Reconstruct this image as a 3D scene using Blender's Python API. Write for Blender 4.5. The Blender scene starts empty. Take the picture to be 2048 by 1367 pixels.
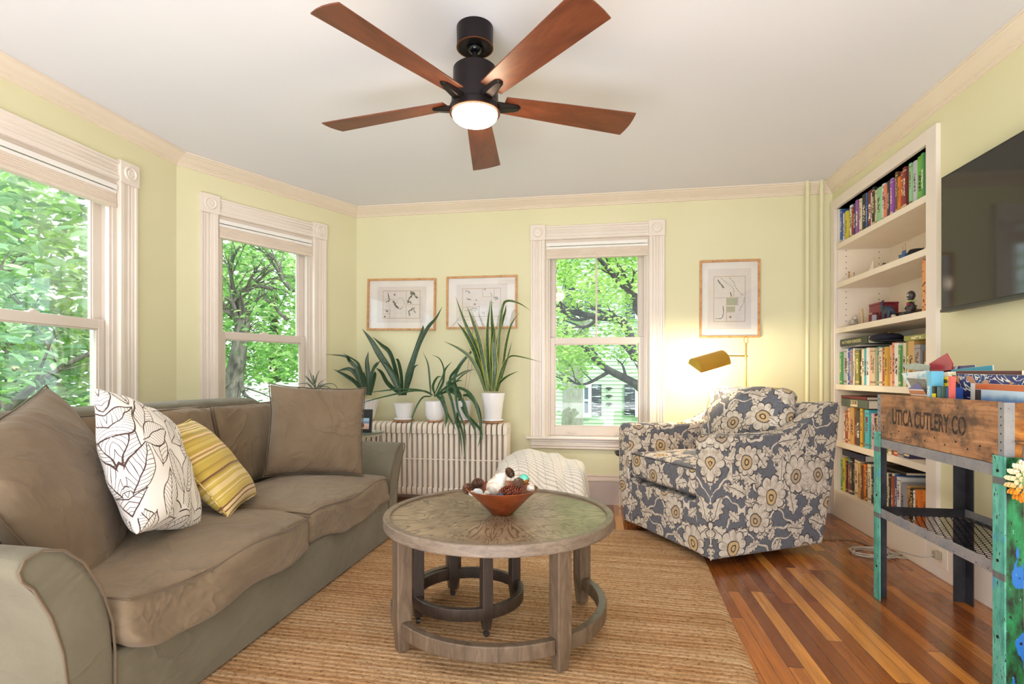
import bpy, math, random
from mathutils import Vector, Matrix, noise as mn
PI = math.pi
R = math.radians
rnd = random.Random(7)
SC = bpy.context.scene
COL = SC.collection

# ---------------------------------------------------------------- camera, light, exposure
FPX, CXP, HYP, EYE = 1075.0, 1024.0, 752.0, 1.07
YAW = math.atan(175 / 1075)
cam_d = bpy.data.cameras.new('camera')
cam = bpy.data.objects.new('camera', cam_d); COL.objects.link(cam)
cam.location = (0, 0, EYE); cam.rotation_euler = (PI / 2, 0, YAW)
cam_d.sensor_width = 36; cam_d.lens = FPX / 2048 * 36; cam_d.shift_y = (HYP - 683.5) / 2048
cam_d.clip_start = 0.05; cam_d.clip_end = 300
SC.camera = cam
SC.view_settings.view_transform = 'Standard'
SC.view_settings.look = 'None'
SC.view_settings.exposure = 0.62
SC.view_settings.gamma = 1.0
SC.view_settings.use_curve_mapping = False
SC.cycles.max_bounces = 10
SC.cycles.diffuse_bounces = 6
SC.cycles.transparent_max_bounces = 16
SC.cycles.sample_clamp_indirect = 6
SC.cycles.use_denoising = True

world = bpy.data.worlds.new('sky'); SC.world = world; world.use_nodes = True
wn = world.node_tree; bg = wn.nodes['Background']
bg.inputs['Color'].default_value = (0.86, 0.94, 1.0, 1); bg.inputs['Strength'].default_value = 2.05

def lamp(name, kind, loc, energy, color=(1, 1, 1), rot=(0, 0, 0), **kw):
    d = bpy.data.lights.new(name, kind); d.energy = energy; d.color = color
    for k, v in kw.items(): setattr(d, k, v)
    o = bpy.data.objects.new(name, d); COL.objects.link(o); o.location = loc; o.rotation_euler = rot
    return o
sd = Vector((-.6, .5, -.8)).normalized()
sun = lamp('sun', 'SUN', (0, 0, 12), 3.3, (1, .96, .88), angle=R(2))
sun.rotation_euler = sd.to_track_quat('-Z', 'Y').to_euler()
# unseen fill lamps added behind the camera; the low one brightens the ceiling
lamp('rear_fill_light', 'AREA', (-.4, -1.9, 1.7), 30, (1, .985, .97), (R(90), 0, R(180)), shape='RECTANGLE', size=4.0, size_y=2.2)
lamp('ceiling_fill_light', 'AREA', (-.5, -.6, .25), 104, (.97, .98, 1), (R(158), 0, 0), shape='RECTANGLE', size=3.4, size_y=1.6)
# unseen area lamps added outside, above the windows, to strengthen the daylight indoors
lamp('bay_fill_light', 'AREA', (-3.95, 1.9, 3.35), 200, (.80, .90, 1), (0, R(-52), 0), shape='RECTANGLE', size=1.4, size_y=2.6)
lamp('middle_bay_fill_light', 'AREA', (-3.6, 4.75, 3.5), 80, (.80, .90, 1), (R(-50), 0, R(62)), shape='RECTANGLE', size=1.4, size_y=1.0)
lamp('far_window_fill_light', 'AREA', (0, 5.9, 3.5), 60, (.84, .93, 1), (R(-48), 0, 0), shape='RECTANGLE', size=1.6, size_y=1.0)
# ---------------------------------------------------------------- pixel to place helpers
_c, _s = math.cos(YAW), math.sin(YAW)
def ray(px):
    u = (px - CXP) / FPX
    return (-_s + u * _c, _c + u * _s)
def at(px, py, dep):
    a = ray(px); return Vector((a[0] * dep, a[1] * dep, EYE + (HYP - py) * dep / FPX))
def on_x(px, py, X): return at(px, py, X / ray(px)[0])
def on_y(px, py, Y): return at(px, py, Y / ray(px)[1])
def on_z(px, py, Z): return at(px, py, (Z - EYE) * FPX / (HYP - py))

# ---------------------------------------------------------------- shader helpers
def lin(r, g, b):
    f = lambda v: (v / 255 / 12.92) if v / 255 <= .04045 else ((v / 255 + .055) / 1.055) ** 2.4
    return (f(r), f(g), f(b), 1)
class V:
    def __init__(s, nb, k): s.nb, s.k = nb, k
    def __add__(s, o): return s.nb.m('ADD', s, o)
    def __radd__(s, o): return s.nb.m('ADD', s, o)
    def __sub__(s, o): return s.nb.m('SUBTRACT', s, o)
    def __rsub__(s, o): return s.nb.m('SUBTRACT', o, s)
    def __mul__(s, o): return s.nb.m('MULTIPLY', s, o)
    def __rmul__(s, o): return s.nb.m('MULTIPLY', s, o)
    def __truediv__(s, o): return s.nb.m('DIVIDE', s, o)
    def __lt__(s, o): return s.nb.m('LESS_THAN', s, o)
    def __gt__(s, o): return s.nb.m('GREATER_THAN', s, o)
    def abs(s): return s.nb.m('ABSOLUTE', s)
    def fract(s): return s.nb.m('FRACT', s)
    def floor(s): return s.nb.m('FLOOR', s)
class NB:
    def __init__(s, name):
        s.mat = bpy.data.materials.new(name); s.mat.use_nodes = True
        s.nt = s.mat.node_tree; s.b = s.nt.nodes['Principled BSDF']; s.out = s.nt.nodes['Material Output']
        s._tc = None
    def put(s, sock, x):
        if isinstance(x, V): s.nt.links.new(x.k, sock)
        elif x is not None: sock.default_value = x
    def n(s, t, **p):
        nd = s.nt.nodes.new(t)
        for k, v in p.items(): setattr(nd, k, v)
        return nd
    def m(s, op, a, b=None, c=None):
        nd = s.n('ShaderNodeMath', operation=op)
        for i, x in enumerate((a, b, c)):
            if x is not None: s.put(nd.inputs[i], x)
        return V(s, nd.outputs[0])
    def tc(s, which='Object'):
        if s._tc is None: s._tc = s.n('ShaderNodeTexCoord')
        return V(s, s._tc.outputs[which])
    def mp(s, v, scale=(1, 1, 1), rot=(0, 0, 0), loc=(0, 0, 0)):
        nd = s.n('ShaderNodeMapping'); s.put(nd.inputs['Vector'], v)
        nd.inputs['Scale'].default_value = scale; nd.inputs['Rotation'].default_value = rot; nd.inputs['Location'].default_value = loc
        return V(s, nd.outputs[0])
    def sep(s, v):
        nd = s.n('ShaderNodeSeparateXYZ'); s.put(nd.inputs[0], v)
        return [V(s, o) for o in nd.outputs]
    def com(s, x, y, z=0.0):
        nd = s.n('ShaderNodeCombineXYZ')
        for i, q in enumerate((x, y, z)): s.put(nd.inputs[i], q)
        return V(s, nd.outputs[0])
    def noise(s, v, scale=5, detail=2, rough=.5, dist=0, col=False):
        nd = s.n('ShaderNodeTexNoise'); s.put(nd.inputs['Vector'], v)
        nd.inputs['Scale'].default_value = scale; nd.inputs['Detail'].default_value = detail
        nd.inputs['Roughness'].default_value = rough; nd.inputs['Distortion'].default_value = dist
        return V(s, nd.outputs[1 if col else 0])
    def wn(s, v, col=False):
        nd = s.n('ShaderNodeTexWhiteNoise', noise_dimensions='3D'); s.put(nd.inputs['Vector'], v)
        return V(s, nd.outputs[1 if col else 0])
    def vor(s, v, scale=1, rand=1, dim='2D', feature='F1'):
        nd = s.n('ShaderNodeTexVoronoi', voronoi_dimensions=dim, feature=feature); s.put(nd.inputs['Vector'], v)
        nd.inputs['Scale'].default_value = scale; nd.inputs['Randomness'].default_value = rand
        if feature == 'DISTANCE_TO_EDGE': return V(s, nd.outputs['Distance'])
        return V(s, nd.outputs['Distance']), V(s, nd.outputs['Color']), V(s, nd.outputs['Position'])
    def ramp(s, f, stops, interp='LINEAR'):
        nd = s.n('ShaderNodeValToRGB'); s.put(nd.inputs[0], f); cr = nd.color_ramp; cr.interpolation = interp
        while len(cr.elements) < len(stops): cr.elements.new(.5)
        for e, (p, c) in zip(cr.elements, stops):
            e.position = p; e.color = c if not isinstance(c, (int, float)) else (c, c, c, 1)
        return V(s, nd.outputs[0])
    def mix(s, f, a, b, blend='MIX'):
        nd = s.n('ShaderNodeMix', data_type='RGBA', blend_type=blend)
        s.put(nd.inputs[0], f); s.put(nd.inputs[6], a); s.put(nd.inputs[7], b)
        return V(s, nd.outputs[2])
    def ss(s, x, a, b):
        nd = s.n('ShaderNodeMapRange', interpolation_type='SMOOTHSTEP'); s.put(nd.inputs[0], x)
        nd.inputs[1].default_value = a; nd.inputs[2].default_value = b
        return V(s, nd.outputs[0])
    def bump(s, h, strength=.3, dist=.01):
        nd = s.n('ShaderNodeBump'); s.put(nd.inputs['Height'], h)
        nd.inputs['Strength'].default_value = strength; nd.inputs['Distance'].default_value = dist
        s.nt.links.new(nd.outputs[0], s.b.inputs['Normal'])
    def set(s, **k):
        names = dict(base='Base Color', rough='Roughness', metal='Metallic', ior='IOR', alpha='Alpha', spec='Specular IOR Level',
                     coat='Coat Weight', coatr='Coat Roughness', sheen='Sheen Weight', emis='Emission Color', es='Emission Strength', trans='Transmission Weight', sub='Subsurface Weight')
        for a, v in k.items(): s.put(s.b.inputs[names[a]], v)
        return s.mat
_plain = {}
def plain(name, rgb, rough=.5, metal=0, **k):
    if name not in _plain:
        nb = NB(name); n = nb.noise(nb.tc(), 6, 3)
        c = lin(*rgb); c2 = tuple(min(1, v * 1.0) for v in c[:3]) + (1,); c1 = tuple(v * .9 for v in c[:3]) + (1,)
        _plain[name] = nb.set(base=nb.ramp(n, [(.3, c1), (.7, c2)]), rough=rough, metal=metal, **k)
    return _plain[name]

# ---------------------------------------------------------------- mesh helpers
class MB:
    def __init__(s): s.v, s.f, s.uv, s.mi, s.M = [], [], {}, [], Matrix()
    def add(s, vs, fs, mi=0, uvs=None):
        b = len(s.v); s.v += [tuple(s.M @ Vector(p)) for p in vs]
        for i, f in enumerate(fs):
            if uvs: s.uv[len(s.f)] = uvs[i]
            s.f.append(tuple(b + k for k in f)); s.mi.append(mi)
        return s
    def box(s, x0, x1, y0, y1, z0, z1, mi=0):
        if x0 > x1: x0, x1 = x1, x0
        if y0 > y1: y0, y1 = y1, y0
        if z0 > z1: z0, z1 = z1, z0
        vs = [(x, y, z) for z in (z0, z1) for y in (y0, y1) for x in (x0, x1)]
        return s.add(vs, [(0, 2, 3, 1), (4, 5, 7, 6), (0, 1, 5, 4), (2, 6, 7, 3), (0, 4, 6, 2), (1, 3, 7, 5)], mi)
    def prism(s, poly, a0, a1, axis='x', mi=0):
        # poly: 2D points; axis x -> (y,z); y -> (x,z); z -> (x,y)
        def P(p, a): return (a, p[0], p[1]) if axis == 'x' else (p[0], a, p[1]) if axis == 'y' else (p[0], p[1], a)
        n = len(poly); vs = [P(p, a0) for p in poly] + [P(p, a1) for p in poly]
        ar = sum(poly[i][0] * poly[(i + 1) % n][1] - poly[(i + 1) % n][0] * poly[i][1] for i in range(n))
        flip = (ar > 0) ^ (axis == 'y') ^ (a1 < a0)
        A = tuple(range(n)); B = tuple(range(n, 2 * n))
        fs = [A[::-1] if flip else A, B if flip else B[::-1]]
        for i in range(n):
            j = (i + 1) % n; q = (i, j, n + j, n + i); fs.append(q if flip else q[::-1])
        return s.add(vs, fs, mi)
    def tube(s, pts, r, seg=8, caps=True, mi=0, flat=1.0):
        pts = [Vector(p) for p in pts]; n = len(pts); vs, fs = [], []
        rs = r if isinstance(r, (list, tuple)) else [r] * n
        up = None
        for i in range(n):
            t = (pts[min(i + 1, n - 1)] - pts[max(i - 1, 0)]).normalized()
            if up is None:
                up = Vector((0, 0, 1)) if abs(t.z) < .9 else Vector((1, 0, 0))
            a = t.cross(up); a = a.normalized() if a.length > 1e-6 else t.orthogonal().normalized()
            b = a.cross(t).normalized(); up = b
            for k in range(seg):
                an = 2 * PI * k / seg
                vs.append(pts[i] + (a * math.cos(an) + b * math.sin(an) * flat) * rs[i])
        for i in range(n - 1):
            for k in range(seg):
                k2 = (k + 1) % seg
                fs.append((i * seg + k, i * seg + k2, (i + 1) * seg + k2, (i + 1) * seg + k))
        if caps: fs.append(tuple(range(seg))[::-1]); fs.append(tuple((n - 1) * seg + k for k in range(seg)))
        fs = [f[::-1] for f in fs]
        return s.add(vs, fs, mi)
    def lathe(s, prof, c=(0, 0, 0), seg=40, mi=0, wob=None, a0=0, a1=2 * PI):
        # prof: (r,z) list going up on the outside
        vs, fs = [], []; n = len(prof); full = abs(a1 - a0 - 2 * PI) < 1e-6; cols = seg if full else seg + 1
        for k in range(cols):
            an = a0 + (a1 - a0) * k / seg
            for r, z in prof:
                rr = r * (wob(an, z) if wob else 1)
                vs.append((c[0] + rr * math.cos(an), c[1] + rr * math.sin(an), c[2] + z))
        for k in range(seg):
            k2 = (k + 1) % cols if full else k + 1
            for i in range(n - 1):
                fs.append((k * n + i, k2 * n + i, k2 * n + i + 1, k * n + i + 1))
        return s.add(vs, fs, mi)
    def cyl(s, c, r, z0, z1, seg=24, mi=0):
        return s.lathe([(0.0001, z0), (r, z0), (r, z1), (0.0001, z1)], c, seg, mi)
    def ring(s, c, r0, r1, z0, z1, a0=0, a1=2 * PI, seg=64, mi=0):
        full = abs(a1 - a0 - 2 * PI) < 1e-6; cols = seg if full else seg + 1; vs, fs = [], []
        for k in range(cols):
            an = a0 + (a1 - a0) * k / seg
            for r, z in ((r0, z0), (r1, z0), (r1, z1), (r0, z1)): vs.append((c[0] + r * math.cos(an), c[1] + r * math.sin(an), c[2] + z))
        for k in range(seg):
            k2 = (k + 1) % cols if full else k + 1
            for i in range(4):
                j = (i + 1) % 4; fs.append((k * 4 + i, k2 * 4 + i, k2 * 4 + j, k * 4 + j))
        if not full: fs += [(0, 1, 2, 3), tuple(seg * 4 + i for i in (3, 2, 1, 0))]
        return s.add(vs, fs, mi)
    def ell(s, c, r, seg=16, rings=10, mi=0, fn=None):
        vs, fs = [], []
        for i in range(rings + 1):
            ph = -PI / 2 + PI * i / rings
            for k in range(seg):
                an = 2 * PI * k / seg; d = Vector((math.cos(ph) * math.cos(an), math.cos(ph) * math.sin(an), math.sin(ph)))
                q = fn(d) if fn else 1
                vs.append((c[0] + d.x * r[0] * q, c[1] + d.y * r[1] * q, c[2] + d.z * r[2] * q))
        for i in range(rings):
            for k in range(seg):
                k2 = (k + 1) % seg; fs.append((i * seg + k, i * seg + k2, (i + 1) * seg + k2, (i + 1) * seg + k))
        return s.add(vs, fs, mi)
    def strap(s, pts, w, normal=(0, -1, 0), cup=.25, mi=0, maxw=None):
        # a leaf blade along pts; w list of half widths; UV u across, v along
        pts = [Vector(p) for p in pts]; n = len(pts); N = Vector(normal).normalized(); vs, fs, uvs = [], [], []
        for i in range(n):
            t = (pts[min(i + 1, n - 1)] - pts[max(i - 1, 0)]).normalized(); a = t.cross(N)
            a = a.normalized() if a.length > .05 else Vector((1, 0, 0)); nn = a.cross(t)
            for k in (-1, 0, 1): vs.append(pts[i] + a * k * w[i] + nn * (cup * w[i] * (abs(k) - .5)))
        for i in range(n - 1):
            for k in range(2):
                fs.append((i * 3 + k, i * 3 + k + 1, (i + 1) * 3 + k + 1, (i + 1) * 3 + k))
                u0, u1, v0, v1 = k / 2, (k + 1) / 2, i / (n - 1), (i + 1) / (n - 1)
                uvs.append([(u0, v0), (u1, v0), (u1, v1), (u0, v1)])
        return s.add(vs, fs, mi, uvs)
    def build(s, name, mats, parent=None, bevel=0, bseg=2, sub=0, smooth=35, loc=None, solid=0):
        me = bpy.data.meshes.new(name); me.from_pydata(s.v, [], s.f)
        for m in (mats if isinstance(mats, (list, tuple)) else [mats]): me.materials.append(m)
        me.polygons.foreach_set('material_index', s.mi)
        uvl = me.uv_layers.new(name='uv').data
        for p in me.polygons:
            cu = s.uv.get(p.index)
            nx, ny, nz = abs(p.normal.x), abs(p.normal.y), abs(p.normal.z)
            for q, li in enumerate(p.loop_indices):
                if cu: uvl[li].uv = cu[q]; continue
                co = me.vertices[me.loops[li].vertex_index].co
                uvl[li].uv = (co.x, co.y) if nz >= nx and nz >= ny else (co.y, co.z) if nx >= ny else (co.x, co.z)
        if smooth:
            me.polygons.foreach_set('use_smooth', [True] * len(me.polygons))
            me.set_sharp_from_angle(angle=R(smooth))
        me.update()
        o = bpy.data.objects.new(name, me); COL.objects.link(o)
        if parent: o.parent = parent
        if loc: o.location = loc
        if solid: md = o.modifiers.new('thick', 'SOLIDIFY'); md.thickness = solid
        if bevel:
            md = o.modifiers.new('bevel', 'BEVEL'); md.width = bevel; md.segments = bseg; md.limit_method = 'ANGLE'; md.angle_limit = R(40)
            md.harden_normals = False
        if sub: md = o.modifiers.new('sub', 'SUBSURF'); md.levels = sub; md.render_levels = sub
        return o

def tag(o, label, cat=None, group=None, kind=None):
    if label: o['label'] = label
    if cat: o['category'] = cat
    if group: o['group'] = group
    if kind: o['kind'] = kind
    return o
def thing(name, label, cat, loc=(0, 0, 0), rz=0, group=None):
    o = bpy.data.objects.new(name, None); COL.objects.link(o); o.empty_display_size = .1
    o.location = loc; o.rotation_euler = (0, 0, rz)
    return tag(o, label, cat, group)
def struct(name, mb, m, **k):
    o = mb.build(name, m, **k); o['kind'] = 'structure'; return o
def dup(o, parent=None, **kw):
    c = o.copy(); COL.objects.link(c); c.parent = parent
    for k, v in kw.items(): setattr(c, k, v)
    return c

def softbox(mb, hx, hy, hz, r, crown=0, n=10, seed=0, wr=.0, sag=0, mi=0, M=None, under=0):
    """rounded, slightly crowned cushion block centred on the origin"""
    def axis(h):
        c = h - r; ts = [-1, -.8, -.5, -.2]; out = [-(c + r * -t) if False else -c + r * t for t in ts]
        k = max(2, int(n)); out += [-c + 2 * c * i / k for i in range(k + 1)]; out += [c - r * t for t in ts[::-1]]
        return out
    ax, ay, az = axis(hx), axis(hy), axis(hz)
    idx, vs, fs = {}, [], []
    def vid(x, y, z):
        key = (round(x, 5), round(y, 5), round(z, 5))
        if key not in idx:
            p = Vector((x, y, z)); q = Vector((max(-hx + r, min(hx - r, x)), max(-hy + r, min(hy - r, y)), max(-hz + r, min(hz - r, z))))
            d = p - q
            # superellipse style rounding
            if d.length > 1e-9:
                m = max(abs(d.x), abs(d.y), abs(d.z)); d = d.normalized() * m
            p = q + d
            u, v = x / hx, y / hy
            if z > 0: p.z += crown * (1 - u * u) * (1 - v * v) * (z / hz)
            else: p.z -= under * (1 - u * u) * (1 - v * v) * (-z / hz)
            if wr:
                nz = mn.noise(Vector((p.x * 5 + seed, p.y * 5, p.z * 6))) + .5 * mn.noise(Vector((p.x * 12 + seed, p.y * 9, p.z * 16)))
                p += Vector((x / hx, y / hy, z / hz)) * wr * nz
            idx[key] = len(vs); vs.append((M @ p) if M else p)
        return idx[key]
    for A, B, w, sgn, f in ((ax, ay, hz, 1, lambda a, b, w: (a, b, w)), (ay, az, hx, 1, lambda a, b, w: (w, a, b)), (az, ax, hy, 1, lambda a, b, w: (b, w, a))):
        for sg in (1, -1):
            for i in range(len(A) - 1):
                for j in range(len(B) - 1):
                    q = [vid(*f(A[i], B[j], sg * w)), vid(*f(A[i + 1], B[j], sg * w)), vid(*f(A[i + 1], B[j + 1], sg * w)), vid(*f(A[i], B[j + 1], sg * w))]
                    if len(set(q)) >= 3: fs.append(q if sg > 0 else q[::-1])
    mb.add(vs, fs, mi)
    return mb

def pillow_mesh(w, h, t, seed=0, n=22, wr=.008, ear=.07, edge=.0):
    """throw pillow in its own X (width) / Z (height) plane, thickness along Y"""
    mb = MB(); vs, fs, uvs = [], [], []; ids = {}
    def P(i, j, s):
        u, v = -1 + 2 * i / n, -1 + 2 * j / n
        u_, v_ = math.sin(u * PI / 2) * .35 + u * .65, math.sin(v * PI / 2) * .35 + v * .65
        x = u_ * w / 2 * (1 - ear * (1 - v_ * v_)); z = v_ * h / 2 * (1 - ear * (1 - u_ * u_))
        e = max(0, (1 - u_ * u_)) * max(0, (1 - v_ * v_))
        th = t / 2 * e ** .42
        q = mn.noise(Vector((x * 6 + seed * 3.1, z * 6, s * 2))) + .6 * mn.noise(Vector((x * 14 + seed, z * 9, s + 5)))
        rim = (1 - e) ** 2
        ang = math.atan2(z, x); crease = math.sin(ang * 9 + seed) * rim * e ** .3
        return (x + q * wr * .5, s * (th + wr * q * (e ** .3) + crease * wr * 1.2), z + q * wr * .5)
    for s in (-1, 1):
        for i in range(n + 1):
            for j in range(n + 1):
                rim = i in (0, n) or j in (0, n)
                key = (i, j, 0 if rim else s)
                if key not in ids: ids[key] = len(vs); vs.append(P(i, j, 0.0001 * s if rim else s))
        for i in range(n):
            for j in range(n):
                def k(a, b): return ids[(a, b, 0 if a in (0, n) or b in (0, n) else s)]
                q = (k(i, j), k(i + 1, j), k(i + 1, j + 1), k(i, j + 1)); fs.append(q if s < 0 else q[::-1])
                uv = [((a) / n * w, b / n * h) for a, b in ((i, j), (i + 1, j), (i + 1, j + 1), (i, j + 1))]; uvs.append(uv if s < 0 else uv[::-1])
    mb.add(vs, fs, 0, uvs)
    rim = [P(i, 0, 0) for i in range(n)] + [P(n, j, 0) for j in range(n)] + [P(i, n, 0) for i in range(n, 0, -1)] + [P(0, j, 0) for j in range(n, 0, -1)]
    return mb, rim + rim[:1]
def frame_matrix(c, u, v):
    u = Vector(u).normalized(); v = Vector(v).normalized(); y = v.cross(u).normalized(); v = u.cross(y).normalized()
    return Matrix(((u.x, y.x, v.x, c[0]), (u.y, y.y, v.y, c[1]), (u.z, y.z, v.z, c[2]), (0, 0, 0, 1)))

def text_mesh(txt, size, depth=.001, bold=0, xs=1.0):
    cu = bpy.data.curves.new('lettering', 'FONT'); cu.body = txt; cu.size = size; cu.extrude = depth; cu.offset = bold
    cu.align_x = 'CENTER'; cu.align_y = 'CENTER'
    o = bpy.data.objects.new('lettering', cu); COL.objects.link(o)
    dg = bpy.context.evaluated_depsgraph_get(); me = bpy.data.meshes.new_from_object(o.evaluated_get(dg))
    bpy.data.objects.remove(o)
    me.transform(Matrix.Diagonal((xs, 1, 1, 1))); return me
def lettering(name, txt, size, m, parent, mat4, depth=.0006, bold=0, xs=1.0):
    me = text_mesh(txt, size, depth, bold, xs); me.materials.clear(); me.materials.append(m)
    o = bpy.data.objects.new(name, me); COL.objects.link(o); o.parent = parent; o.matrix_local = mat4
    return o

# ---------------------------------------------------------------- materials
def m_wall():
    nb = NB('yellow_green_wall_paint'); n = nb.noise(nb.tc(), 1.2, 2); f = nb.noise(nb.tc(), 220, 3)
    m = nb.set(base=nb.ramp(n, [(.3, lin(221, 217, 180)), (.7, lin(227, 222, 187))]), rough=.55, spec=.3); nb.bump(f, .06, .002); return m
def m_paint(name, a, b, rough=.35):
    nb = NB(name); n = nb.noise(nb.tc(), 3, 3); m = nb.set(base=nb.ramp(n, [(.3, lin(*a)), (.7, lin(*b))]), rough=rough)
    nb.bump(nb.noise(nb.tc(), 90, 2), .03, .002); return m
def m_ceiling():
    nb = NB('matt_ceiling_paint'); n = nb.noise(nb.tc(), .8, 2)
    m = nb.set(base=nb.ramp(n, [(.3, lin(228, 229, 237)), (.7, lin(232, 233, 240))]), rough=.9, spec=.1); nb.bump(nb.noise(nb.tc(), 160, 3), .05, .002); return m
def m_floor():
    nb = NB('oak_strip_floor'); o = nb.tc(); x, y, z = nb.sep(o)
    W = .057; row = (x / W).floor(); r0 = nb.wn(nb.com(row, 3.0, 1.0)); L = 1.15
    yy = y / L + r0 * 7.3; pl = yy.floor(); rid = nb.wn(nb.com(row, pl, 5.0)); rid2 = nb.wn(nb.com(row, pl, 9.0))
    gx = (x / W).fract(); gy = yy.fract()
    gap = nb.m('MAXIMUM', (nb.m('MINIMUM', gx, 1 - gx) < .018), (nb.m('MINIMUM', gy, 1 - gy) < .0015))
    v = nb.com(x * 38 + rid * 40, y * 2.2 + rid2 * 30, z); g = nb.noise(v, 1.0, 6, .6, .6)
    g2 = nb.noise(nb.com(x * 150 + rid * 9, y * 5, z), 1, 3)
    base = nb.ramp(rid, [(0, lin(118, 60, 20)), (.3, lin(148, 80, 26)), (.62, lin(172, 96, 34)), (.85, lin(194, 116, 44)), (1, lin(222, 150, 70))])
    col = nb.mix(nb.ss(g, .35, .7) * .45, base, lin(98, 50, 20)); col = nb.mix(nb.ss(g2, .55, .75) * .3, col, lin(94, 48, 20))
    col = nb.mix(gap * .85, col, lin(40, 20, 10))
    m = nb.set(base=col, rough=nb.ramp(g, [(0, .2), (1, .32)]), coat=.35, coatr=.12); nb.bump(g * .12 + (1 - gap), .25, .0012); return m
def m_wood(name, cols, sc=(30, 30, 2.5), rough=.4, ring=.5, fine=.3, coord='Object', bump=.12):
    nb = NB(name); v = nb.mp(nb.tc(coord), sc); g = nb.noise(v, 1, 5, .6, .8); f = nb.noise(nb.mp(nb.tc(coord), tuple(q * 5 for q in sc)), 1, 2)
    c = nb.ramp(g, [(.3, lin(*cols[0])), (.5, lin(*cols[1])), (.7, lin(*cols[2]))]); c = nb.mix(nb.ss(f, .5, .75) * fine, c, lin(*[int(q * .6) for q in cols[0]]))
    m = nb.set(base=c, rough=rough); nb.bump(g + f * .4, bump, .0015); return m
def m_fabric(name, a, b, rough=.9, weave=900, sheen=.15, bump=.25, fold=0.0, fs=(2.2, 2.2, 3.2)):
    nb = NB(name); o = nb.tc(); n = nb.noise(o, 5, 4); f = nb.noise(o, weave, 2)
    x, y, z = nb.sep(nb.tc('UV')); w = nb.m('SINE', x * weave * 3) * nb.m('SINE', y * weave * 3)
    c = nb.mix(nb.ss(n, .3, .7), lin(*a), lin(*b)); c = nb.mix(nb.ss(f, .4, .8) * .25, c, lin(*[int(q * .72) for q in a]))
    m = nb.set(base=c, rough=rough, sheen=sheen, spec=.2)
    if fold:
        g = nb.noise(nb.mp(o, fs), 1, 3, .5, 1.4); r1 = 1 - ((g - .5) * 2).abs(); r1 = nb.m('POWER', r1, 5); g2 = nb.noise(nb.mp(o, tuple(q * 2.6 for q in fs)), 1, 2, .5, .8)
        nb.bump((f + w * .3) * .0003 + r1 * fold + g2 * fold * 1.3, 1, 1)
    else: nb.bump(f + w * .3, bump, .0012)
    return m
def m_glass():
    nb = NB('clear_window_glass'); t = nb.n('ShaderNodeBsdfTransparent'); g = nb.n('ShaderNodeBsdfGlossy'); g.inputs['Roughness'].default_value = .02
    lw = nb.n('ShaderNodeLayerWeight'); lw.inputs[0].default_value = .35; mx = nb.n('ShaderNodeMixShader')
    t.inputs[0].default_value = (.96, .985, .975, 1)
    f = nb.m('MULTIPLY', V(nb, lw.outputs['Fresnel']), .45); nb.put(mx.inputs[0], f)
    nb.nt.links.new(t.outputs[0], mx.inputs[1]); nb.nt.links.new(g.outputs[0], mx.inputs[2]); nb.nt.links.new(mx.outputs[0], nb.out.inputs[0]); return nb.mat
WALL = m_wall(); TRIM = m_paint('cream_trim_gloss', (232, 220, 210), (237, 227, 218), .3); CROWN = m_paint('beige_crown_paint', (230, 216, 198), (234, 221, 205), .4)
BASEP = m_paint('taupe_baseboard_paint', (206, 188, 176), (213, 196, 184), .35); CEIL = m_ceiling(); FLOOR = m_floor(); GLASS = m_glass()
SASH = m_paint('sash_putty_paint', (214, 201, 190), (220, 208, 198), .35)
WHITE = m_paint('white_enamel', (240, 236, 234), (244, 241, 238), .3)
BLACK = plain('satin_black', (22, 22, 24), .4); DARK = plain('dark_gap', (14, 12, 11), .8)

# ---------------------------------------------------------------- room shell
BR, BL, L2 = Vector((1.805, 4.569)), Vector((-2.168, 4.569)), Vector((-2.83, 3.23)); YB = -2.5; ZC = 2.578
LX = -2.83; RX = 1.805; TH = .16
fl = MB().add([(-3.1, YB, 0), (2.3, YB, 0), (2.3, 4.8, 0), (-3.1, 4.8, 0), (-3.1, YB, -.1), (2.3, YB, -.1), (2.3, 4.8, -.1), (-3.1, 4.8, -.1)],
              [(0, 1, 2, 3), (7, 6, 5, 4), (0, 4, 5, 1), (1, 5, 6, 2), (2, 6, 7, 3), (3, 7, 4, 0)])
struct('floor', fl, FLOOR, smooth=0)
struct('ceiling', MB().box(-3.05, 2.3, YB, 4.75, ZC, ZC + .12), CEIL, smooth=0)
WZ0, WZ1 = .56, 2.225
def wall_piece(name, L, holes, loc, rz, m=WALL, ext=(.0, .0)):
    """wall along local x, room side at y=0, thickness outwards; holes = [(x0,x1,z0,z1)]"""
    mb = MB(); x = -ext[0]
    for a, b, z0, z1 in holes:
        mb.box(x, a, 0, TH, 0, ZC); mb.box(a, b, 0, TH, 0, z0); mb.box(a, b, 0, TH, z1, ZC); x = b
    mb.box(x, L + ext[1], 0, TH, 0, ZC)
    o = struct(name, mb, m, smooth=0); o.location = loc; o.rotation_euler = (0, 0, rz); return o
AD = math.atan2((BL - L2).y, (BL - L2).x); LD = (BL - L2).length
CAS = .13
W1 = (-.583, .53); W2 = (.142, 1.167); W3 = (1.78, 2.901)
wall_piece('wall_back', BR.x - BL.x, [(W1[0] + CAS - BL.x, W1[1] - CAS - BL.x, WZ0, WZ1)], (BL.x, BL.y, 0), 0, ext=(.15, .5))
wall_piece('wall_bay', LD, [(W2[0] + CAS, W2[1] - CAS, WZ0, WZ1)], (L2.x, L2.y, 0), AD, ext=(.1, .08))
wall_piece('wall_left', L2.y - YB, [(-.35 - YB + CAS, .85 - YB - CAS, WZ0, WZ1), (W3[0] + CAS - YB, W3[1] - CAS - YB, WZ0, WZ1)], (LX, YB, 0), PI / 2, ext=(0, .12))
SHY0, SHY1, SHZ0, SHZ1 = 3.307, 4.479, .203, 2.353
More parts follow.
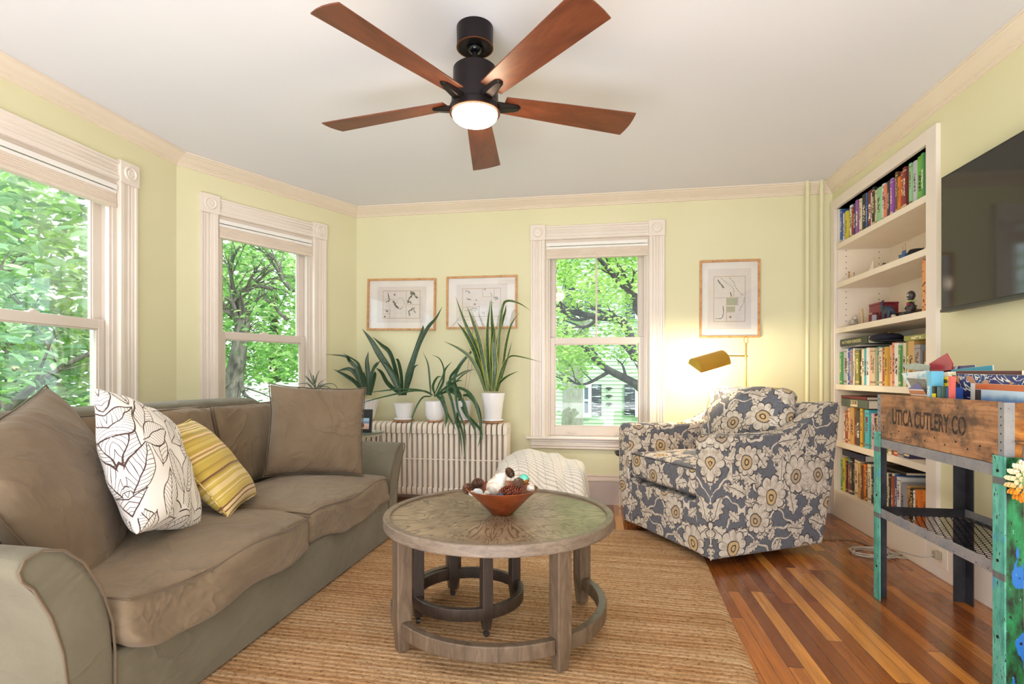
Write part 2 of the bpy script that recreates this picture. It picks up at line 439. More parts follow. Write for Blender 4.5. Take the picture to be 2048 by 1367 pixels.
mb = MB().box(RX, RX + TH, YB, SHY0, 0, ZC).box(RX, RX + TH, SHY1, 4.569, 0, ZC).box(RX, RX + TH, SHY0, SHY1, SHZ1, ZC).box(RX, RX + TH, SHY0, SHY1, 0, SHZ0 - .03)
struct('wall_right', mb, WALL, smooth=0)

def moulding(path, prof, mb=None):
    mb = mb or MB(); n = len(path); P = [Vector(p) for p in path]; rows = []
    for i in range(n):
        d0 = (P[i] - P[i - 1]).normalized() if i else None; d1 = (P[i + 1] - P[i]).normalized() if i < n - 1 else None
        if d0 is None: d0 = d1
        if d1 is None: d1 = d0
        n0, n1 = Vector((-d0.y, d0.x)), Vector((-d1.y, d1.x)); b = (n0 + n1).normalized(); k = 1 / max(.3, b.dot(n0))
        rows.append([(P[i].x + b.x * k * d, P[i].y + b.y * k * d, z) for d, z in prof])
    m = len(prof); vs = [q for r in rows for q in r]; fs = []
    for i in range(n - 1):
        for j in range(m - 1): fs.append((i * m + j, (i + 1) * m + j, (i + 1) * m + j + 1, i * m + j + 1))
    fs += [tuple(range(m)), tuple((n - 1) * m + j for j in range(m - 1, -1, -1))]
    return mb.add(vs, fs)
crown = [(0, ZC - .001), (.092, ZC - .001), (.092, ZC - .012), (.082, ZC - .014), (.078, ZC - .02), (.07, ZC - .024), (.06, ZC - .03), (.042, ZC - .044), (.028, ZC - .052), (.024, ZC - .054),
         (.024, ZC - .058), (.017, ZC - .060), (.017, ZC - .066), (.011, ZC - .068), (.011, ZC - .076), (0, ZC - .078)]
struct('trim_1', moulding([(RX, YB), BR, BL, L2, (LX, YB)], crown), CROWN, smooth=12)
basep = [(0, 0), (.022, 0), (.022, .19), (.026, .193), (.026, .2), (.018, .204), (.016, .218), (.012, .226), (.013, .236), (.008, .243), (0, .246)]
struct('baseboard_back', moulding([(RX - .001, 4.569), BL, L2], basep[:]), BASEP, smooth=25)
struct('baseboard_left', moulding([L2, (LX, YB)], basep), BASEP, smooth=25)
struct('baseboard_right', moulding([(RX, YB), (RX, 3.21)], basep), TRIM, smooth=25)

# windows
def window(name, loc, rz, s0, s1, muntin=False, stool=True):
    T = Matrix.Translation(loc) @ Matrix.Rotation(rz, 4, 'Z')
    a, b = s0 + CAS, s1 - CAS
    prof = [(0, .026), (.014, .026), (.018, .018), (.034, .018), (.037, .012), (.045, .012), (.048, .018), (.058, .018), (.061, .012), (.069, .012), (.072, .018), (.090, .018), (.095, .026), (.118, .026), (.124, .02)]
    cz = MB()
    zt, zb0 = 2.355, WZ1
    for x0, sg in ((s0 + .004, 1), (s1 - .004, -1)):
        poly = [(x0 + sg * p, -d) for p, d in prof]; poly = [(x0, 0)] + poly + [(poly[-1][0], 0)]
        cz.prism(poly, .545, zb0, 'z')
    hp = [(0, zb0)] + [(-d, zb0 + .001 + p * .93) for p, d in prof[::-1] for p in [.124 - p]] + [(0, zb0 + .118)]
    cz.prism(hp, s0 + .13, s1 - .13, 'x')
    for c in (s0 + .066, s1 - .066):
        cz.box(c - .066, c + .066, -.034, 0, zb0 - .002, zt)
        cz.M = Matrix.Translation((c, -.034, (zb0 + zt) / 2)) @ Matrix.Rotation(PI / 2, 4, 'X')
        cz.lathe([(.0001, .004), (.018, .006), (.022, .002), (.030, .001), (.034, .008), (.040, .008), (.044, 0)], seg=28); cz.M = Matrix()
    if stool:
        cz.prism([(.06, .538), (-.05, .538), (-.058, .544), (-.058, .556), (-.05, .562), (.06, .562)], s0 - .032, s1 + .032, 'x')
        ap = [(0, .458), (-.02, .458), (-.026, .463), (-.02, .468), (-.02, .48), (-.03, .484), (-.03, .498), (-.022, .503), (-.022, .515), (-.034, .52), (-.034, .538), (0, .538)]
        cz.prism(ap, s0 + .004, s1 - .004, 'x')
    root = cz.build(name, TRIM, smooth=30, bevel=.0012, bseg=1); root.matrix_world = T; root['kind'] = 'structure'
    jm = MB().box(a, a + .022, 0, TH, .5632, zb0).box(b - .022, b, 0, TH, .5632, zb0).box(a + .0221, b - .0221, .0003, TH, zb0 - .022, zb0 - .0003).box(a, b, .0003, TH + .03, .5625, .563)
    jm.box(a + .0221, a + .036, .012, .038, .5635, zb0 - .0225).box(b - .036, b - .0221, .012, .038, .5635, zb0 - .0225)
    jm.build('jamb', SASH, root, smooth=0, bevel=.001, bseg=1)
    ja, jb = a + .022, b - .022
    def sash(y0, y1, z0, z1, bot, top, mid=False):
        st = .052
        mb = MB().box(ja, ja + st, y0, y1, z0, z1).box(jb - st, jb, y0, y1, z0, z1).box(ja + st, jb - st, y0, y1, z0, z0 + bot).box(ja + st, jb - st, y0, y1, z1 - top, z1)
        # glazing bead
        g0, g1, h0, h1 = ja + st, jb - st, z0 + bot, z1 - top
        for q in ((g0, g0 + .008, h0, h1), (g1 - .008, g1, h0, h1), (g0, g1, h0, h0 + .008), (g0, g1, h1 - .008, h1)): mb.box(q[0], q[1], y0 + .008, y1 - .008, q[2], q[3])
        if mid: c = (ja + jb) / 2; mb.box(c - .008, c + .008, y0 + .01, y1 - .006, h0, h1)
        so = mb.build('sash', SASH, root, smooth=0, bevel=.0015, bseg=1)
        MB().box(g0, g1, (y0 + y1) / 2, (y0 + y1) / 2 + .004, h0, h1).build('pane', GLASS, so, smooth=0)
        return so
    sash(.082, .116, 1.345, zb0 - .022, .05, .05, muntin)
    lo = sash(.042, .078, .563, 1.40, .08, .055)
    lf = MB()
    for c in (ja + (jb - ja) * .24, ja + (jb - ja) * .76):
        lf.tube([(c - .035, .042, .6), (c - .03, .026, .594), (c, .02, .592), (c + .03, .026, .594), (c + .035, .042, .6)], .005, 6)
    lf.build('sash_lift', SASH, lo)
    lk = MB().box((ja + jb) / 2 - .025, (ja + jb) / 2 + .025, .045, .08, 1.4, 1.408).cyl(((ja + jb) / 2, .06, 0), .012, 1.408, 1.42, 12)
    lk.build('sash_lock', SASH, lo)
    return root
def shade(label, loc, rz, s0, s1, w):
    a, b = s0 + CAS + .006, s1 - CAS - .006
    t = thing('window_shade', label, 'shade', loc, rz)
    MB().box(a, b, -.012, .036, 2.178, 2.202).box(a, b, -.016, -.010, 2.172, 2.2).box(a, b, -.010, .032, 2.150, 2.168).build('head_rail', WHITE, t, bevel=.002, smooth=0)
    mb = MB()
    for k in range(5):
        z = 2.088 + k * .0125
        mb.prism([(-.006, z), (.012, z - .0015), (.030, z), (.034, z + .006), (.030, z + .012), (.012, z + .0135), (-.006, z + .012), (-.010, z + .006)], a + .002, b - .002, 'x')
    mb.build('folded_fabric', BEIGE, t, smooth=20)
    MB().box(a + .001, b - .001, -.012, .036, 2.068, 2.087).build('bottom_rail', BEIGE, t, bevel=.003, smooth=0)
    MB().tube([((a + b) / 2 - .03, -.012, 2.068), ((a + b) / 2 - .02, -.02, 2.064), ((a + b) / 2 + .02, -.02, 2.064), ((a + b) / 2 + .03, -.012, 2.068)], .003, 6).build('pull_tab', SASH, t)
BEIGE = m_fabric('beige_shade_cloth', (226, 211, 196), (232, 218, 204), weave=300)
window('window_1', (0, 4.569, 0), 0, *W1, muntin=True); shade('folded beige cellular shade atop the far wall window beside the lamp', (0, 4.569, 0), 0, *W1, 0)
window('window_2', (L2.x, L2.y, 0), AD, *W2); shade('folded beige cellular shade atop the middle window of the bay', (L2.x, L2.y, 0), AD, *W2, 0)
window('window_3', (LX, 0, 0), PI / 2, *W3); shade('folded beige cellular shade atop the nearest window, cut by the left edge', (LX, 0, 0), PI / 2, *W3, 0)
window('window_4', (LX, 0, 0), PI / 2, -.35, .85)

# heating pipes in the corner
for x, lb in ((1.588, 'left of the two thin pale green vertical pipes in the far right corner'), (1.689, 'right of the two thin pale green vertical pipes in the far right corner')):
    t = MB().tube([(0, 0, 0), (0, 0, ZC)], .0145, 14).build('heating_pipe', WALL, loc=(x, 4.47, 0)); tag(t, lb, 'pipe', 'heating pipes')

# ---------------------------------------------------------------- built-in bookcase
SH = [2.08, 1.783, 1.437, 1.008, .575]      # top faces
SDX = 2.152
bc = thing('bookcase', 'built-in cream bookcase recessed in the right wall, full of books and trinkets', 'bookcase', (RX, 3.9, 0))
CABI = m_paint('bookcase_cream_paint', (236, 222, 204), (240, 228, 212), .4)
o = MB().box(-.022, .004, SHY0 - .093 - 3.9, SHY0 - 3.9, 0, 2.43).box(-.022, .004, SHY1 - 3.9, 4.55 - 3.9, 0, 2.43).box(-.022, .004, SHY0 - 3.9, SHY1 - 3.9, SHZ1, 2.43)
o.build('face_frame', TRIM, bc, smooth=0, bevel=.002)
MB().box(-.022, .0, SHY0 - 3.9, SHY1 - 3.9, 0, SHZ0 - .028).build('plinth', CABI, bc, smooth=0, bevel=.002)
MB().box(.36, .375, SHY0 - 3.95, SHY1 - 3.88, .1, 2.45).build('back_panel', CABI, bc, smooth=0)
for y in (SHY0 - 3.9 + .003, SHY1 - 3.9 + .010):
    MB().box(.001, .375, y - .013, y, .1, 2.3525).build('side_panel', CABI, bc, smooth=0)
pin = None
for x in (.06, .29):
    for k in range(14):
        z = 1.472 + k * .045 + (.02 if x < .1 else 0)
        if abs(z - 1.763) < .04: continue
        if pin is None: pin = MB().box(-.003, .003, -.0002, .002, -.003, .003).build('peg_hole', DARK, bc, smooth=0)
        else: pin = dup(pin, bc)
        pin.location = (x, SHY1 - 3.9 - .0042, z)
MB().box(0, .37, SHY0 - 3.9, SHY1 - 3.9, SHZ1, SHZ1 + .02).build('top_panel', CABI, bc, smooth=0)
for z in SH + [SHZ0]:
    MB().box(-.024 if z == SHZ0 else -.012, .36, SHY0 - 3.9 + .0035, SHY1 - 3.9 - .0035, z - (.04 if z != SHZ0 else .028), z).build('shelf', CABI, bc, smooth=0, bevel=.002)
q = MB().box(.345, .358, .26, .40, 1.30, 1.39)
for y in (.285, .325): q.box(.3435, .346, y - .006, y - .003, 1.34, 1.352, 1).box(.3435, .346, y + .003, y + .006, 1.34, 1.352, 1)
for z in (1.325, 1.365): q.box(.3435, .346, .374, .377, z - .006, z + .006, 1).box(.3435, .346, .383, .386, z - .006, z + .006, 1)
q.build('outlet_plate', [WHITE, DARK], bc, smooth=0)
# double outlet in the plinth
t = thing('wall_outlet', 'beige double outlet low on the bookcase plinth behind the teal stand', 'outlet', (RX - .023, 3.17, .12))
MB().box(-.004, .0005, -.06, .06, -.06, .06).build('plate', CABI, t, bevel=.002, smooth=0)

# ---------------------------------------------------------------- books
def m_book():
    nb = NB('book_cover'); oi = nb.n('ShaderNodeObjectInfo'); c = V(nb, oi.outputs['Color']); r = V(nb, oi.outputs['Random'])
    gx, gy, gz = nb.sep(nb.tc('Generated')); cell = nb.wn(nb.com((gz * 46 + r * 50).floor(), (gy * 5 + r * 9).floor(), r * 31))
    lo = .22 + r * .2; band = (gz > lo) * (gz < lo + .42) * ((gy - .5).abs() < .26) * (gx < .03)
    txt = band * (cell > .42)
    ox = nb.sep(nb.tc('Object')); sepc = nb.sep(c); lum = sepc[0] * .3 + sepc[1] * .6 + sepc[2] * .1
    light = nb.mix(r, lin(250, 246, 230), lin(235, 205, 120)); dk = nb.mix(r, lin(30, 28, 30), lin(120, 30, 25))
    tc = nb.mix(lum > .25, light, dk)
    b2 = ((gz > .06) * (gz < .11) + (gz > .9) * (gz < .925)) * (gx < .03) * (r > .45)
    col = nb.mix(txt, c, tc); col = nb.mix(b2 * .7, col, tc)
    col = nb.mix(nb.noise(nb.tc(), 40, 3) * .18, col, lin(120, 105, 90)); return nb.set(base=col, rough=.45)
BOOK = m_book()
def m_pages():
    nb = NB('paper_pages'); gx, gy, gz = nb.sep(nb.tc()); s_ = nb.noise(nb.com(gx * 3, gy * 900, gz * 3), 1, 2)
    return nb.set(base=nb.ramp(s_, [(.3, lin(210, 196, 168)), (.7, lin(240, 230, 208))]), rough=.8)
PAGES = m_pages()
CN = dict(white=(240, 238, 234), blue=(40, 96, 168), black=(30, 28, 30), yellow=(222, 206, 60), red=(176, 36, 36), grey=(150, 150, 156), navy=(36, 40, 84), purple=(150, 84, 176), cream=(232, 220, 190),
          maroon=(122, 36, 42), brown=(110, 76, 50), tan=(206, 160, 96), mint=(150, 206, 158), salmon=(232, 138, 112), orange=(230, 128, 40), green=(88, 158, 92), lime=(110, 196, 50), teal=(70, 150, 150),
          silver=(196, 200, 206), beige=(218, 198, 160), peach=(240, 190, 150), turquoise=(60, 176, 196), olive=(140, 142, 60), lilac=(206, 160, 196), gold=(214, 170, 60), charcoal=(62, 58, 58), pink=(226, 130, 150), rust=(176, 84, 40))
def book_mesh(t, h, d):
    """spine faces -x, thickness along y"""
    mb = MB(); c = .0022
    n = 5; sp = [(-.0015 * math.sin(PI * i / n) - 0.0, t * i / n) for i in range(n + 1)]
    mb.prism([(d, 0), (0, 0)] + sp[1:-1] + [(0, t), (d, t), (d, t - c), (.004, t - c), (.004, c), (d, c)], 0, h, 'z')
    mb.box(.004, d - .004, c, t - c, .003, h - .004, 1)
    return mb
def book(name, x, y, z, t, h, d, cn, label, group, rot=None, mats=None):
    o = book_mesh(t, h, d).build('book', mats or [BOOK, PAGES], smooth=30); o.color = lin(*CN[cn]); o.location = (x, y, z)
    if rot: o.rotation_euler = rot
    return tag(o, label, 'book', group)
ORD = 'first second third fourth fifth sixth seventh eighth ninth tenth eleventh twelfth thirteenth fourteenth fifteenth sixteenth seventeenth eighteenth nineteenth twentieth twenty-first twenty-second twenty-third twenty-fourth twenty-fifth twenty-sixth twenty-seventh twenty-eighth twenty-ninth thirtieth thirty-first thirty-second thirty-third thirty-fourth thirty-fifth thirty-sixth thirty-seventh thirty-eighth thirty-ninth fortieth forty-first forty-second forty-third'.split()
def row(specs, z, y_left, y_right, shelfname, zmax, x0=RX + .012, hk=1.0):
    """specs left (far) to right (near): 'colour:thickness_mm:height_mm'; scaled to fill y_left..y_right"""
    L = [s_.split(':') for s_ in specs.split()]; tot = sum(float(q[1]) for q in L); k = (y_left - y_right) / (tot / 1000 + .0006 * len(L)); y = y_left
    for i, q in enumerate(L):
        t = float(q[1]) / 1000 * k; h = min(zmax, float(q[2]) / 1000 * hk); h += rnd.uniform(-.003, .003)
        y -= t + .0006 * k
        size = ('tall ' if h > .25 else 'short ' if h < .195 else '') + ('thick ' if float(q[1]) > 36 else 'slim ' if float(q[1]) < 18 else '')
        book('book', x0 + rnd.uniform(0, .02), y, z + .0004, t, h, rnd.uniform(.13, .17) + (h > .24) * .03, q[0],
             f'{size}{q[0]} book on the {shelfname}, {ORD[i]} from the left', f'books on the {shelfname}')
row('silver:26:262 white:22:226 charcoal:24:222 yellow:26:222 black:12:236 white:30:252 red:18:222 white:16:225 navy:22:240 purple:34:250 maroon:16:246 cream:22:246 black:40:262 blue:12:260 maroon:42:268 white:18:238 black:26:262 beige:18:235 mint:44:240 white:30:246 salmon:28:226 charcoal:18:240 silver:24:246 purple:24:232 white:14:238 brown:18:262 tan:16:218 orange:20:218 red:22:240 maroon:26:250 teal:20:262 mint:20:252 white:18:240 silver:26:250 lime:40:262 green:20:268 teal:26:244 charcoal:32:232'.replace('silver:26:262', 'blue:26:262'),
    SH[0], SHY1 - .006, SHY0 + .01, 'top shelf', .262)
row('green:18:300 silver:50:330 white:20:322 silver:14:325 purple:14:310 grey:16:320 cream:14:326 brown:14:300 olive:28:300 charcoal:24:306 cream:28:308 turquoise:26:312 white:24:312 peach:30:308 beige:24:308 teal:26:312 cream:26:306 red:22:300 gold:24:308 peach:22:312 salmon:28:330 white:30:326 green:14:310 cream:24:320 olive:34:330 tan:40:332 grey:40:300 brown:34:250 cream:26:250'.replace('silver:14', 'blue:14'),
    SH[3], SHY1 - .006, SHY0 + .03, 'fourth shelf down', .3, hk=.82)
row('white:24:270 rust:30:300 peach:14:330 tan:34:346 maroon:24:250 charcoal:30:326 gold:18:340 black:16:330 turquoise:34:336 lime:10:300 lilac:24:310 black:14:310 tan:16:300 peach:20:330 olive:26:280 cream:30:290 brown:26:250 red:20:270 grey:30:260 navy:26:300',
    SH[4], SHY1 - .03, SHY0 + .25, 'fifth shelf down', .3, hk=.78)
row('green:14:230 cream:10:250 yellow:28:250 maroon:12:230 teal:20:262 red:14:220 charcoal:28:262 black:12:250 beige:34:262 cream:28:256 tan:26:250 brown:12:240 orange:24:250 brown:12:230 cream:34:262 charcoal:18:250 brown:16:244 black:16:240 brown:24:250 charcoal:30:262 tan:14:250 charcoal:20:258 brown:22:244 cream:16:250 charcoal:14:244 white:12:250 rust:14:240 blue:16:250 white:26:245 tan:22:205 grey:26:215 tan:32:212 olive:12:205 black:22:205 white:12:200 orange:30:210 rust:20:200 orange:30:218 black:14:180 beige:14:190',
    SHZ0, SHY1 - .012, SHY0 + .02, 'bottom shelf', .27)

def lying(cn, x, y0, y1, z, t, d, label, txt=None, size=.03, tx=0, m=None):
    o = book_mesh(t, abs(y1 - y0), d).build('book', [m or BOOK, PAGES], smooth=30); o.color = lin(*CN[cn])
    o.location = (x, y0, z); o.rotation_euler = (PI / 2, 0, 0)      # spine height runs towards the camera
    o.rotation_euler = Matrix(((1, 0, 0), (0, 0, -1), (0, 1, 0))).to_euler(); tag(o, label, 'book', 'books lying on top of the rows')
    if txt:
        M4 = Matrix(((0, 0, -1, -.0022), (-0, 1, 0, t / 2), (1, 0, 0, 0), (0, 0, 0, 1)))
        # local frame: height(z) -> world -y ; thickness(y) -> world z
        M4 = Matrix(((0, 0, -1, -.0026), (0, 1, 0, t / 2), (1, 0, 0, abs(y1 - y0) / 2 + tx), (0, 0, 0, 1)))
        lettering('spine_lettering', txt, size, plain('spine_gilt', (206, 196, 150), .5), o, M4, bold=.0004)
    return o
PBOOK = lambda n, c: plain('cover_' + n, c, .4)
lying('grey', RX + .02, SHY1 - .02, SHY1 - .34, SH[3] + .275, .012, .2, 'thin pale book lying under the dark green one on the fourth shelf')
lying('green', RX + .015, SHY1 - .012, SHY1 - .44, SH[3] + .2885, .052, .22, 'dark green book with a gilt spine title lying atop the fourth shelf row', 'MATTHEW FLINDERS', .032, -.03, PBOOK('darkgreen', (38, 52, 40)))
lying('olive', RX + .012, SHY0 + .28, SHY0 + .012, SH[3] + .273, .03, .2, 'pale green book lying atop the near end of the fourth shelf row', None)
lying('maroon', RX + .015, SHY1 - .03, SHY1 - .42, SH[4] + .329, .022, .2, 'maroon book lying highest on the fifth shelf pile', None, m=PBOOK('wine', (104, 34, 40)))
ck = lying('charcoal', RX + .008, SHY1 - .05, SHY1 - .46, SH[4] + .271, .057, .22, 'thick grey green book with a cream spine label lying on the fifth shelf', None, m=PBOOK('greygreen', (78, 92, 84)))
MB().box(-.0034, -.0016, .006, .05, .155, .26).build('spine_label', PBOOK('creamlabel', (226, 206, 170)), ck, smooth=0)
lettering('spine_lettering', 'COOK', .034, PBOOK('ink', (40, 34, 30)), ck, Matrix(((0, 0, -1, -.0038), (0, 1, 0, .033), (1, 0, 0, .207), (0, 0, 0, 1))), bold=.0006)
lying('navy', RX + .015, SHY1 - .05, SHY1 - .40, SHZ0 + .271, .042, .2, 'thick navy book lying atop the far end of the bottom shelf row', None, m=PBOOK('navy', (26, 30, 66)))
lying('black', RX + .03, SHY0 + .62, SHY0 + .30, SHZ0 + .263, .018, .2, 'black book lying atop the middle of the bottom shelf row', None, m=PBOOK('blackb', (30, 30, 32)))

# ---------------------------------------------------------------- ceiling fan
BRZ = plain('dark_bronze', (44, 38, 40), .38, .75)
COPPER = plain('rubbed_copper_edge', (120, 74, 50), .35, .8)
FX, FY = -.533, 2.274
fan = thing('ceiling_fan', 'dark bronze ceiling fan with five reddish wooden blades and a lit bowl', 'fan', (FX, FY, 0))
MB().lathe([(.0001, 2.494), (.03, 2.494), (.034, 2.492), (.072, 2.492), (.0785, 2.498), (.079, 2.5775), (.0001, 2.5775)], seg=48).build('canopy', BRZ, fan, smooth=30)
MB().ring((0, 0, 0), .073, .0797, 2.490, 2.494).build('canopy_rim', COPPER, fan)
MB().ell((0, 0, 2.490), (.031, .031, .024), 24, 12).ring((0, 0, 0), .034, .037, 2.488, 2.492, seg=32).build('hanger_ball', plain('gloss_black', (16, 16, 20), .12, .3), fan)
MB().cyl((0, 0, 0), .0125, 2.395, 2.488, 20).cyl((0, 0, 0), .02, 2.40, 2.415, 20).build('downrod', BRZ, fan)
MB().lathe([(.0001, 2.404), (.086, 2.404), (.094, 2.397), (.095, 2.31), (.0001, 2.31)][::-1], seg=48).build('motor_housing', BRZ, fan, smooth=30)
MB().lathe([(.09, 2.20), (.108, 2.21), (.1085, 2.235), (.102, 2.245), (.1, 2.31), (.09, 2.312)], seg=48).build('collar', BRZ, fan, smooth=30)
MB().ring((0, 0, 0), .1, .1095, 2.206, 2.211).build('light_rim', COPPER, fan)
def m_bowl():
    nb = NB('lit_opal_glass'); return nb.set(base=(1, .95, .86, 1), rough=.3, emis=(1, .86, .66, 1), es=5.5)
MB().lathe([(.0001, 2.166), (.03, 2.167), (.06, 2.170), (.082, 2.176), (.094, 2.187), (.099, 2.2), (.099, 2.218), (.0001, 2.218)], seg=48).build('light_bowl', m_bowl(), fan)
BLADE = m_wood('reddish_blade_veneer', ((88, 44, 26), (106, 54, 32), (120, 64, 38)), (5, 22, 22), .42, fine=.2)
SIDEW = plain('blade_edge', (44, 26, 20), .5)
def blade_mesh():
    mb = MB(); xs = [.13, .2, .3, .4, .5, .6, .7, .74, .747]; hw = [.052, .056, .061, .066, .070, .074, .078, .080]
    poly = [(x, -w) for x, w in zip(xs[:-1], hw)] + [(.747, -.04), (.75, 0), (.747, .04)] + [(x, w) for x, w in list(zip(xs[:-1], hw))[::-1]]
    mb.prism(poly, -.003, .003, 'z'); return mb
bm_ = blade_mesh()
for k in range(5):
    a = R(26 + 72 * k)
    o = bm_.build('blade', [BLADE], fan, smooth=0, bevel=.0015); o.matrix_local = Matrix.Translation((0, 0, 2.262)) @ Matrix.Rotation(a, 4, 'Z') @ Matrix.Rotation(R(-11), 4, 'X')
    b = MB(); b.M = Matrix.Rotation(a, 4, 'Z') @ Matrix.Rotation(R(-11), 4, 'X')
    vs = [(.095, -.030, .0), (.095, .030, .0), (.19, .022, .004), (.205, .012, .004), (.205, -.012, .004), (.19, -.022, .004),
          (.095, -.022, -.026), (.095, .022, -.026), (.18, .015, -.010), (.20, .008, -.005), (.20, -.008, -.005), (.18, -.015, -.010)]
    vs = [(x, y, z - .007) for x, y, z in vs]
    b.add(vs, [(0, 1, 2, 3, 4, 5), (11, 10, 9, 8, 7, 6), (0, 6, 7, 1), (1, 7, 8, 2), (2, 8, 9, 3), (3, 9, 10, 4), (4, 10, 11, 5), (5, 11, 6, 0)])
    br = b.build('blade_bracket', BRZ, fan, bevel=.003, smooth=40); br.location = (0, 0, 2.262)
lamp('fan_lamp', 'POINT', (FX, FY, 2.13), 7, (1, .78, .52), shadow_soft_size=.08)

# ---------------------------------------------------------------- rug
def m_rug():
    nb = NB('woven_jute'); o = nb.tc(); x, y, z = nb.sep(o)
    wig = nb.noise(nb.com(x * 3, y * 9, 0), 1, 2) * .016 + nb.noise(nb.com(x * 14, y * 30, 0), 1, 2) * .008
    rw = ((y + wig) / .027); rid = nb.wn(nb.com(rw.floor(), 2, 3)); g = nb.noise(nb.com(x * 7, y * 60 + rid * 20, 0), 1, 4, .7)
    f = nb.noise(nb.com(x * 60, y * 85, z * 60), 1, 4, .85); band = nb.noise(nb.com(x * .7, y * 5.5, 0), 1, 3)
    c = nb.ramp(g * .34 + band * .22 + (1 - f) * .36 + rid * .10, [(.34, lin(148, 104, 68)), (.46, lin(194, 148, 104)), (.56, lin(216, 176, 134)), (.68, lin(234, 208, 176))])
    c = nb.mix(nb.ss(f, .52, .68) * .75, c, lin(104, 68, 40)); c = nb.mix(nb.ss(nb.m('SINE', rw * 2 * PI), -.3, -1) * .34, c, lin(110, 74, 46))
    h = nb.m('SINE', rw * 2 * PI) * .6 - f * 2.2
    m = nb.set(base=c, rough=.95, spec=.1); nb.bump(h, .8, .006); return m
rug = MB(); nx, ny = 60, 300; W_, H_ = 2.45, 3.6
vs, fs = [], []
for j in range(ny + 1):
    for i in range(nx + 1):
        u, v = i / nx, j / ny; x = -W_ + u * W_; y = -H_ + v * H_
        if i == nx: x += .006 * mn.noise(Vector((0, y * 30, 0)))
        e = min(u, 1 - u) * W_; zz = .011 + .0022 * abs(math.sin(PI * y / .027)) + .003 * mn.noise(Vector((x * 3, y * 8, 0)))
        vs.append((x, y, max(.001, zz) if e > 1e-5 and 0 < j < ny else .001))
for j in range(ny):
    for i in range(nx): a = j * (nx + 1) + i; fs.append((a, a + 1, a + nx + 2, a + nx + 1))
rug.add(vs, fs); rug.box(-W_, 0, -H_, 0, .0005, .0015)
o = rug.build('rug', m_rug(), smooth=50); o.location = (.63, 3.77, 0); o.rotation_euler = (0, 0, R(-2.6))
tag(o, 'large braided jute rug in tan stripes under the coffee table', 'rug')

# ---------------------------------------------------------------- coffee table with a nesting table beneath
TX, TY = -.426, 2.27; TZ = .49
def m_tabletop():
    nb = NB('grey_oak_sunburst'); o = nb.tc(); x, y, z = nb.sep(o); ang = nb.m('ARCTAN2', y, x); r = nb.m('SQRT', x * x + y * y)
    k = ang / (PI / 4) + 8.35; seg = k.floor(); mid = (seg + .5 - 8.35) * (PI / 4); rid = nb.wn(nb.com(seg, 1, 2))
    # each wedge is veneer with its grain running outwards along the wedge
    ca, sa = nb.m('COSINE', mid), nb.m('SINE', mid); a = x * ca + y * sa; b = y * ca - x * sa; b = b.abs()
    g = nb.noise(nb.com(a * 3.2 + rid * 30, b * 10, rid * 9), 1, 2, .5, 1.2); g2 = nb.noise(nb.com(a * 8 + rid * 20, b * 130, 1), 1, 3)
    lines = nb.m('SINE', g * 75) * .5 + .5
    blotch = nb.noise(o, 5, 2)
    c = nb.mix(nb.ss(blotch, .35, .7), lin(134, 114, 92), lin(164, 144, 118)); c = nb.mix(nb.ss(lines, .45, .95) * .75, c, lin(84, 66, 50)); c = nb.mix(nb.ss(g2, .5, .8) * .35, c, lin(96, 80, 66))
    seam = (nb.m('MINIMUM', k.fract(), 1 - k.fract()) * r < .0022); c = nb.mix(seam * .6, c, lin(78, 62, 50))
    m = nb.set(base=c, rough=.34, coat=.15, coatr=.2); nb.bump(lines * .5 + g2, .1, .001); return m
GO = m_wood('greyed_oak', ((84, 68, 54), (104, 86, 70), (122, 102, 84)), (26, 26, 5), .42)
GOR = m_wood('greyed_oak_rim', ((104, 90, 78), (124, 108, 94), (140, 122, 106)), (14, 14, 60), .45)
ct = thing('coffee_table', 'round greyed oak coffee table with a raised rim on the jute rug', 'table', (TX, TY, 0.017))
MB().cyl((0, 0, 0), .462, .444, .468, 96).build('table_top', m_tabletop(), ct, smooth=30)
MB().ring((0, 0, 0), .455, .485, .434, .478, seg=96).build('rim', GOR, ct, bevel=.005, bseg=3, smooth=40)
RL = .437
for k, a in enumerate((222, 311, 38, 132)):
    b = MB(); w = .03
    sec = [(-w, -w), (w, -w), (w, w), (-w, w)]; zs = [(0, .72), (.02, .76), (.11, 1), (.436, 1)]
    vs = [(x * s_, y * s_, z) for z, s_ in zs for x, y in sec]; fs = [(3, 2, 1, 0)] + [(i * 4 + j, i * 4 + (j + 1) % 4, i * 4 + 4 + (j + 1) % 4, i * 4 + 4 + j) for i in range(3) for j in range(4)] + [(12, 13, 14, 15)]
    b.add(vs, fs); o = b.build('leg', GO, ct, bevel=.004, smooth=0); o.matrix_local = Matrix.Rotation(R(a), 4, 'Z') @ Matrix.Translation((RL, 0, 0))
for a0, a1 in ((136, 218), (226, 307), (315, 394)):
    MB().ring((0, 0, 0), .42, .455, .062, .118, R(a0), R(a1), seg=28).build('stretcher', GO, ct, bevel=.004, smooth=40)
IX, IY = -.575, 2.32
DK = m_wood('smoked_oak', ((52, 42, 38), (66, 54, 48), (80, 66, 58)), (26, 26, 5), .4)
it = thing('nesting_table', 'smaller dark oak round table on castors tucked beneath the coffee table', 'table', (IX, IY, .017))
MB().cyl((0, 0, 0), .27, .385, .41, 72).build('table_top', DK, it, smooth=30, bevel=.003)
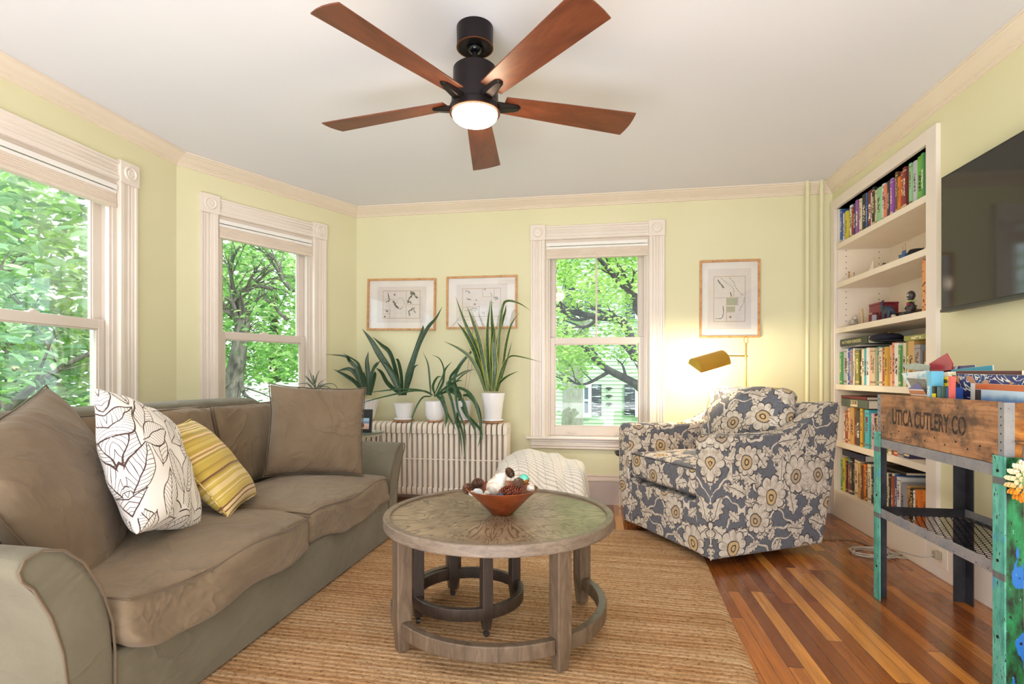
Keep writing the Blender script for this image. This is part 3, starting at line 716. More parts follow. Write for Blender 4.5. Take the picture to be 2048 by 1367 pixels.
for a in (-57, 33, 123, 213):
    b = MB(); w = .022; sec = [(-w, -w), (w, -w), (w, w), (-w, w)]; zs = [(.03, .7), (.09, 1), (.385, 1)]
    vs = [(x * s_, y * s_, z) for z, s_ in zs for x, y in sec]; fs = [(3, 2, 1, 0)] + [(i * 4 + j, i * 4 + (j + 1) % 4, i * 4 + 4 + (j + 1) % 4, i * 4 + 4 + j) for i in range(2) for j in range(4)] + [(8, 9, 10, 11)]
    b.add(vs, fs); o = b.build('leg', DK, it, bevel=.003, smooth=0); o.matrix_local = Matrix.Rotation(R(a), 4, 'Z') @ Matrix.Translation((.225, 0, 0))
    c = MB(); c.M = Matrix.Translation((0, 0, .0)); c.tube([(-.007, 0, -.0 + .013), (.007, 0, .013)], .013, 16).box(-.009, .009, -.004, .004, .013, .032)
    q = c.build('castor', plain('castor_metal', (90, 88, 88), .3, .8), o)
    q.matrix_local = Matrix.Identity(4)
MB().ring((0, 0, 0), .222, .246, .075, .125, seg=64).build('ring_stretcher', DK, it, bevel=.003, smooth=40)

# bowl and its finds
TT = TZ - .005
BX, BY = on_z(997, 1029, TT + .0)[:2]; BX, BY = BX + .012, BY + .02
bw = thing('wooden_bowl', 'flared reddish wooden bowl of shells and pods on the coffee table', 'bowl', (BX, BY, TT + .0005))
BOWLW = m_wood('cherry_bowl_wood', ((96, 42, 20), (132, 62, 30), (158, 82, 42)), (9, 9, 30), .3)
MB().lathe([(.0001, .0), (.044, .0), (.048, .004), (.078, .035), (.110, .068), (.140, .096), (.155, .109), (.151, .111), (.134, .097), (.104, .070), (.070, .038), (.04, .014), (.0001, .012)], seg=64).build('bowl_body', BOWLW, bw, smooth=50)
bz = TT
def m_shell():
    nb = NB('white_shell'); x, y, z = nb.sep(nb.tc()); n = nb.noise(nb.tc(), 22, 4, .6, .5); s_ = nb.noise(nb.com(x * 120, y * 20, z * 20), 1, 2)
    c = nb.ramp(n, [(.35, lin(184, 160, 138)), (.5, lin(214, 206, 196)), (.7, lin(224, 220, 214))]); m = nb.set(base=nb.mix(nb.ss(s_, .6, .8) * .3, c, lin(200, 168, 140)), rough=.45); nb.bump(s_, .2, .002); return m
SHELL = m_shell()
def put(px, py, dy=0, dz=0):   # a spot in the bowl
    p = on_y(px, py, BY + dy); return p
# whelk: spiral body with a pointed spire and long canal
wk = MB()
def whelk(mb, L=.1, Rr=.044):
    vs, fs = [], []; n, s_ = 26, 22
    for i in range(n + 1):
        t = i / n; x = (t - .42) * L; r = Rr * (math.sin(PI * min(1, (t / .42)) / 2) ** .8 if t < .42 else max(0, 1 - ((t - .42) / .58)) ** .62) + .001
        step = 1 + (.10 * ((t * 9) % 1) if t > .6 else 0)
        for k in range(s_):
            an = 2 * PI * k / s_; q = 1 + .22 * math.sin(an - 1.2 - t * 3) * (1 if t < .7 else .3)
            vs.append((x, r * q * step * math.cos(an), r * q * step * math.sin(an) * .92))
    for i in range(n):
        for k in range(s_): k2 = (k + 1) % s_; fs.append((i * s_ + k, (i + 1) * s_ + k, (i + 1) * s_ + k2, i * s_ + k2))
    mb.add(vs, fs); return mb
o = whelk(MB(), .118, .047).build('whelk_shell', SHELL, smooth=60); p = put(990, 970, .0); o.location = (p.x, p.y, bz + .118); o.rotation_euler = (R(20), R(-52), R(20)); tag(o, 'large white whelk shell at the centre of the wooden bowl', 'shell')
def cone_mesh(L, Rr, rows=9, per=9, spike=.25):
    mb = MB(); mb.ell((0, 0, 0), (Rr * .72, Rr * .72, L * .46), 12, 8)
    for i in range(rows):
        t = (i + .5) / rows; z = -L / 2 + L * t; r = Rr * math.sin(PI * (.12 + .8 * t)) ** .8
        for k in range(per):
            a = 2 * PI * (k + .5 * (i % 2)) / per + i * .1; c, s_ = math.cos(a), math.sin(a); w = Rr * .34
            tip = Vector((c * r * (1 + spike), s_ * r * (1 + spike), z + L * .05)); b0 = Vector((c * r * .6, s_ * r * .6, z - L * .05))
            tv = Vector((-s_, c, 0)) * w
            vs = [b0 - tv * .6, b0 + tv * .6, tip + tv * .7, tip - tv * .7, tip + Vector((0, 0, -L * .05)), b0 + Vector((0, 0, L * .06))]
            mb.add(vs, [(0, 1, 2, 3), (0, 3, 4), (1, 4, 2), (2, 4, 3), (0, 4, 1), (3, 2, 5)])
    return mb
CONE = m_wood('pine_cone_scales', ((64, 40, 30), (104, 70, 52), (166, 132, 108)), (40, 40, 40), .8)
CONE2 = m_wood('reddish_pod', ((92, 40, 24), (132, 62, 38), (178, 110, 80)), (60, 60, 60), .6)
for lb, px, py, L, r_, rot, mm, dy in (('small brown pine cone at the upper left of the bowl', 955, 967, .058, .021, (R(70), R(20), R(60)), CONE, .03), ('dark pine cone on the left rim inside the bowl', 936, 977, .05, .02, (R(40), R(-30), 0), CONE, .0),
    ('long reddish spiny pod across the front right of the bowl', 1020, 985, .1, .026, (R(84), R(0), R(80)), CONE2, -.045), ('brown knotted pod standing at the back of the bowl', 1020, 945, .05, .016, (R(20), R(-30), 0), CONE, .06)):
    p = put(px, py, dy); o = cone_mesh(L, r_, 11 if L > .08 else 8, 11, .2).build('seed_cone', mm, smooth=20); o.location = p; o.rotation_euler = rot; tag(o, lb, 'pine cone')
# twig ball
tb = MB()
for k in range(46):
    a, b = Vector((rnd.gauss(0, 1), rnd.gauss(0, 1), rnd.gauss(0, 1))).normalized(), Vector((rnd.gauss(0, 1), rnd.gauss(0, 1), rnd.gauss(0, 1))).normalized(); b = (b - a * a.dot(b)).normalized(); r_ = rnd.uniform(.019, .026)
    s0 = rnd.uniform(0, 6); tb.tube([(a * math.cos(s0 + q * .5) + b * math.sin(s0 + q * .5)) * r_ * (1, 1, .85)[0] for q in range(7)], .0008, 4, caps=False)
p = put(1036, 965, -.02); o = tb.build('twig_ball', plain('dry_twig', (104, 78, 62), .8), loc=p); tag(o, 'ball of curled dry twigs at the right of the bowl', 'twig ball')
def m_ornament():
    nb = NB('turquoise_gold_glass'); x, y, z = nb.sep(nb.tc()); n = nb.noise(nb.tc(), 60, 2)
    return nb.set(base=nb.mix((z + n * .012 > .010), lin(150, 104, 46), lin(92, 206, 186)), rough=.12, metal=.2, coat=1)
p = put(1048, 958, .02); o = MB().ell((0, 0, 0), (.023, .023, .023), 24, 14).build('glass_bauble', m_ornament(), loc=p); tag(o, 'turquoise and gold glass ball on the right of the bowl', 'bauble')
p = put(1060, 975, -.01); o = whelk(MB(), .045, .019).build('seashell', SHELL, smooth=60, loc=p); o.rotation_euler = (0, R(-30), R(60)); tag(o, 'small pale pink shell at the right rim of the bowl', 'shell')
p = put(955, 984, -.05)
cl = thing('clay_cup', 'little white printed jar lying at the front left of the bowl', 'jar', p); cl.rotation_euler = (R(80), R(12), R(28))
MB().lathe([(.0001, -.024), (.014, -.024), (.016, -.02), (.0165, .012), (.014, .018), (.014, .026), (.0001, .026)], seg=24).build('jar_body', plain('printed_white', (232, 230, 234), .4), cl)
MB().cyl((0, 0, 0), .0152, .018, .0275, 24).build('lid', plain('pale_lid', (206, 216, 224), .35), cl, bevel=.002)
MB().ring((0, 0, 0), .0163, .0168, -.004, .006, R(200), R(300), seg=12).build('pink_print', plain('pink_ink', (226, 120, 130), .5), cl)
for px, py, dy, rr in ((945, 986, -.02, .017), (968, 990, -.07, .012), (975, 985, -.03, .015)):
    p = put(px, py, dy); o = MB().ell((0, 0, 0), (rr, rr * .8, rr * .7), 14, 9, fn=lambda d: 1 + .18 * mn.noise(d * 3)).build('seashell', SHELL, loc=p)
    tag(o, {945: 'knobbly white shell beside the left cone in the bowl', 968: 'small white shell at the front rim of the bowl', 975: 'white shell tucked under the large whelk'}[px], 'shell')
p = put(1002, 991, -.06); o = MB().ell((0, 0, 0), (.017, .012, .014), 14, 9, fn=lambda d: 1 + .1 * mn.noise(d * 2)).build('pebble', plain('dark_blue_stone', (58, 66, 84), .4), loc=p); tag(o, 'dark blue stone under the whelk at the bowl front', 'stone')
# dry filler so that the finds rest on something
fil = MB().lathe([(.0001, .0), (.07, .002), (.108, .006), (.118, .0)], seg=30, wob=lambda a, z: 1 + .03 * math.sin(a * 7)).build('dried_filler', CONE, loc=(BX, BY, bz + .079)); tag(fil, 'dark dried seed heads filling the bottom of the wooden bowl', 'seeds', kind='stuff')

# ---------------------------------------------------------------- sofa
SOF = m_fabric('taupe_sofa_twill', (120, 102, 82), (130, 112, 91), weave=700, fold=.009)
SOF2 = m_fabric('grey_taupe_slipcover', (108, 101, 84), (118, 111, 94), weave=700, fold=.004)
SOFP = m_fabric('taupe_piping', (100, 83, 66), (110, 93, 74), weave=700)
PILB = m_fabric('brown_taupe_pillow', (116, 98, 79), (126, 108, 88), weave=700, fold=.008, fs=(3, 3, 3))
sf = thing('sofa', 'long taupe slipcovered sofa under the bay windows', 'sofa', (-1.9, 2.31, 0))
def L(x, y, z=0): return (x + 1.9, y - 2.31, z)
# arm: flared, rolled outwards
inner = [(0, .019), (0, .28), (-.012, .38), (-.05, .48), (-.105, .56), (-.16, .605), (-.215, .622), (-.258, .612), (-.27, .588), (-.262, .565), (-.235, .54), (-.19, .46), (-.155, .36), (-.14, .26), (-.135, .019)]
def arm(y_in, sg, name):
    mb = MB(); xs = [-2.40, -2.1, -1.8, -1.6, -1.45, -1.385, -1.355, -1.345]; vs, fs = [], []; n = len(inner)
    for xi, x in enumerate(xs):
        for k, (dy, z) in enumerate(inner):
            z += .032 * max(0, z - .3) / .3 * (sg > 0)
            shrink = {5: .995, 6: .985, 7: .965}.get(xi, 1); cy, cz = -.13, .33
            dy2 = cy + (dy - cy) * shrink; z2 = z if z < .03 else cz + (z - cz) * shrink
            w = .007 * mn.noise(Vector((x * 6, dy * 14, z * 7 + sg)))
            xx = x + (.03 * max(0, (z - .3)) if xi >= 4 else 0)
            vs.append(L(xx, y_in + sg * (dy2 + w), z2 + w))
    for i in range(len(xs) - 1):
        for k in range(n): k2 = (k + 1) % n; q = (i * n + k, i * n + k2, (i + 1) * n + k2, (i + 1) * n + k); fs.append(q if sg > 0 else q[::-1])
    cap = tuple((len(xs) - 1) * n + k for k in range(n)); fs.append(cap if sg > 0 else cap[::-1]); fs.append(tuple(range(n))[::-1] if sg > 0 else tuple(range(n)))
    o = mb.add(vs, fs).build(name, SOF2, sf, smooth=48, sub=2)
    inner2 = [(dy, z + .032 * max(0, z - .3) / .3 * (sg > 0)) for dy, z in inner]
    pp = [L(-1.345 + .03 * max(0, z - .3), y_in + sg * (-.13 + (dy + .13) * .975), .33 + (z - .33) * .975 if z > .03 else z) for dy, z in inner2]
    MB().tube(pp, .0035, 6).build('arm_piping', SOFP, o, smooth=60)
arm(1.318, 1, 'arm'); arm(3.302, -1, 'arm')
b = MB(); b.prism([(-2.42, .019), (-1.35, .019), (-1.345, .10), (-1.348, .27), (-1.36, .285), (-2.42, .285)], 1.315 - 2.31, 3.305 - 2.31, 'y')
b.v = [(x + 1.9, y, z) for x, y, z in b.v]; b.build('base', SOF2, sf, smooth=0, bevel=.01, bseg=3)
bk = MB(); pr = [(-2.47, .019), (-2.29, .019), (-2.27, .5), (-2.262, .8), (-2.27, .895), (-2.30, .925), (-2.36, .935), (-2.43, .925), (-2.46, .88), (-2.47, .6)]
ys = [1.22, 1.26, 1.5, 1.9, 2.3, 2.7, 3.1, 3.34, 3.38]; vs, fs = [], []; n = len(pr)
for yi, y in enumerate(ys):
    for x, z in pr:
        s_ = .93 if yi in (0, 8) else 1; dz = .006 * mn.noise(Vector((y * 3, x, z))) if z > .1 else 0
        vs.append((x * s_ + (1 - s_) * -2.36 + 1.9, y - 2.31, (z * s_ if z > .1 else z) + dz))
for i in range(len(ys) - 1):
    for k in range(n): k2 = (k + 1) % n; fs.append((i * n + k, i * n + k2, (i + 1) * n + k2, (i + 1) * n + k))
fs += [tuple(range(n))[::-1], tuple((len(ys) - 1) * n + k for k in range(n))]
bk.add(vs, [f[::-1] for f in fs]).build('back', SOF2, sf, smooth=50, sub=2)
def seat_cushion(y0, y1, seed, hx=(-2.02, -1.315)):
    cx, cy = (hx[0] + hx[1]) / 2, (y0 + y1) / 2; Lx, Ly = hx[1] - hx[0], y1 - y0
    mb = MB(); softbox(mb, Lx / 2, Ly / 2, .07, .035, crown=.052, n=16, seed=seed, wr=.012, under=.0)
    # the front droops and puffs forward over the base
    nv = []
    for x, y, z in mb.v:
        f = max(0, (x / (Lx / 2) - .55) / .45); v = y / (Ly / 2)
        z2 = z - (.035 * f * f if z < 0 else .012 * f) - (.022 * (1 - v * v) * f if z < 0 else 0) + .010 * mn.noise(Vector((x * 5, y * 4, seed))) + .012 * f * math.sin(v * 5 + seed)
        fold = .012 * math.sin((y * 9 + z * 22) + seed + 3 * mn.noise(Vector((y * 4, z * 8, seed)))) * f * (1 if z < .06 else .2)
        nv.append((x + .018 * f * (1 - v * v) + fold, y, z2))
    mb.v = nv
    o = mb.build('seat_cushion', SOF, sf, smooth=70, sub=1); o.location = L(cx, cy, .372)
    rim = []
    for sx, sy in ((-1, -1), (1, -1), (1, 1), (-1, 1)): rim.append((sx * (Lx / 2 - .012), sy * (Ly / 2 - .012)))
    pts = []
    for i in range(4):
        p, q = rim[i], rim[(i + 1) % 4]
        for k in range(16):
            t = k / 16; x, y = p[0] + (q[0] - p[0]) * t, p[1] + (q[1] - p[1]) * t; f = max(0, (x / (Lx / 2) - .55) / .45); v = y / (Ly / 2)
            pts.append((x + .018 * f * (1 - v * v) + (.006 if x > .2 else 0), y, .061 - .012 * f + .010 * mn.noise(Vector((x * 5, y * 4, seed))) + .012 * f * math.sin(v * 5 + seed)))
    MB().tube(pts + pts[:1], .0035, 6, caps=False).build('cushion_piping', SOFP, o, smooth=60)
    return o
seat_cushion(1.325, 2.315, 1); seat_cushion(2.322, 3.298, 5, (-2.02, -1.335))
def back_cushion(y0, y1, seed):
    mb = MB(); softbox(mb, (y1 - y0) / 2, .235, .075, .045, crown=.05, n=14, seed=seed, wr=.010, under=.02)
    M4 = Matrix.Translation(L(-2.12, (y0 + y1) / 2, .668)) @ Matrix.Rotation(R(-14), 4, 'Y') @ Matrix(((0, 0, 1, 0), (1, 0, 0, 0), (0, 1, 0, 0), (0, 0, 0, 1)))
    o = mb.build('back_cushion', SOF, sf, smooth=70, sub=1); o.matrix_local = M4
    hx, hy = (y1 - y0) / 2 - .012, .223
    pts = []
    for (ax_, ay_), (bx_, by_) in (((-1, -1), (1, -1)), ((1, -1), (1, 1)), ((1, 1), (-1, 1)), ((-1, 1), (-1, -1))):
        for k in range(12): t = k / 12; pts.append(((ax_ + (bx_ - ax_) * t) * (hx + .004), (ay_ + (by_ - ay_) * t) * (hy + .004), .062))
    MB().tube(pts + pts[:1], .003, 6, caps=False).build('cushion_piping', SOFP, o, smooth=60)
back_cushion(1.33, 2.00, 3); back_cushion(2.005, 2.66, 8); back_cushion(2.665, 3.27, 12)

def pillow(label, c, u, v, w, h, t, m, seed, piping=None, sub=1, wr=.008, ear=.07, group=None):
    mb, rim = pillow_mesh(w, h, t, seed, wr=wr, ear=ear)
    o = mb.build('throw_pillow', m, smooth=80, sub=sub); o.matrix_world = frame_matrix(c, u, v)
    if piping:
        q = MB().tube(rim, .0035, 6, caps=False).build('piping', piping, o, smooth=60)
    return tag(o, label, 'pillow', group)
pillow('plain taupe pillow leaning on the far arm of the sofa', (-1.675, 3.0, .745), (.87, .49, -.05), (-.10, .17, 1), .56, .55, .19, PILB, 4, SOFP, wr=.009)
pillow('large plain taupe pillow slumped against the near arm of the sofa', (-1.81, 1.56, .690), (-.50, .80, .20), (-.45, -.1, .9), .74, .62, .22, PILB, 9, SOFP, wr=.013)

def m_leafprint():
    nb = NB('leaf_line_print'); o = nb.tc('UV'); w = nb.noise(o, 7, 2, col=True)
    wx, wy, _ = nb.sep(w); x, y, _ = nb.sep(o)
    out = None
    for sc, off, th in ((8.5, 0.0, .014), (8.5, 3.7, .014)):
        p = nb.com(x * sc + wx * .5 + off, y * sc * .8 + wy * .5 + off * 1.3)
        d, col, pos = nb.vor(p, 1, .75)
        px_, py_, _ = nb.sep(p); qx, qy, _ = nb.sep(pos); cr, cg, cb = nb.sep(col)
        a = (cr - .5) * 2.4 + 1.2; ca, sa = nb.m('COSINE', a), nb.m('SINE', a); dx, dy = px_ - qx, py_ - qy
        u = dx * ca + dy * sa; v = dy * ca - dx * sa; av = v.abs(); LN = .62
        un = u / LN; wd = (1 - un * un) * .30 * (1 - un * .3); inside = (av < wd) * (un.abs() < 1)
        edge = ((av - wd).abs() < th * 1.2) * (un.abs() < 1); mid = (av < th) * (un.abs() < 1.05)
        vein = (((u - av * .9) * 9).fract() < .14) * inside
        k = nb.m('MAXIMUM', nb.m('MAXIMUM', edge, mid), vein)
        out = k if out is None else nb.m('MAXIMUM', out * (1 - inside), k)
    f = nb.noise(nb.tc(), 500, 2)
    m = nb.set(base=nb.mix(out, lin(236, 230, 226), lin(74, 52, 46)), rough=.85, sheen=.1); nb.bump(f, .2, .001); return m
def m_stripes():
    nb = NB('woven_gold_stripes'); x, y, z = nb.sep(nb.tc('UV')); n = nb.noise(nb.com(x * 60, y * 4, 0), 1, 2); k = nb.wn(nb.com((y * 130 + n * .4).floor(), 1, 2)); f = nb.noise(nb.com(x * 300, y * 1200, 0), 1, 2)
    c = nb.ramp(k, [(0, lin(196, 168, 76)), (.25, lin(224, 200, 140)), (.4, lin(168, 142, 60)), (.56, lin(232, 196, 150)), (.72, lin(206, 182, 92)), (.86, lin(118, 76, 50)), (.93, lin(188, 158, 66))], 'CONSTANT')
    m = nb.set(base=nb.mix(nb.ss(f, .5, .8) * .2, c, lin(120, 90, 50)), rough=.75, sheen=.15); nb.bump(f, .3, .001); return m
pillow('white pillow printed with brown leaf outlines, on the sofa', (-1.655, 1.765, .735), (-.30, .93, -.26), (-.34, -.10, .93), .48, .53, .21, m_leafprint(), 21, None, wr=.012, ear=.06)
STR = m_stripes()
pillow('mustard striped pillow between the leaf pillow and seat centre', (-1.765, 2.20, .665), (-.36, .93, 0), (-.57, -.25, .78), .46, .49, .18, STR, 33, STR, wr=.006)

# ---------------------------------------------------------------- armchair
def m_floral():
    nb = NB('floral_linen'); o = nb.tc('UV'); w = nb.noise(o, 9, 2, col=True); wx, wy, _ = nb.sep(w); x0, y0, _ = nb.sep(o)
    x = x0 + (wx - .5) * .045; y = y0 + (wy - .5) * .045
    cream, tan, dark, ochre = lin(214, 204, 190), lin(170, 152, 136), lin(62, 54, 54), lin(200, 170, 122)
    f = nb.noise(nb.com(x0 * 420, y0 * 26, 0), 1, 3); f2 = nb.noise(o, 700, 2)
    g = nb.mix(nb.ss(f, .35, .7), lin(92, 93, 100), lin(118, 119, 128)); big = nb.noise(o, 30, 3)
    creamv = nb.mix(nb.ss(big, .4, .7) * .75, cream, tan)
    # vines
    vn = nb.noise(nb.com(x * 5.2, y * 5.2, 4), 1, 1.5); vd = (vn - .5).abs(); c = nb.mix((vd < .017), g, creamv)
    vd2 = (vd - .019).abs(); c = nb.mix((vd2 < .0028) * .8, c, dark)
    def layer(c, sc, off, rand, leafy, rmax, petals):
        p = nb.com(x * sc + off, y * sc + off * .7); d, col, pos = nb.vor(p, 1, rand)
        px_, py_, _ = nb.sep(p); qx, qy, _ = nb.sep(pos); cr, cg, cb = nb.sep(col); dx, dy = px_ - qx, py_ - qy
        r = nb.m('SQRT', dx * dx + dy * dy); ang = nb.m('ARCTAN2', dy, dx) + cr * 6.28
        if leafy:
            a = cr * 6.28; ca, sa = nb.m('COSINE', a), nb.m('SINE', a); u = dx * ca + dy * sa; v = (dy * ca - dx * sa).abs(); un = u / rmax
            wd = (1 - un * un) * rmax * .55 * (1 + nb.m('SINE', u * 34) * .22); ins = (v < wd) * (un.abs() < 1)
            edge = ((v - wd).abs() < .02) * (un.abs() < 1); mid = (v < .014) * (un.abs() < .9); vein = (((u - v * .8) * 7).fract() < .12) * ins
            c = nb.mix(ins, c, creamv); c = nb.mix(vein * .5, c, tan); return nb.mix(nb.m('MAXIMUM', edge, mid) * .85, c, dark)
        k = nb.m('ABSOLUTE', nb.m('SINE', ang * petals)); k = nb.m('POWER', k, .45)
        squash = 1 + nb.m('SINE', ang + cg * 6) * .16
        RR = (k * .34 + .66) * rmax * squash * (cb * .25 + .8); ins = r < RR; edge = (r - RR).abs() < .015
        sep_ = (k < .45) * (r > rmax * .34) * ins; ray_ = (nb.m('ABSOLUTE', nb.m('SINE', ang * petals * 3)) < .2) * (r < RR * .84) * (r > rmax * .34)
        c = nb.mix(ins, c, creamv); c = nb.mix(sep_ * .9, c, tan); c = nb.mix(ray_ * .4, c, tan); c = nb.mix(edge * .9, c, dark)
        ring2 = (r < rmax * .36); c = nb.mix(ring2, c, nb.mix(cg, tan, ochre)); c = nb.mix(((r - rmax * .36).abs() < .012) * .9, c, dark)
        c = nb.mix((r < rmax * .13), c, ochre); c = nb.mix(((r - rmax * .13).abs() < .012), c, dark); return c
    c = layer(c, 8.6, 5.3, .9, True, .42, 0)
    c = layer(c, 5.6, 1.9, .85, True, .44, 0)
    c = layer(c, 3.7, 9.1, .75, False, .40, 5)
    c = nb.mix(nb.ss(f, .55, .8) * .16, c, lin(80, 82, 96))
    m = nb.set(base=c, rough=.9, sheen=.1, spec=.2); nb.bump(f + f2 * .6, .25, .001); return m
FLO = m_floral()
C1 = Vector((.600, 3.085)); ub = Vector((.869, .495)); uf = Vector((-.495, .869))
CW, CD = .93, .93
ctr = C1 + ub * CD / 2 + uf * CW / 2
# local frame: +x back, +y far side; front at x = -CD/2
ac = thing('armchair', 'swivel armchair in blue grey floral linen by the bookcase', 'armchair', (ctr.x, ctr.y, 0), math.atan2(ub.y, ub.x))
def side(y0, y1, nm):
    h, d = .735, CD / 2
    poly = [(-d + .02, .05), (-d, .30), (-d - .005, h - .03), (-d + .02, h), (-.10, h - .006), (.06, h), (.16, h + .02), (.26, h + .065), (.36, h + .13), (.44, h + .165), (.50, h + .172), (.53, h + .15), (.52, h + .07), (.455, .40), (.40, .05)]
    mb = MB(); n = len(poly); lay = [0, .2, .8, 1]; vs, fs = [], []
    for i, t in enumerate(lay):
        for x, z in poly:
            y = y0 + (y1 - y0) * t; tap = (z < .1) * .018 * (1 if y0 < 0 else -1) * (1 if abs(y) > .4 else 0)
            vs.append((x, y + tap, z + (.008 if 0 < t < 1 and z > .6 else 0)))
    for i in range(3):
        for k in range(n): k2 = (k + 1) % n; fs.append((i * n + k, (i + 1) * n + k, (i + 1) * n + k2, i * n + k2))
    fs += [tuple(range(n)), tuple(3 * n + k for k in range(n - 1, -1, -1))]
    if (y1 > y0): fs = [f[::-1] for f in fs]
    mb.add(vs, fs); return mb.build(nm, FLO, ac, bevel=.018, bseg=4, smooth=60)
hw = CW / 2
side(-hw, -hw + .125, 'arm'); side(hw - .125, hw, 'arm')
mb = MB(); mb.prism([(-.44, .055), (-.445, .35), (-.30, .37), (.36, .37), (.38, .06)], -hw + .11, hw - .11, 'y'); mb.build('seat_base', FLO, ac, bevel=.012, bseg=3, smooth=60)
mb = MB(); mb.prism([(.28, .3), (.36, .86), (.40, .895), (.46, .905), (.51, .89), (.50, .8), (.42, .3), (.385, .055), (.30, .055)], -hw + .115, hw - .115, 'y'); mb.build('back', FLO, ac, bevel=.02, bseg=4, smooth=60)
mb = MB(); softbox(mb, .375, hw - .13, .085, .04, crown=.03, n=14, seed=2, wr=.005); sc = mb.build('seat_cushion', FLO, ac, smooth=70, sub=1); sc.location = (-.085, 0, .462)
for zz in (.076, -.076):
    pts = []
    for (ax_, ay_), (bx_, by_) in (((-1, -1), (1, -1)), ((1, -1), (1, 1)), ((1, 1), (-1, 1)), ((-1, 1), (-1, -1))):
        for k in range(10): t = k / 10; pts.append(((ax_ + (bx_ - ax_) * t) * .370, (ay_ + (by_ - ay_) * t) * (hw - .135), zz))
    MB().tube(pts + pts[:1], .0035, 6, caps=False).build('cushion_piping', plain('dark_linen_piping', (80, 72, 74), .9), sc, smooth=60)
mb = MB(); softbox(mb, hw - .13, .255, .08, .055, crown=.085, n=16, seed=6, wr=.012, under=.02)
o = mb.build('back_cushion', FLO, ac, smooth=70, sub=1)
o.matrix_local = Matrix.Translation((.215, 0, .750)) @ Matrix.Rotation(R(18), 4, 'Y') @ Matrix(((0, 0, -1, 0), (-1, 0, 0, 0), (0, 1, 0, 0), (0, 0, 0, 1)))
for yy in (-hw + .0005, hw - .0005):
    pts = [(-CD / 2 + .004, yy, .06), (-CD / 2 - .001, yy, .70), (-CD / 2 + .02, yy, .737), (-.1, yy, .731), (.06, yy, .737), (.16, yy, .757), (.26, yy, .80), (.36, yy, .866), (.44, yy, .902), (.50, yy, .908)]
    MB().tube(pts, .003, 6).build('arm_piping', FLO, ac, smooth=60)
MB().cyl((-.02, 0, 0), .30, .019, .05, 40).build('swivel_base', BLACK, ac)

# ---------------------------------------------------------------- radiator
RADP = m_paint('cream_radiator_enamel', (228, 216, 202), (234, 223, 210), .35)
RX0, RX1, RYF, RYB = -2.02, -.725, 4.235, 4.43
rad = thing('radiator', 'tall cream cast iron column radiator under the potted plants', 'radiator', ((RX0 + RX1) / 2, 4.33, 0))
NS = 29; pit = (RX1 - RX0) / NS
sec = MB()
for y in (-.075, -.025, .025, .075):
    sec.tube([(0, y, .10), (0, y, .135), (0, y, .62), (0, y, .655)], [.010, .0165, .0165, .010], 12)
def loop(z0, z1, h):
    pts = []; n = 10
    for k in range(n + 1): a = PI * k / n; pts.append((-.098 * math.cos(a), h(z0, z1, math.sin(a))))
    return pts
top = [(-.098 * math.cos(PI * k / 14), .635 + .057 * math.sin(PI * k / 14) ** .45) for k in range(15)]
sec.prism(top + [(.098, .60), (-.098, .60)], -.0165, .0165, 'x')
bot = [(-.098 * math.cos(PI * k / 14), .13 - .05 * math.sin(PI * k / 14) ** .45) for k in range(15)]
sec.prism(bot + [(.098, .16), (-.098, .16)], -.0165, .0165, 'x')
sec.tube([(-pit / 2, 0, .655), (pit / 2, 0, .655)], .018, 10).tube([(-pit / 2, 0, .115), (pit / 2, 0, .115)], .018, 10)
sec.box(-pit / 2, pit / 2, -.09, -.084, .385, .395)
base_sec = None
for k in range(NS):
    x = RX0 + pit * (k + .5) - (RX0 + RX1) / 2
    if base_sec is None: base_sec = sec.build('column_section', RADP, rad, bevel=.005, bseg=2, smooth=50); base_sec.location = (x, 0, 0)
    else: dup(base_sec, rad, location=(x, 0, 0))
for x in (RX0 + .03 - (RX0 + RX1) / 2, RX1 - .03 - (RX0 + RX1) / 2):
    for y in (-.075, .075): MB().tube([(x, y, .0), (x, y * .95, .1)], [.022, .014], 10).build('foot', RADP, rad)
MB().tube([(RX1 - (RX0 + RX1) / 2 - .01, .02, .12), (RX1 - (RX0 + RX1) / 2 + .05, .02, .12), (RX1 - (RX0 + RX1) / 2 + .05, .02, .0)], .014, 10).build('supply_pipe', RADP, rad)
RT = .6925

# ---------------------------------------------------------------- potted plants
POT = m_paint('white_glazed_ceramic', (238, 237, 240), (243, 242, 244), .18)
def m_cork():
    nb = NB('cork'); n = nb.noise(nb.tc(), 130, 3); m = nb.set(base=nb.ramp(n, [(.3, lin(150, 96, 58)), (.5, lin(196, 144, 98)), (.7, lin(214, 168, 122))]), rough=.9); nb.bump(n, .3, .002); return m
CORK = m_cork(); SOIL = plain('potting_soil', (52, 38, 30), .95)
def m_snake(name, edge, a, b):
    nb = NB(name); u, v, _ = nb.sep(nb.tc('UV')); o = nb.tc(); n = nb.noise(nb.com(u * 3, v * 34, 0), 1, 3, .6, .8)
    c = nb.ramp(n, [(.35, lin(*a)), (.55, lin(*b)), (.7, lin(*a))]); e = ((u - .5).abs() > .40)
    if edge: c = nb.mix(e, c, lin(196, 196, 92))
    m = nb.set(base=c, rough=.38, coat=.1); return m
SNV = m_snake('variegated_snake_leaf', True, (32, 56, 32), (70, 100, 58)); SNG = m_snake('dark_snake_leaf', False, (22, 44, 28), (52, 82, 50)); CAC = m_snake('strap_leaf', False, (34, 66, 38), (54, 90, 52))
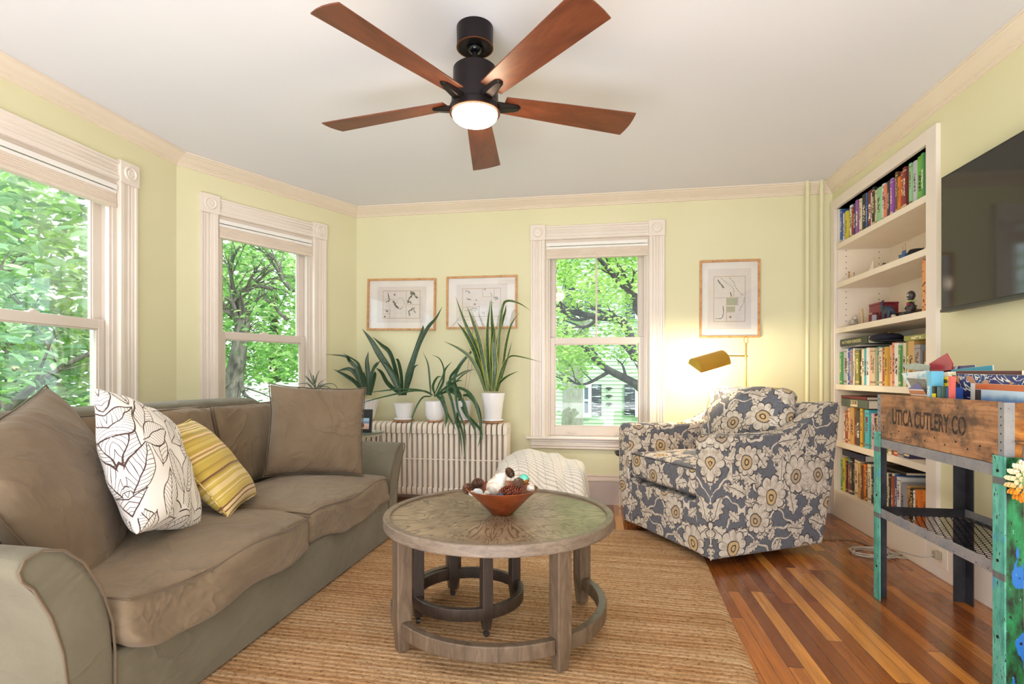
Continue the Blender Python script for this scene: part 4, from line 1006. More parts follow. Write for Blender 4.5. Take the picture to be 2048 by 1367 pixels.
def bez(pts, n=14):
    """smooth curve through points (Catmull-Rom)"""
    P = [Vector(p) for p in pts]; P = [P[0] * 2 - P[1]] + P + [P[-1] * 2 - P[-2]]; out = []
    seg = len(P) - 3
    for i in range(seg):
        a, b, c, d = P[i:i + 4]; m = max(3, n // seg + 1)
        for k in range(m + (i == seg - 1)):
            t = k / m
            out.append(.5 * ((2 * b) + (c - a) * t + (2 * a - 5 * b + 4 * c - d) * t * t + (3 * b - 3 * c + d - a) * t ** 3))
    return out
def leafs(pot_xy, yb, lines, wmax):
    """lines: ([(px,py),...root to tip], half width, y shift of the tip)"""
    mb = MB()
    for pts, w, dy in lines:
        n = len(pts); W = [on_y(px, py, yb + dy * (i / (n - 1)) + rnd.uniform(-.01, .01) * (i > 0)) for i, (px, py) in enumerate(pts)]
        c = bez(W, 16); m = len(c); ws = []
        for i in range(m):
            t = i / (m - 1); ws.append(max(.0006, 1.3 * w * min(1, .45 + t * 2.2) * (1 - max(0, (t - .45) / .55) ** 1.7)))
        d = (c[-1] - c[0]); nrm = Vector((rnd.uniform(-.5, .5), -1, .1))
        if abs(d.x) > abs(d.z) * 1.2: nrm = Vector((0, -.65, .75))
        mb.strap(c, ws, nrm, cup=.35)
    return mb
def potted(label, cxy, prof, foliage, fm, wob=None, saucer=None, soil_z=.0, soil_r=.05, cork=True, z0=RT, corklab=''):
    z = z0
    if cork:
        k = MB().cyl((0, 0, 0), .066 if not saucer else saucer + .005, 0, .009, 32).build('cork_trivet', CORK, loc=(cxy[0], cxy[1], z + .0005), bevel=.002); tag(k, 'round cork trivet under the ' + corklab, 'trivet', 'cork trivets on the radiator'); z += .0105
    t = thing('potted_plant', label, 'plant', (cxy[0], cxy[1], z), 0, 'plants on the radiator')
    zz = 0
    if saucer:
        MB().lathe([(.0001, 0), (saucer * .8, 0), (saucer, .006), (saucer, .018), (saucer - .006, .018), (saucer - .01, .008), (.0001, .007)], seg=36).build('saucer', POT, t, smooth=50); zz = .0085
    p = MB().lathe([(r, h + zz) for r, h in prof], seg=60, wob=wob).build('pot', POT, t, smooth=50)
    MB().lathe([(soil_r, soil_z + zz), (soil_r * .6, soil_z + zz + .006), (.0001, soil_z + zz + .009)], seg=24, wob=lambda a, z: 1 + .03 * math.sin(a * 5)).build('soil', SOIL, t)
    foliage.v = [(x - cxy[0], y - cxy[1], q - z) for x, y, q in foliage.v]
    foliage.build('foliage', fm, t, smooth=80); return t
PY = 4.335
# 1 fluted pot at the left
c = on_y(733, 800, PY); fol = leafs(None, PY, [
    ([(728, 790), (718, 758), (700, 738), (664, 740)][:3] + [(672, 742)], .016, -.05), ([(730, 790), (712, 765), (690, 750), (667, 738)], .014, -.10), ([(731, 788), (722, 760), (712, 735), (700, 722), (690, 712), (650, 708)], .013, -.12),
    ([(734, 790), (728, 760), (720, 735), (712, 722), (686, 706)], .012, .02), ([(738, 790), (736, 750), (734, 722), (737, 702)], .015, 0), ([(740, 790), (742, 760), (748, 735), (756, 722)], .013, -.03),
    ([(741, 790), (746, 765), (750, 748), (750, 742)], .012, -.05), ([(736, 788), (729, 762), (728, 742)], .014, -.05), ([(739, 788), (741, 750), (755, 728), (764, 718)], .008, .02)], .02)
potted('leftmost plant on the radiator, dark leaves in a fluted white pot', (c.x, c.y), [(.0001, 0), (.062, 0), (.066, .004), (.080, .07), (.094, .125), (.112, .165), (.106, .165), (.088, .125), (.0001, .12)], fol, SNG,
       wob=lambda a, z: 1 + .035 * math.sin(a * 16) * min(1, z / .05), soil_z=.155, soil_r=.10, corklab='fluted pot at the left')
# 2
c = on_y(808, 800, PY); fol = leafs(None, PY, [
    ([(800, 790), (782, 745), (760, 710), (742, 680), (724, 657)], .021, -.06), ([(803, 790), (792, 740), (780, 705), (764, 690), (745, 673)], .017, .02), ([(806, 790), (803, 750), (797, 722), (791, 718)], .015, -.03),
    ([(809, 790), (815, 750), (832, 700), (845, 660), (846, 650)], .016, .01), ([(811, 790), (822, 742), (838, 690), (856, 655), (872, 636), (885, 612)], .014, -.08), ([(804, 788), (790, 755), (776, 735), (764, 722)], .02, -.06),
    ([(812, 788), (822, 755), (828, 735), (838, 728)], .009, .01), ([(800, 788), (776, 766), (764, 745), (752, 735)], .016, -.08)], .02)
potted('snake plant in a small white pot, second from the left on the radiator', (c.x, c.y), [(.0001, 0), (.052, 0), (.056, .004), (.070, .05), (.082, .115), (.088, .132), (.083, .132), (.0001, .11)], fol, SNG, saucer=.085, soil_z=.118, soil_r=.08, corklab='second pot from the left')
# 3
c = on_y(870, 800, PY); fol = leafs(None, PY, [
    ([(862, 792), (860, 765), (856, 728), (846, 704)], .006, 0), ([(868, 790), (880, 765), (888, 735), (864, 709)][:1] + [(878, 768), (888, 742), (880, 718), (864, 709)], .006, -.02), ([(872, 790), (886, 765), (890, 740), (904, 722)], .01, .0),
    ([(870, 790), (866, 772), (874, 755), (884, 752)], .008, -.06), ([(874, 790), (895, 772), (915, 762), (926, 761)], .01, -.02), ([(876, 792), (890, 776), (908, 772), (912, 790), (916, 820), (928, 850), (934, 890)], .010, -0.20),
    ([(872, 792), (888, 778), (900, 790), (912, 840), (922, 878), (924, 922)], .009, -0.19), ([(868, 792), (884, 790), (892, 820), (905, 845), (911, 860)], .008, -0.20), ([(862, 792), (845, 795), (830, 820), (822, 850), (817, 888)], .007, -0.20),
    ([(866, 790), (850, 782), (820, 782), (782, 790), (742, 800), (706, 812)], .009, -.22), ([(866, 790), (840, 780), (800, 778), (760, 782), (726, 786)], .008, -.12), ([(877, 790), (905, 776), (930, 780), (948, 800), (960, 840), (966, 880)], .012, -0.20),
    ([(876, 790), (900, 782), (925, 800), (935, 830), (950, 860), (952, 890)], .010, -0.21), ([(874, 792), (884, 800), (894, 830), (889, 858)], .012, -0.19)], .02)
potted('trailing strap leaved plant in a round white pot mid radiator', (c.x, c.y), [(.0001, 0), (.055, 0), (.070, .018), (.079, .05), (.083, .1), (.088, .158), (.084, .160), (.078, .15), (.0001, .145)], fol, CAC, soil_z=.148, soil_r=.08, corklab='trailing plant')
# 4
c = on_y(925, 792, PY + .01); fol = leafs(None, PY + .01, [
    ([(922, 790), (905, 745), (930, 715), (944, 700), (948, 690)][:1] + [(908, 760), (920, 730), (938, 708), (948, 698)], .012, -.01), ([(920, 790), (900, 760), (915, 735), (940, 708)], .008, -.05), ([(918, 790), (896, 768), (925, 745), (945, 738)], .007, -.04),
    ([(920, 792), (905, 775), (925, 750), (953, 735)], .005, .0), ([(924, 790), (920, 800), (934, 830), (958, 855), (964, 880)], .012, -0.21), ([(922, 790), (915, 830), (925, 865), (933, 932)], .008, -0.22), ([(926, 790), (940, 792), (958, 820), (962, 868), (955, 895)], .012, -0.21),
    ([(921, 790), (897, 770), (900, 762), (905, 755)], .012, -.02)], .02)
pt = potted('drooping leafy plant in a white pot behind the trailing one', (c.x, c.y), [(.0001, 0), (.052, 0), (.058, .01), (.072, .09), (.077, .158), (.072, .158), (.0001, .14)], fol, CAC, saucer=.066, soil_z=.14, soil_r=.07, corklab='fourth pot from the left')
st = MB(); st.tube([(0, 0, .12), on_y(946, 660, PY) - Vector((c.x, c.y, RT + .0105)), on_y(951, 640, PY) - Vector((c.x, c.y, RT + .0105))], .0025, 6); st.tube([(.02, 0, .12), on_y(945, 722, PY) - Vector((c.x, c.y, RT + .0105))], .002, 6)
st.build('support_cane', plain('pinkish_cane', (176, 134, 118), .6), pt)
# 5
c = on_y(986, 800, PY); B = [(975, 782), (980, 782), (985, 782), (990, 782), (995, 782), (978, 783), (992, 783)]
fol = leafs(None, PY, [
    ([(973, 782), (962, 735), (950, 690), (930, 645), (911, 592)], .016, -.02), ([(976, 782), (968, 730), (958, 680), (945, 640), (934, 612)], .015, .02), ([(972, 782), (962, 745), (948, 700), (930, 665), (914, 644)], .018, -.05),
    ([(970, 782), (955, 740), (938, 712), (915, 695), (888, 682)], .013, -.10), ([(982, 782), (976, 720), (975, 660), (981, 600)], .015, 0), ([(984, 782), (984, 720), (986, 670), (984, 640), (982, 596)], .016, -.03),
    ([(988, 782), (992, 730), (997, 680), (1000, 640)], .017, .02), ([(990, 782), (990, 720), (1000, 660), (1010, 625), (1012, 610)], .013, -.02), ([(990, 782), (996, 700), (1000, 650), (1006, 610), (1018, 601), (1040, 607), (1060, 620)], .010, -.10),
    ([(994, 782), (1006, 730), (1012, 690), (1022, 650), (1038, 625)], .011, -.03), ([(992, 782), (1000, 750), (1010, 725), (1022, 712), (1045, 714), (1084, 724)], .011, -.09), ([(990, 782), (1000, 765), (1015, 752), (1036, 742)], .013, -.05),
    ([(996, 782), (1008, 740), (1018, 705), (1024, 682)], .006, .03), ([(980, 782), (974, 740), (972, 700), (972, 665)], .014, .03), ([(986, 782), (980, 740), (962, 700), (948, 672)], .011, .04), ([(986, 782), (990, 735), (988, 690), (990, 655)], .018, -.06)], .02)
potted('tall yellow edged snake plant at the right end of the radiator', (c.x, c.y), [(.0001, 0), (.068, 0), (.070, .004), (.084, .14), (.0985, .217), (.0985, .222), (.093, .222), (.088, .2), (.0001, .195)], fol, SNV, saucer=.084, soil_z=.205, soil_r=.09, corklab='tall snake plant')

# plant on a stand behind the sofa
def spiky():
    px0, py0 = 638, 800; yb = 3.72; c = on_y(px0, py0, yb)
    t = thing('potted_plant', 'wispy spiky plant behind the far corner of the sofa', 'plant', (c.x, c.y, 0), 0)
    MB().lathe([(.0001, .0), (.11, .0), (.12, .02), (.14, .46), (.15, .60), (.14, .60), (.0001, .58)], seg=36).build('pot', POT, t, smooth=50)
    MB().lathe([(.135, .585), (.06, .60), (.0001, .60)], seg=24).build('soil', SOIL, t)
    mb = MB(); stem = [Vector((c.x, yb, .59))] + [on_y(px, py, yb) for px, py in ((640, 812), (634, 790), (630, 768), (626, 750))]
    MB().tube([p - Vector((c.x, c.y, 0)) for p in bez(stem, 12)], .004, 6).build('stem', SNG, t)
    L_ = [((632, 790), (622, 772), (608, 766), (586, 770)), ((633, 786), (612, 775), (595, 776), (578, 786)), ((630, 775), (620, 760), (611, 750)), ((628, 768), (622, 750), (618, 737)), ((630, 770), (632, 755), (638, 741)), ((631, 765), (634, 750), (640, 740)),
          ((633, 778), (640, 765), (652, 757)), ((634, 782), (645, 772), (660, 776), (664, 788)), ((633, 776), (650, 768), (668, 768), (680, 784)), ((634, 790), (645, 778), (655, 778), (662, 788)), ((632, 784), (620, 778), (610, 786), (604, 800)), ((631, 780), (618, 770), (612, 762)),
          ((635, 795), (638, 786), (641, 798)), ((630, 778), (640, 770), (648, 762)), ((629, 772), (614, 756), (609, 750))]
    for l in L_:
        n = len(l); W = [on_y(px, py, yb + rnd.uniform(-.05, .05) * i / n) for i, (px, py) in enumerate(l)]; q = bez(W, 10); mb.strap(q, [.0045 * (1 - (i / (len(q) - 1)) ** 2) + .0006 for i in range(len(q))], (0, -1, .2))
    mb.v = [(x - c.x, y - c.y, z) for x, y, z in mb.v]; mb.build('foliage', plain('grey_green_needle', (96, 108, 88), .5), t, smooth=80)
spiky()

# glass side table with photo frame
def m_tglass():
    nb = NB('green_table_glass'); return nb.set(base=(.62, .82, .76, 1), rough=.03, trans=.85, ior=1.45)
gx, gy = -1.865, 3.90; GZ = .645
gt = thing('side_table', 'small round glass topped table between sofa and radiator', 'table', (gx, gy, 0))
MB().lathe([(.0001, GZ - .01), (.218, GZ - .01), (.222, GZ - .005), (.218, GZ), (.0001, GZ)], seg=56).build('glass_top', m_tglass(), gt)
MB().ring((0, 0, 0), .19, .205, GZ - .03, GZ - .012).build('rim', plain('pale_metal', (190, 186, 176), .35, .6), gt)
for k in range(3):
    a = R(30 + 120 * k); MB().tube([(.197 * math.cos(a), .197 * math.sin(a), GZ - .02), (.16 * math.cos(a), .16 * math.sin(a), 0)], .009, 10).build('leg', plain('pale_metal', (190, 186, 176), .35, .6), gt)
pf = thing('photo_frame', 'black photo frame with a silver bone on the glass side table', 'photo frame', (0, 0, 0))
a0, a1 = on_y(694, 856, 3.83), on_y(742, 856, 3.83); w = (a1 - a0).length; pf.location = (a0.x, 3.83, GZ + .001); pf.rotation_euler = (R(-8), 0, 0)
FH = .175
MB().box(0, w, 0, .014, 0, FH).build('frame', BLACK, pf, bevel=.002, smooth=0)
def m_photo():
    nb = NB('beach_photo'); x, y, z = nb.sep(nb.tc('Generated')); n = nb.noise(nb.tc(), 60, 4)
    c = nb.ramp(z + (n - .5) * .12, [(0, lin(190, 150, 140)), (.42, lin(226, 196, 184)), (.55, lin(150, 160, 180)), (.66, lin(96, 130, 170)), (.7, lin(150, 190, 226)), (1, lin(176, 208, 236))])
    d = ((x - .55) * (x - .55) * 2 + (z - .35) * (z - .35)); c = nb.mix((d + (n - .5) * .09 < .045), c, lin(86, 50, 48)); return nb.set(base=c, rough=.25)
MB().box(w * .25, w * .9, -.0015, .001, .025, .108).build('photo', m_photo(), pf, smooth=0)
bn = MB(); bz_ = .142; bx_ = w * .5
bn.tube([(bx_ - .014, -.003, bz_), (bx_ + .014, -.003, bz_)], .0035, 8)
for sx in (-1, 1):
    for sz in (-1, 1): bn.ell((bx_ + sx * .017, -.003, bz_ + sz * .0045), (.0055, .004, .0055), 10, 6)
bn.build('bone_ornament', plain('silver', (200, 200, 204), .3, .7), pf)
dg_ = MB().ell((w * .12, -.01, .115), (.012, .008, .014), 10, 8).ell((w * .1, -.01, .08), (.011, .009, .026), 10, 8).tube([(w * .12, -.01, .06), (w * .2, -.016, .02), (w * .3, -.018, .004)], [.01, .008, .006], 8).ell((w * .2, -.014, .122), (.009, .006, .006), 8, 6)
dg_.build('dog_ornament', SHELL, pf)

# ---------------------------------------------------------------- knitted throw over a floor cushion
def m_knit():
    nb = NB('cream_cable_knit'); x, y, _ = nb.sep(nb.tc('UV')); w = nb.noise(nb.tc('UV'), 4, 2)
    rr = nb.m('SINE', (y + w * .02) * 240); cc = nb.m('ABSOLUTE', nb.m('SINE', (x + w * .02) * 46)); holes = (cc < .14) * (nb.m('SINE', y * 420) > .35)
    c = nb.mix(nb.ss(rr, -1, -.2), lin(214, 200, 184), lin(244, 238, 230)); c = nb.mix(holes * .75, c, lin(150, 130, 110)); f = nb.noise(nb.tc(), 300, 3)
    m = nb.set(base=c, rough=.95, sheen=.2); nb.bump(rr * .8 + f * .6 - holes * 1.5, .6, .006); return m
KN = m_knit()
th = thing('knitted_throw', 'cream knitted throw heaped on a floor cushion beneath the window', 'blanket', (-.36, 3.95, 0))
def sil(px):   # ridge line seen in the photograph
    T = [(985, 1000), (1000, 930), (1012, 915), (1036, 908), (1060, 898), (1078, 904), (1095, 912), (1115, 911), (1128, 918), (1150, 923), (1166, 932), (1171, 955), (1175, 985), (1178, 1000)]
    for (a, b), (c, d) in zip(T, T[1:]):
        if a <= px <= c: return b + (d - b) * (px - a) / (c - a)
    return 1000
kn = MB(); nx, ny = 70, 44; vs, fs, uvs = [], [], []
for j in range(ny + 1):
    for i in range(nx + 1):
        u, v = i / nx, j / ny; px = 988 + (1177 - 988) * u; top_ = max(.02, on_y(px, sil(px), 3.95).z); X = on_y(px, 900, 3.95).x + .36
        yy = -.23 + .46 * v; prof = max(0, 1 - abs((v - .5) / .5) ** 2.2) ** .6
        if v > .5: prof = max(prof, .5)
        fold = .020 * math.sin(u * 19 + v * 4 + 1.5 * math.sin(v * 5)) * (.3 + abs(v - .5)) + .022 * mn.noise(Vector((u * 5, v * 4, 2)))
        fy = .014 * math.sin(u * 26 + v * 3) * (1 - v)
        vs.append((X, yy + fy, max(.030, top_ * prof + (fold if prof > .12 else 0) * (prof > .05) - (.0 if v < .5 else 0))))
for j in range(ny):
    for i in range(nx):
        a = j * (nx + 1) + i; fs.append((a, a + 1, a + nx + 2, a + nx + 1)); uvs.append([((q % (nx + 1)) / nx * .75 + (q // (nx + 1)) / ny * .22, (q // (nx + 1)) / ny * 1.0 + (q % (nx + 1)) / nx * .25) for q in (a, a + 1, a + nx + 2, a + nx + 1)])
kn.add(vs, fs, 0, uvs).build('throw', KN, th, smooth=80, sub=1, solid=-.012)
fr = MB()
for k in range(64):
    px = rnd.uniform(1118, 1177); x = on_y(px, 950, 3.8).x + .36; z0 = rnd.uniform(.10, .24) if px < 1160 else rnd.uniform(.1, .3); y0 = -.235 + rnd.uniform(-.03, .03)
    fr.tube([(x, y0 + .05, z0), (x + rnd.uniform(-.02, .02), y0 - .01, z0 * .6), (x + rnd.uniform(-.03, .03), y0 - .03, max(.024, z0 - .13))], .0028, 5)
fr.build('fringe', plain('cream_wool', (236, 226, 210), .95), th)

# ---------------------------------------------------------------- black side table and books
p = on_y(1268, 905, 4.12)
p = on_y(1272, 905, 4.27)
bt = thing('side_table', 'black tapered drum side table behind the floral armchair', 'table', (p.x, p.y, 0))
MB().lathe([(.0001, .455), (.15, .455), (.158, .462), (.165, .482), (.158, .482), (.150, .466), (.0001, .464)], seg=48).build('tray_top', BLACK, bt, smooth=40)
MB().lathe([(.085, .0), (.088, .0), (.128, .455), (.0001, .455)], seg=40).build('tapered_base', BLACK, bt, smooth=40)
for k, (cn, w_, zz, t_) in enumerate((('white', .15, .4645, .05), ('mint', .15, .5155, .024))):
    pass
o = MB().box(0, .14, 0, .19, 0, .05).box(.003, .139, .003, .19, .003, .047, 1).build('book', [PBOOK('whitegreen', (232, 232, 226)), PAGES], bevel=.001, smooth=0, loc=(p.x - .105, p.y - .095, .4675)); tag(o, 'thick white book on the black table behind the armchair', 'book')
MB().box(.055, .141, -.0012, .001, 0, .026).build('green_band', PBOOK('bottle', (40, 104, 76)), o, smooth=0)
MB().box(.03, .141, -.0014, .001, .03, .048).build('title_band', PBOOK('titlenavy', (34, 40, 60)), o, smooth=0)
lettering('spine_lettering', 'THE BOO', .016, PBOOK('titlewhite', (236, 236, 230)), o, Matrix(((1, 0, 0, .075), (0, 0, -1, -.002), (0, 1, 0, .039), (0, 0, 0, 1))), bold=.0005)

# ---------------------------------------------------------------- brass floor lamp
BRASS = plain('brushed_brass', (222, 174, 74), .36, .7)
lp = on_y(1492, 700, 4.20); LX_, LY_ = lp.x, lp.y
fl_ = thing('floor_lamp', 'brass pharmacy floor lamp with a half cylinder shade behind the armchair', 'lamp', (LX_, LY_, 0))
def ZL(py): return on_y(1492, py, LY_).z
zt = ZL(686); MB().tube([(0, 0, .02), (0, 0, zt)], .0062, 12).build('pole', BRASS, fl_)
MB().lathe([(.0001, 0), (.12, 0), (.125, .006), (.12, .014), (.02, .022), (.0001, .024)], seg=48).build('base', BRASS, fl_, smooth=40)
rc = ZL(679.5); MB().tube([(.014 * math.cos(a_), 0, rc + .026 * math.sin(a_)) for a_ in [2 * PI * k / 24 for k in range(25)]], .0028, 8, caps=False).build('finial_ring', BRASS, fl_)
za = ZL(711.5); MB().cyl((0, 0, 0), .011, za - .008, za + .008, 16).build('clamp', BRASS, fl_)
ax0 = on_y(1452, 710, LY_ - .02).x - LX_
MB().tube([(0, 0, za), (ax0, -.02, za + .002)], .005, 10).build('arm', BRASS, fl_)
# shade: half cylinder, axis from upper right to lower left
s0 = on_y(1389, 733, LY_ - .12) - Vector((LX_, LY_, 0)); s1 = on_y(1448, 716, LY_ - .03) - Vector((LX_, LY_, 0))
ax_ = (s1 - s0).normalized(); Ls = (s1 - s0).length
up_ = Vector((.0, -.55, 1)); up_ = (up_ - ax_ * up_.dot(ax_)).normalized(); sd_ = ax_.cross(up_)
mb = MB(); n = 20; vs, fs = [], []
for q, d in enumerate((0, Ls)):
    for k in range(n + 1):
        a_ = PI * k / n + R(-0); vs.append(s0 + ax_ * d + (sd_ * math.cos(a_) * .078 + up_ * math.sin(a_) * .070) + Vector((0, 0, -.01)))
for k in range(n): fs.append((k, k + 1, n + 2 + k, n + 1 + k))
fs += [tuple(range(n + 1)), tuple(range(2 * n + 1, n, -1))]
mb.add(vs, fs); mb.build('lamp_shade', BRASS, fl_, smooth=50, solid=.002)
cb = s0 + ax_ * Ls * .5 + Vector((0, 0, .012))
def m_bulb():
    nb = NB('lit_bulb'); return nb.set(base=(1, .9, .7, 1), emis=(1, .76, .45, 1), es=22)
MB().tube([cb - ax_ * .045, cb + ax_ * .045], .010, 10).build('bulb', m_bulb(), fl_)
lw_ = Vector((LX_, LY_, 0)) + cb - up_ * .022
lamp('reading_lamp_light', 'POINT', lw_, 16, (1, .84, .60), shadow_soft_size=.02)

# ---------------------------------------------------------------- framed charts
FRM = m_wood('light_cherry_frame', ((176, 122, 74), (204, 152, 98), (216, 166, 112)), (30, 30, 30), .35)
MATB = plain('cream_mat_board', (236, 232, 228), .8); PRT = plain('aged_print_paper', (222, 214, 210), .8); TANL = plain('tan_ink', (184, 150, 104), .8); INK = plain('dark_map_ink', (86, 88, 78), .8); REDI = plain('compass_red', (150, 62, 44), .8); GRNI = plain('washed_green_ink', (172, 174, 148), .8); GREYI = plain('pale_grey_ink', (190, 184, 180), .8)
def m_pglass():
    nb = NB('picture_glass'); t = nb.n('ShaderNodeBsdfTransparent'); g = nb.n('ShaderNodeBsdfGlossy'); g.inputs['Roughness'].default_value = .03; mx = nb.n('ShaderNodeMixShader'); mx.inputs[0].default_value = .06
    nb.nt.links.new(t.outputs[0], mx.inputs[1]); nb.nt.links.new(g.outputs[0], mx.inputs[2]); nb.nt.links.new(mx.outputs[0], nb.out.inputs[0]); return nb.mat
PGL = m_pglass()
def chart(x0, x1, z0, z1, label, kind, tilt=0):
    t = thing('framed_chart', label, 'picture', ((x0 + x1) / 2, 4.5685, (z0 + z1) / 2)); t.rotation_euler = (0, R(tilt), 0); t['group'] = 'framed sea charts'
    W, H = (x1 - x0) / 2, (z1 - z0) / 2; f = .016
    MB().box(-W, W, -.026, -.001, H - f, H).box(-W, W, -.026, -.001, -H, -H + f).box(-W, -W + f, -.026, -.001, -H + f, H - f).box(W - f, W, -.026, -.001, -H + f, H - f).build('frame', FRM, t, smooth=0, bevel=.001)
    MB().box(-W + f, W - f, -.008, -.002, -H + f, H - f).build('mat_board', MATB, t, smooth=0)
    pw, ph = (W * .72, H * .70) if kind < 2 else (W * .72, H * .78)
    MB().box(-pw, pw, -.0092, -.0082, -ph, ph).build('print_sheet', PRT, t, smooth=0)
    y0, y1 = -.0100, -.0093; mw, mh = (W * .54, H * .53) if kind < 2 else (W * .52, H * .58)
    def ln(mb, a, b, c, d, th=.0016): mb.box(min(a, c) - th / 2, max(a, c) + th / 2, y0, y1, min(b, d) - th / 2, max(b, d) + th / 2)
    bd = MB()
    for a, b, c, d in ((-1, 1, 1, 1), (-1, -1, 1, -1), (-1, -1, -1, 1), (1, -1, 1, 1)): ln(bd, a * mw, b * mh, c * mw, d * mh, .0036)
    if kind == 0: inn = [(.26, -1, .26, 1), (.26, .0, 1, .0), (-1, -.38, -.62, -.38), (-.62, -1, -.62, -.38), (-1, -.68, -.62, -.68)]
    elif kind == 1: inn = [(.06, .4, .06, 1), (.06, .4, .66, .4), (.66, .4, .66, 1), (-.12, -1, -.12, -.32), (-1, -.32, -.12, -.32), (-.12, -.2, -.12, -.5), (.3, -1, .3, -.55)]
    else: inn = [(-1, .06, .55, .06), (-.18, -1, -.18, .06), (.55, .06, .55, -.3), (.35, -.55, .35, -.3), (-.18, -.58, .35, -.58)]
    for a, b, c, d in inn: ln(bd, a * mw, b * mh, c * mw, d * mh, .003)
    bd.build('printed_borders', TANL, t, smooth=0)
    gl = MB()
    for k in range(26):
        cx_, cz_ = rnd.uniform(-.9, .6), rnd.uniform(-.9, .9); ln(gl, cx_ * mw, cz_ * mh, (cx_ + rnd.uniform(.1, .35)) * mw, cz_ * mh, .0009)
    gl.build('printed_notes', GREYI, t, smooth=0)
    def coast(mb, pts, wd):
        wd *= 1.6
        P = [Vector((px * mw, 0, py * mh)) for px, py in pts]; q = bez([(p.x, p.y, p.z) for p in P], 24); vs, fs = [], []
        for i, p in enumerate(q):
            tt = (q[min(i + 1, len(q) - 1)] - q[max(0, i - 1)]).normalized(); nn = Vector((-tt.z, 0, tt.x)); w1 = wd * rnd.uniform(.3, 1.2)
            jit = Vector((rnd.uniform(-1, 1), 0, rnd.uniform(-1, 1))) * wd * .5; vs += [p + nn * w1 + jit + Vector((0, y0 - .0002, 0)), p - nn * w1 + jit + Vector((0, y0 - .0002, 0))]
        for i in range(len(q) - 1): fs.append((2 * i, 2 * i + 1, 2 * i + 3, 2 * i + 2))
        mb.add(vs, fs)
    ck_, gr = MB(), MB()
    if kind == 0:
        for p_, w_ in (([(-.75, .85), (-.7, .55), (-.68, .3), (-.85, .2)], .004), ([(-.45, .25), (-.35, .05), (-.3, -.1), (-.15, -.3)], .006), ([(.5, .95), (.55, .65), (.42, .45), (.35, .2), (.38, .1)], .006), ([(.62, .9), (.75, .6), (.88, .45)], .006), ([(.46, .25), (.52, .08)], .004), ([(.6, -0.21), (.58, -.35), (.42, -.5), (.45, -.8)], .004), ([(.7, -0.21), (.68, -.4), (.76, -.6)], .003), ([(-.85, -.45), (-.74, -.52)], .004), ([(-.92, -.86), (-.88, -.9)], .005)): coast(ck_, p_, w_)
        for p_ in ([(-.9, .2), (-.85, .4), (-.6, .4), (-.3, .35)], [(-.2, .45), (.05, .45), (.15, 0), (-.1, -.35), (.1, -.2)], [(-.5, .3), (-.3, .1), (-.2, .3)]): coast(gr, p_, .0015)
        st_ = (-.38, .72)
    elif kind == 1:
        for p_, w_ in (([(-.85, .85), (-.7, .8), (-.62, .7)], .003), ([(-.78, .3), (-.7, .25), (-.55, .2)], .003), ([(-.3, .2), (-.25, .15)], .003), ([(.62, .3), (.8, .35), (.85, .25), (.7, .2)], .003), ([(.15, .95), (.2, .9)], .003), ([(-.5, -.4), (-.3, -.45), (-.2, -.5)], .002)): coast(ck_, p_, w_)
        for p_ in ([(.45, .7), (.55, .5), (.5, .45)], [(.4, .0), (.6, -.05), (.5, -.3)], [(.0, -.75), (.1, -.7), (.15, -.85)], [(-.9, -.6), (-.6, -.5), (-.3, -.6)]): coast(gr, p_, .003)
        st_ = (-.36, -.12)
    else:
        for p_, w_ in (([(-.75, .88), (-.65, .75), (-.5, .62), (-.36, .48)], .004), ([(.05, .3), (.1, .2), (.12, .1)], .003), ([(-.4, -.3), (-.38, -.6), (-.5, -.85), (-.9, -.86)], .002)): coast(ck_, p_, w_)
        for p_ in ([(.0, .95), (.3, .7), (.4, .5), (.7, .25), (.9, .15)], [(.95, .05), (.9, -0.21), (.7, -.4), (.65, -.55)], [(-.6, .95), (.2, .5), (.28, .4), (.28, .1)]): coast(gr, p_, .0022)
        gr.box(-.17 * mw, .5 * mw, y0, y1, -.28 * mh, .04 * mh).box(-.17 * mw, .33 * mw, y0, y1, -.56 * mh, -.33 * mh)
        st_ = (.06, -.80)
    ck_.build('printed_coast', INK, t, smooth=0); gr.build('printed_tint', GRNI, t, smooth=0)
    sr = MB(); cx_, cz_ = st_[0] * mw, st_[1] * mh
    for k in range(8):
        a_ = k * PI / 4; l_ = .017 if k % 2 == 0 else .011; d_ = Vector((math.cos(a_), 0, math.sin(a_))); n_ = Vector((-d_.z, 0, d_.x)) * .0028; c_ = Vector((cx_, y0 - .0003, cz_))
        sr.add([c_ - n_, c_ + d_ * l_, c_ + n_], [(0, 1, 2)])
    sr.build('printed_compass_rose', REDI, t, smooth=0)
    MB().box(-W + f, W - f, -.0205, -.0195, -H + f, H - f).build('picture_glass', PGL, t, smooth=0)
chart(-2.056, -1.421, 1.478, 1.936, 'left of the two wide framed sea charts above the radiator', 0, .9)
chart(-1.322, -.697, 1.482, 1.938, 'wide framed sea chart above the tallest snake plant', 1, .2)
chart(.803, 1.264, 1.380, 2.006, 'upright framed sea chart above the brass lamp', 2, .2)

# ---------------------------------------------------------------- television
def m_screen():
    nb = NB('glossy_black_screen'); return nb.set(base=lin(24, 24, 22), rough=.07, spec=.7)
tv = thing('television', 'large flat black television mounted on the right wall', 'television', (1.738, 2.455, 1.74))
MB().box(-.012, .03, -.615, .615, -.345, .345).build('housing', BLACK, tv, bevel=.004, smooth=0)
MB().box(-.0135, -.0115, -.603, .603, -.325, .333).build('screen', m_screen(), tv, smooth=0)
MB().box(-.0165, -.010, -.615, .615, -.345, -.330).build('lower_bezel', plain('dark_gunmetal', (66, 68, 66), .3, .6), tv, bevel=.001, smooth=0)
MB().box(.028, .066, -.2, .2, -.15, .15).build('wall_mount', BLACK, tv, bevel=.003, smooth=0)

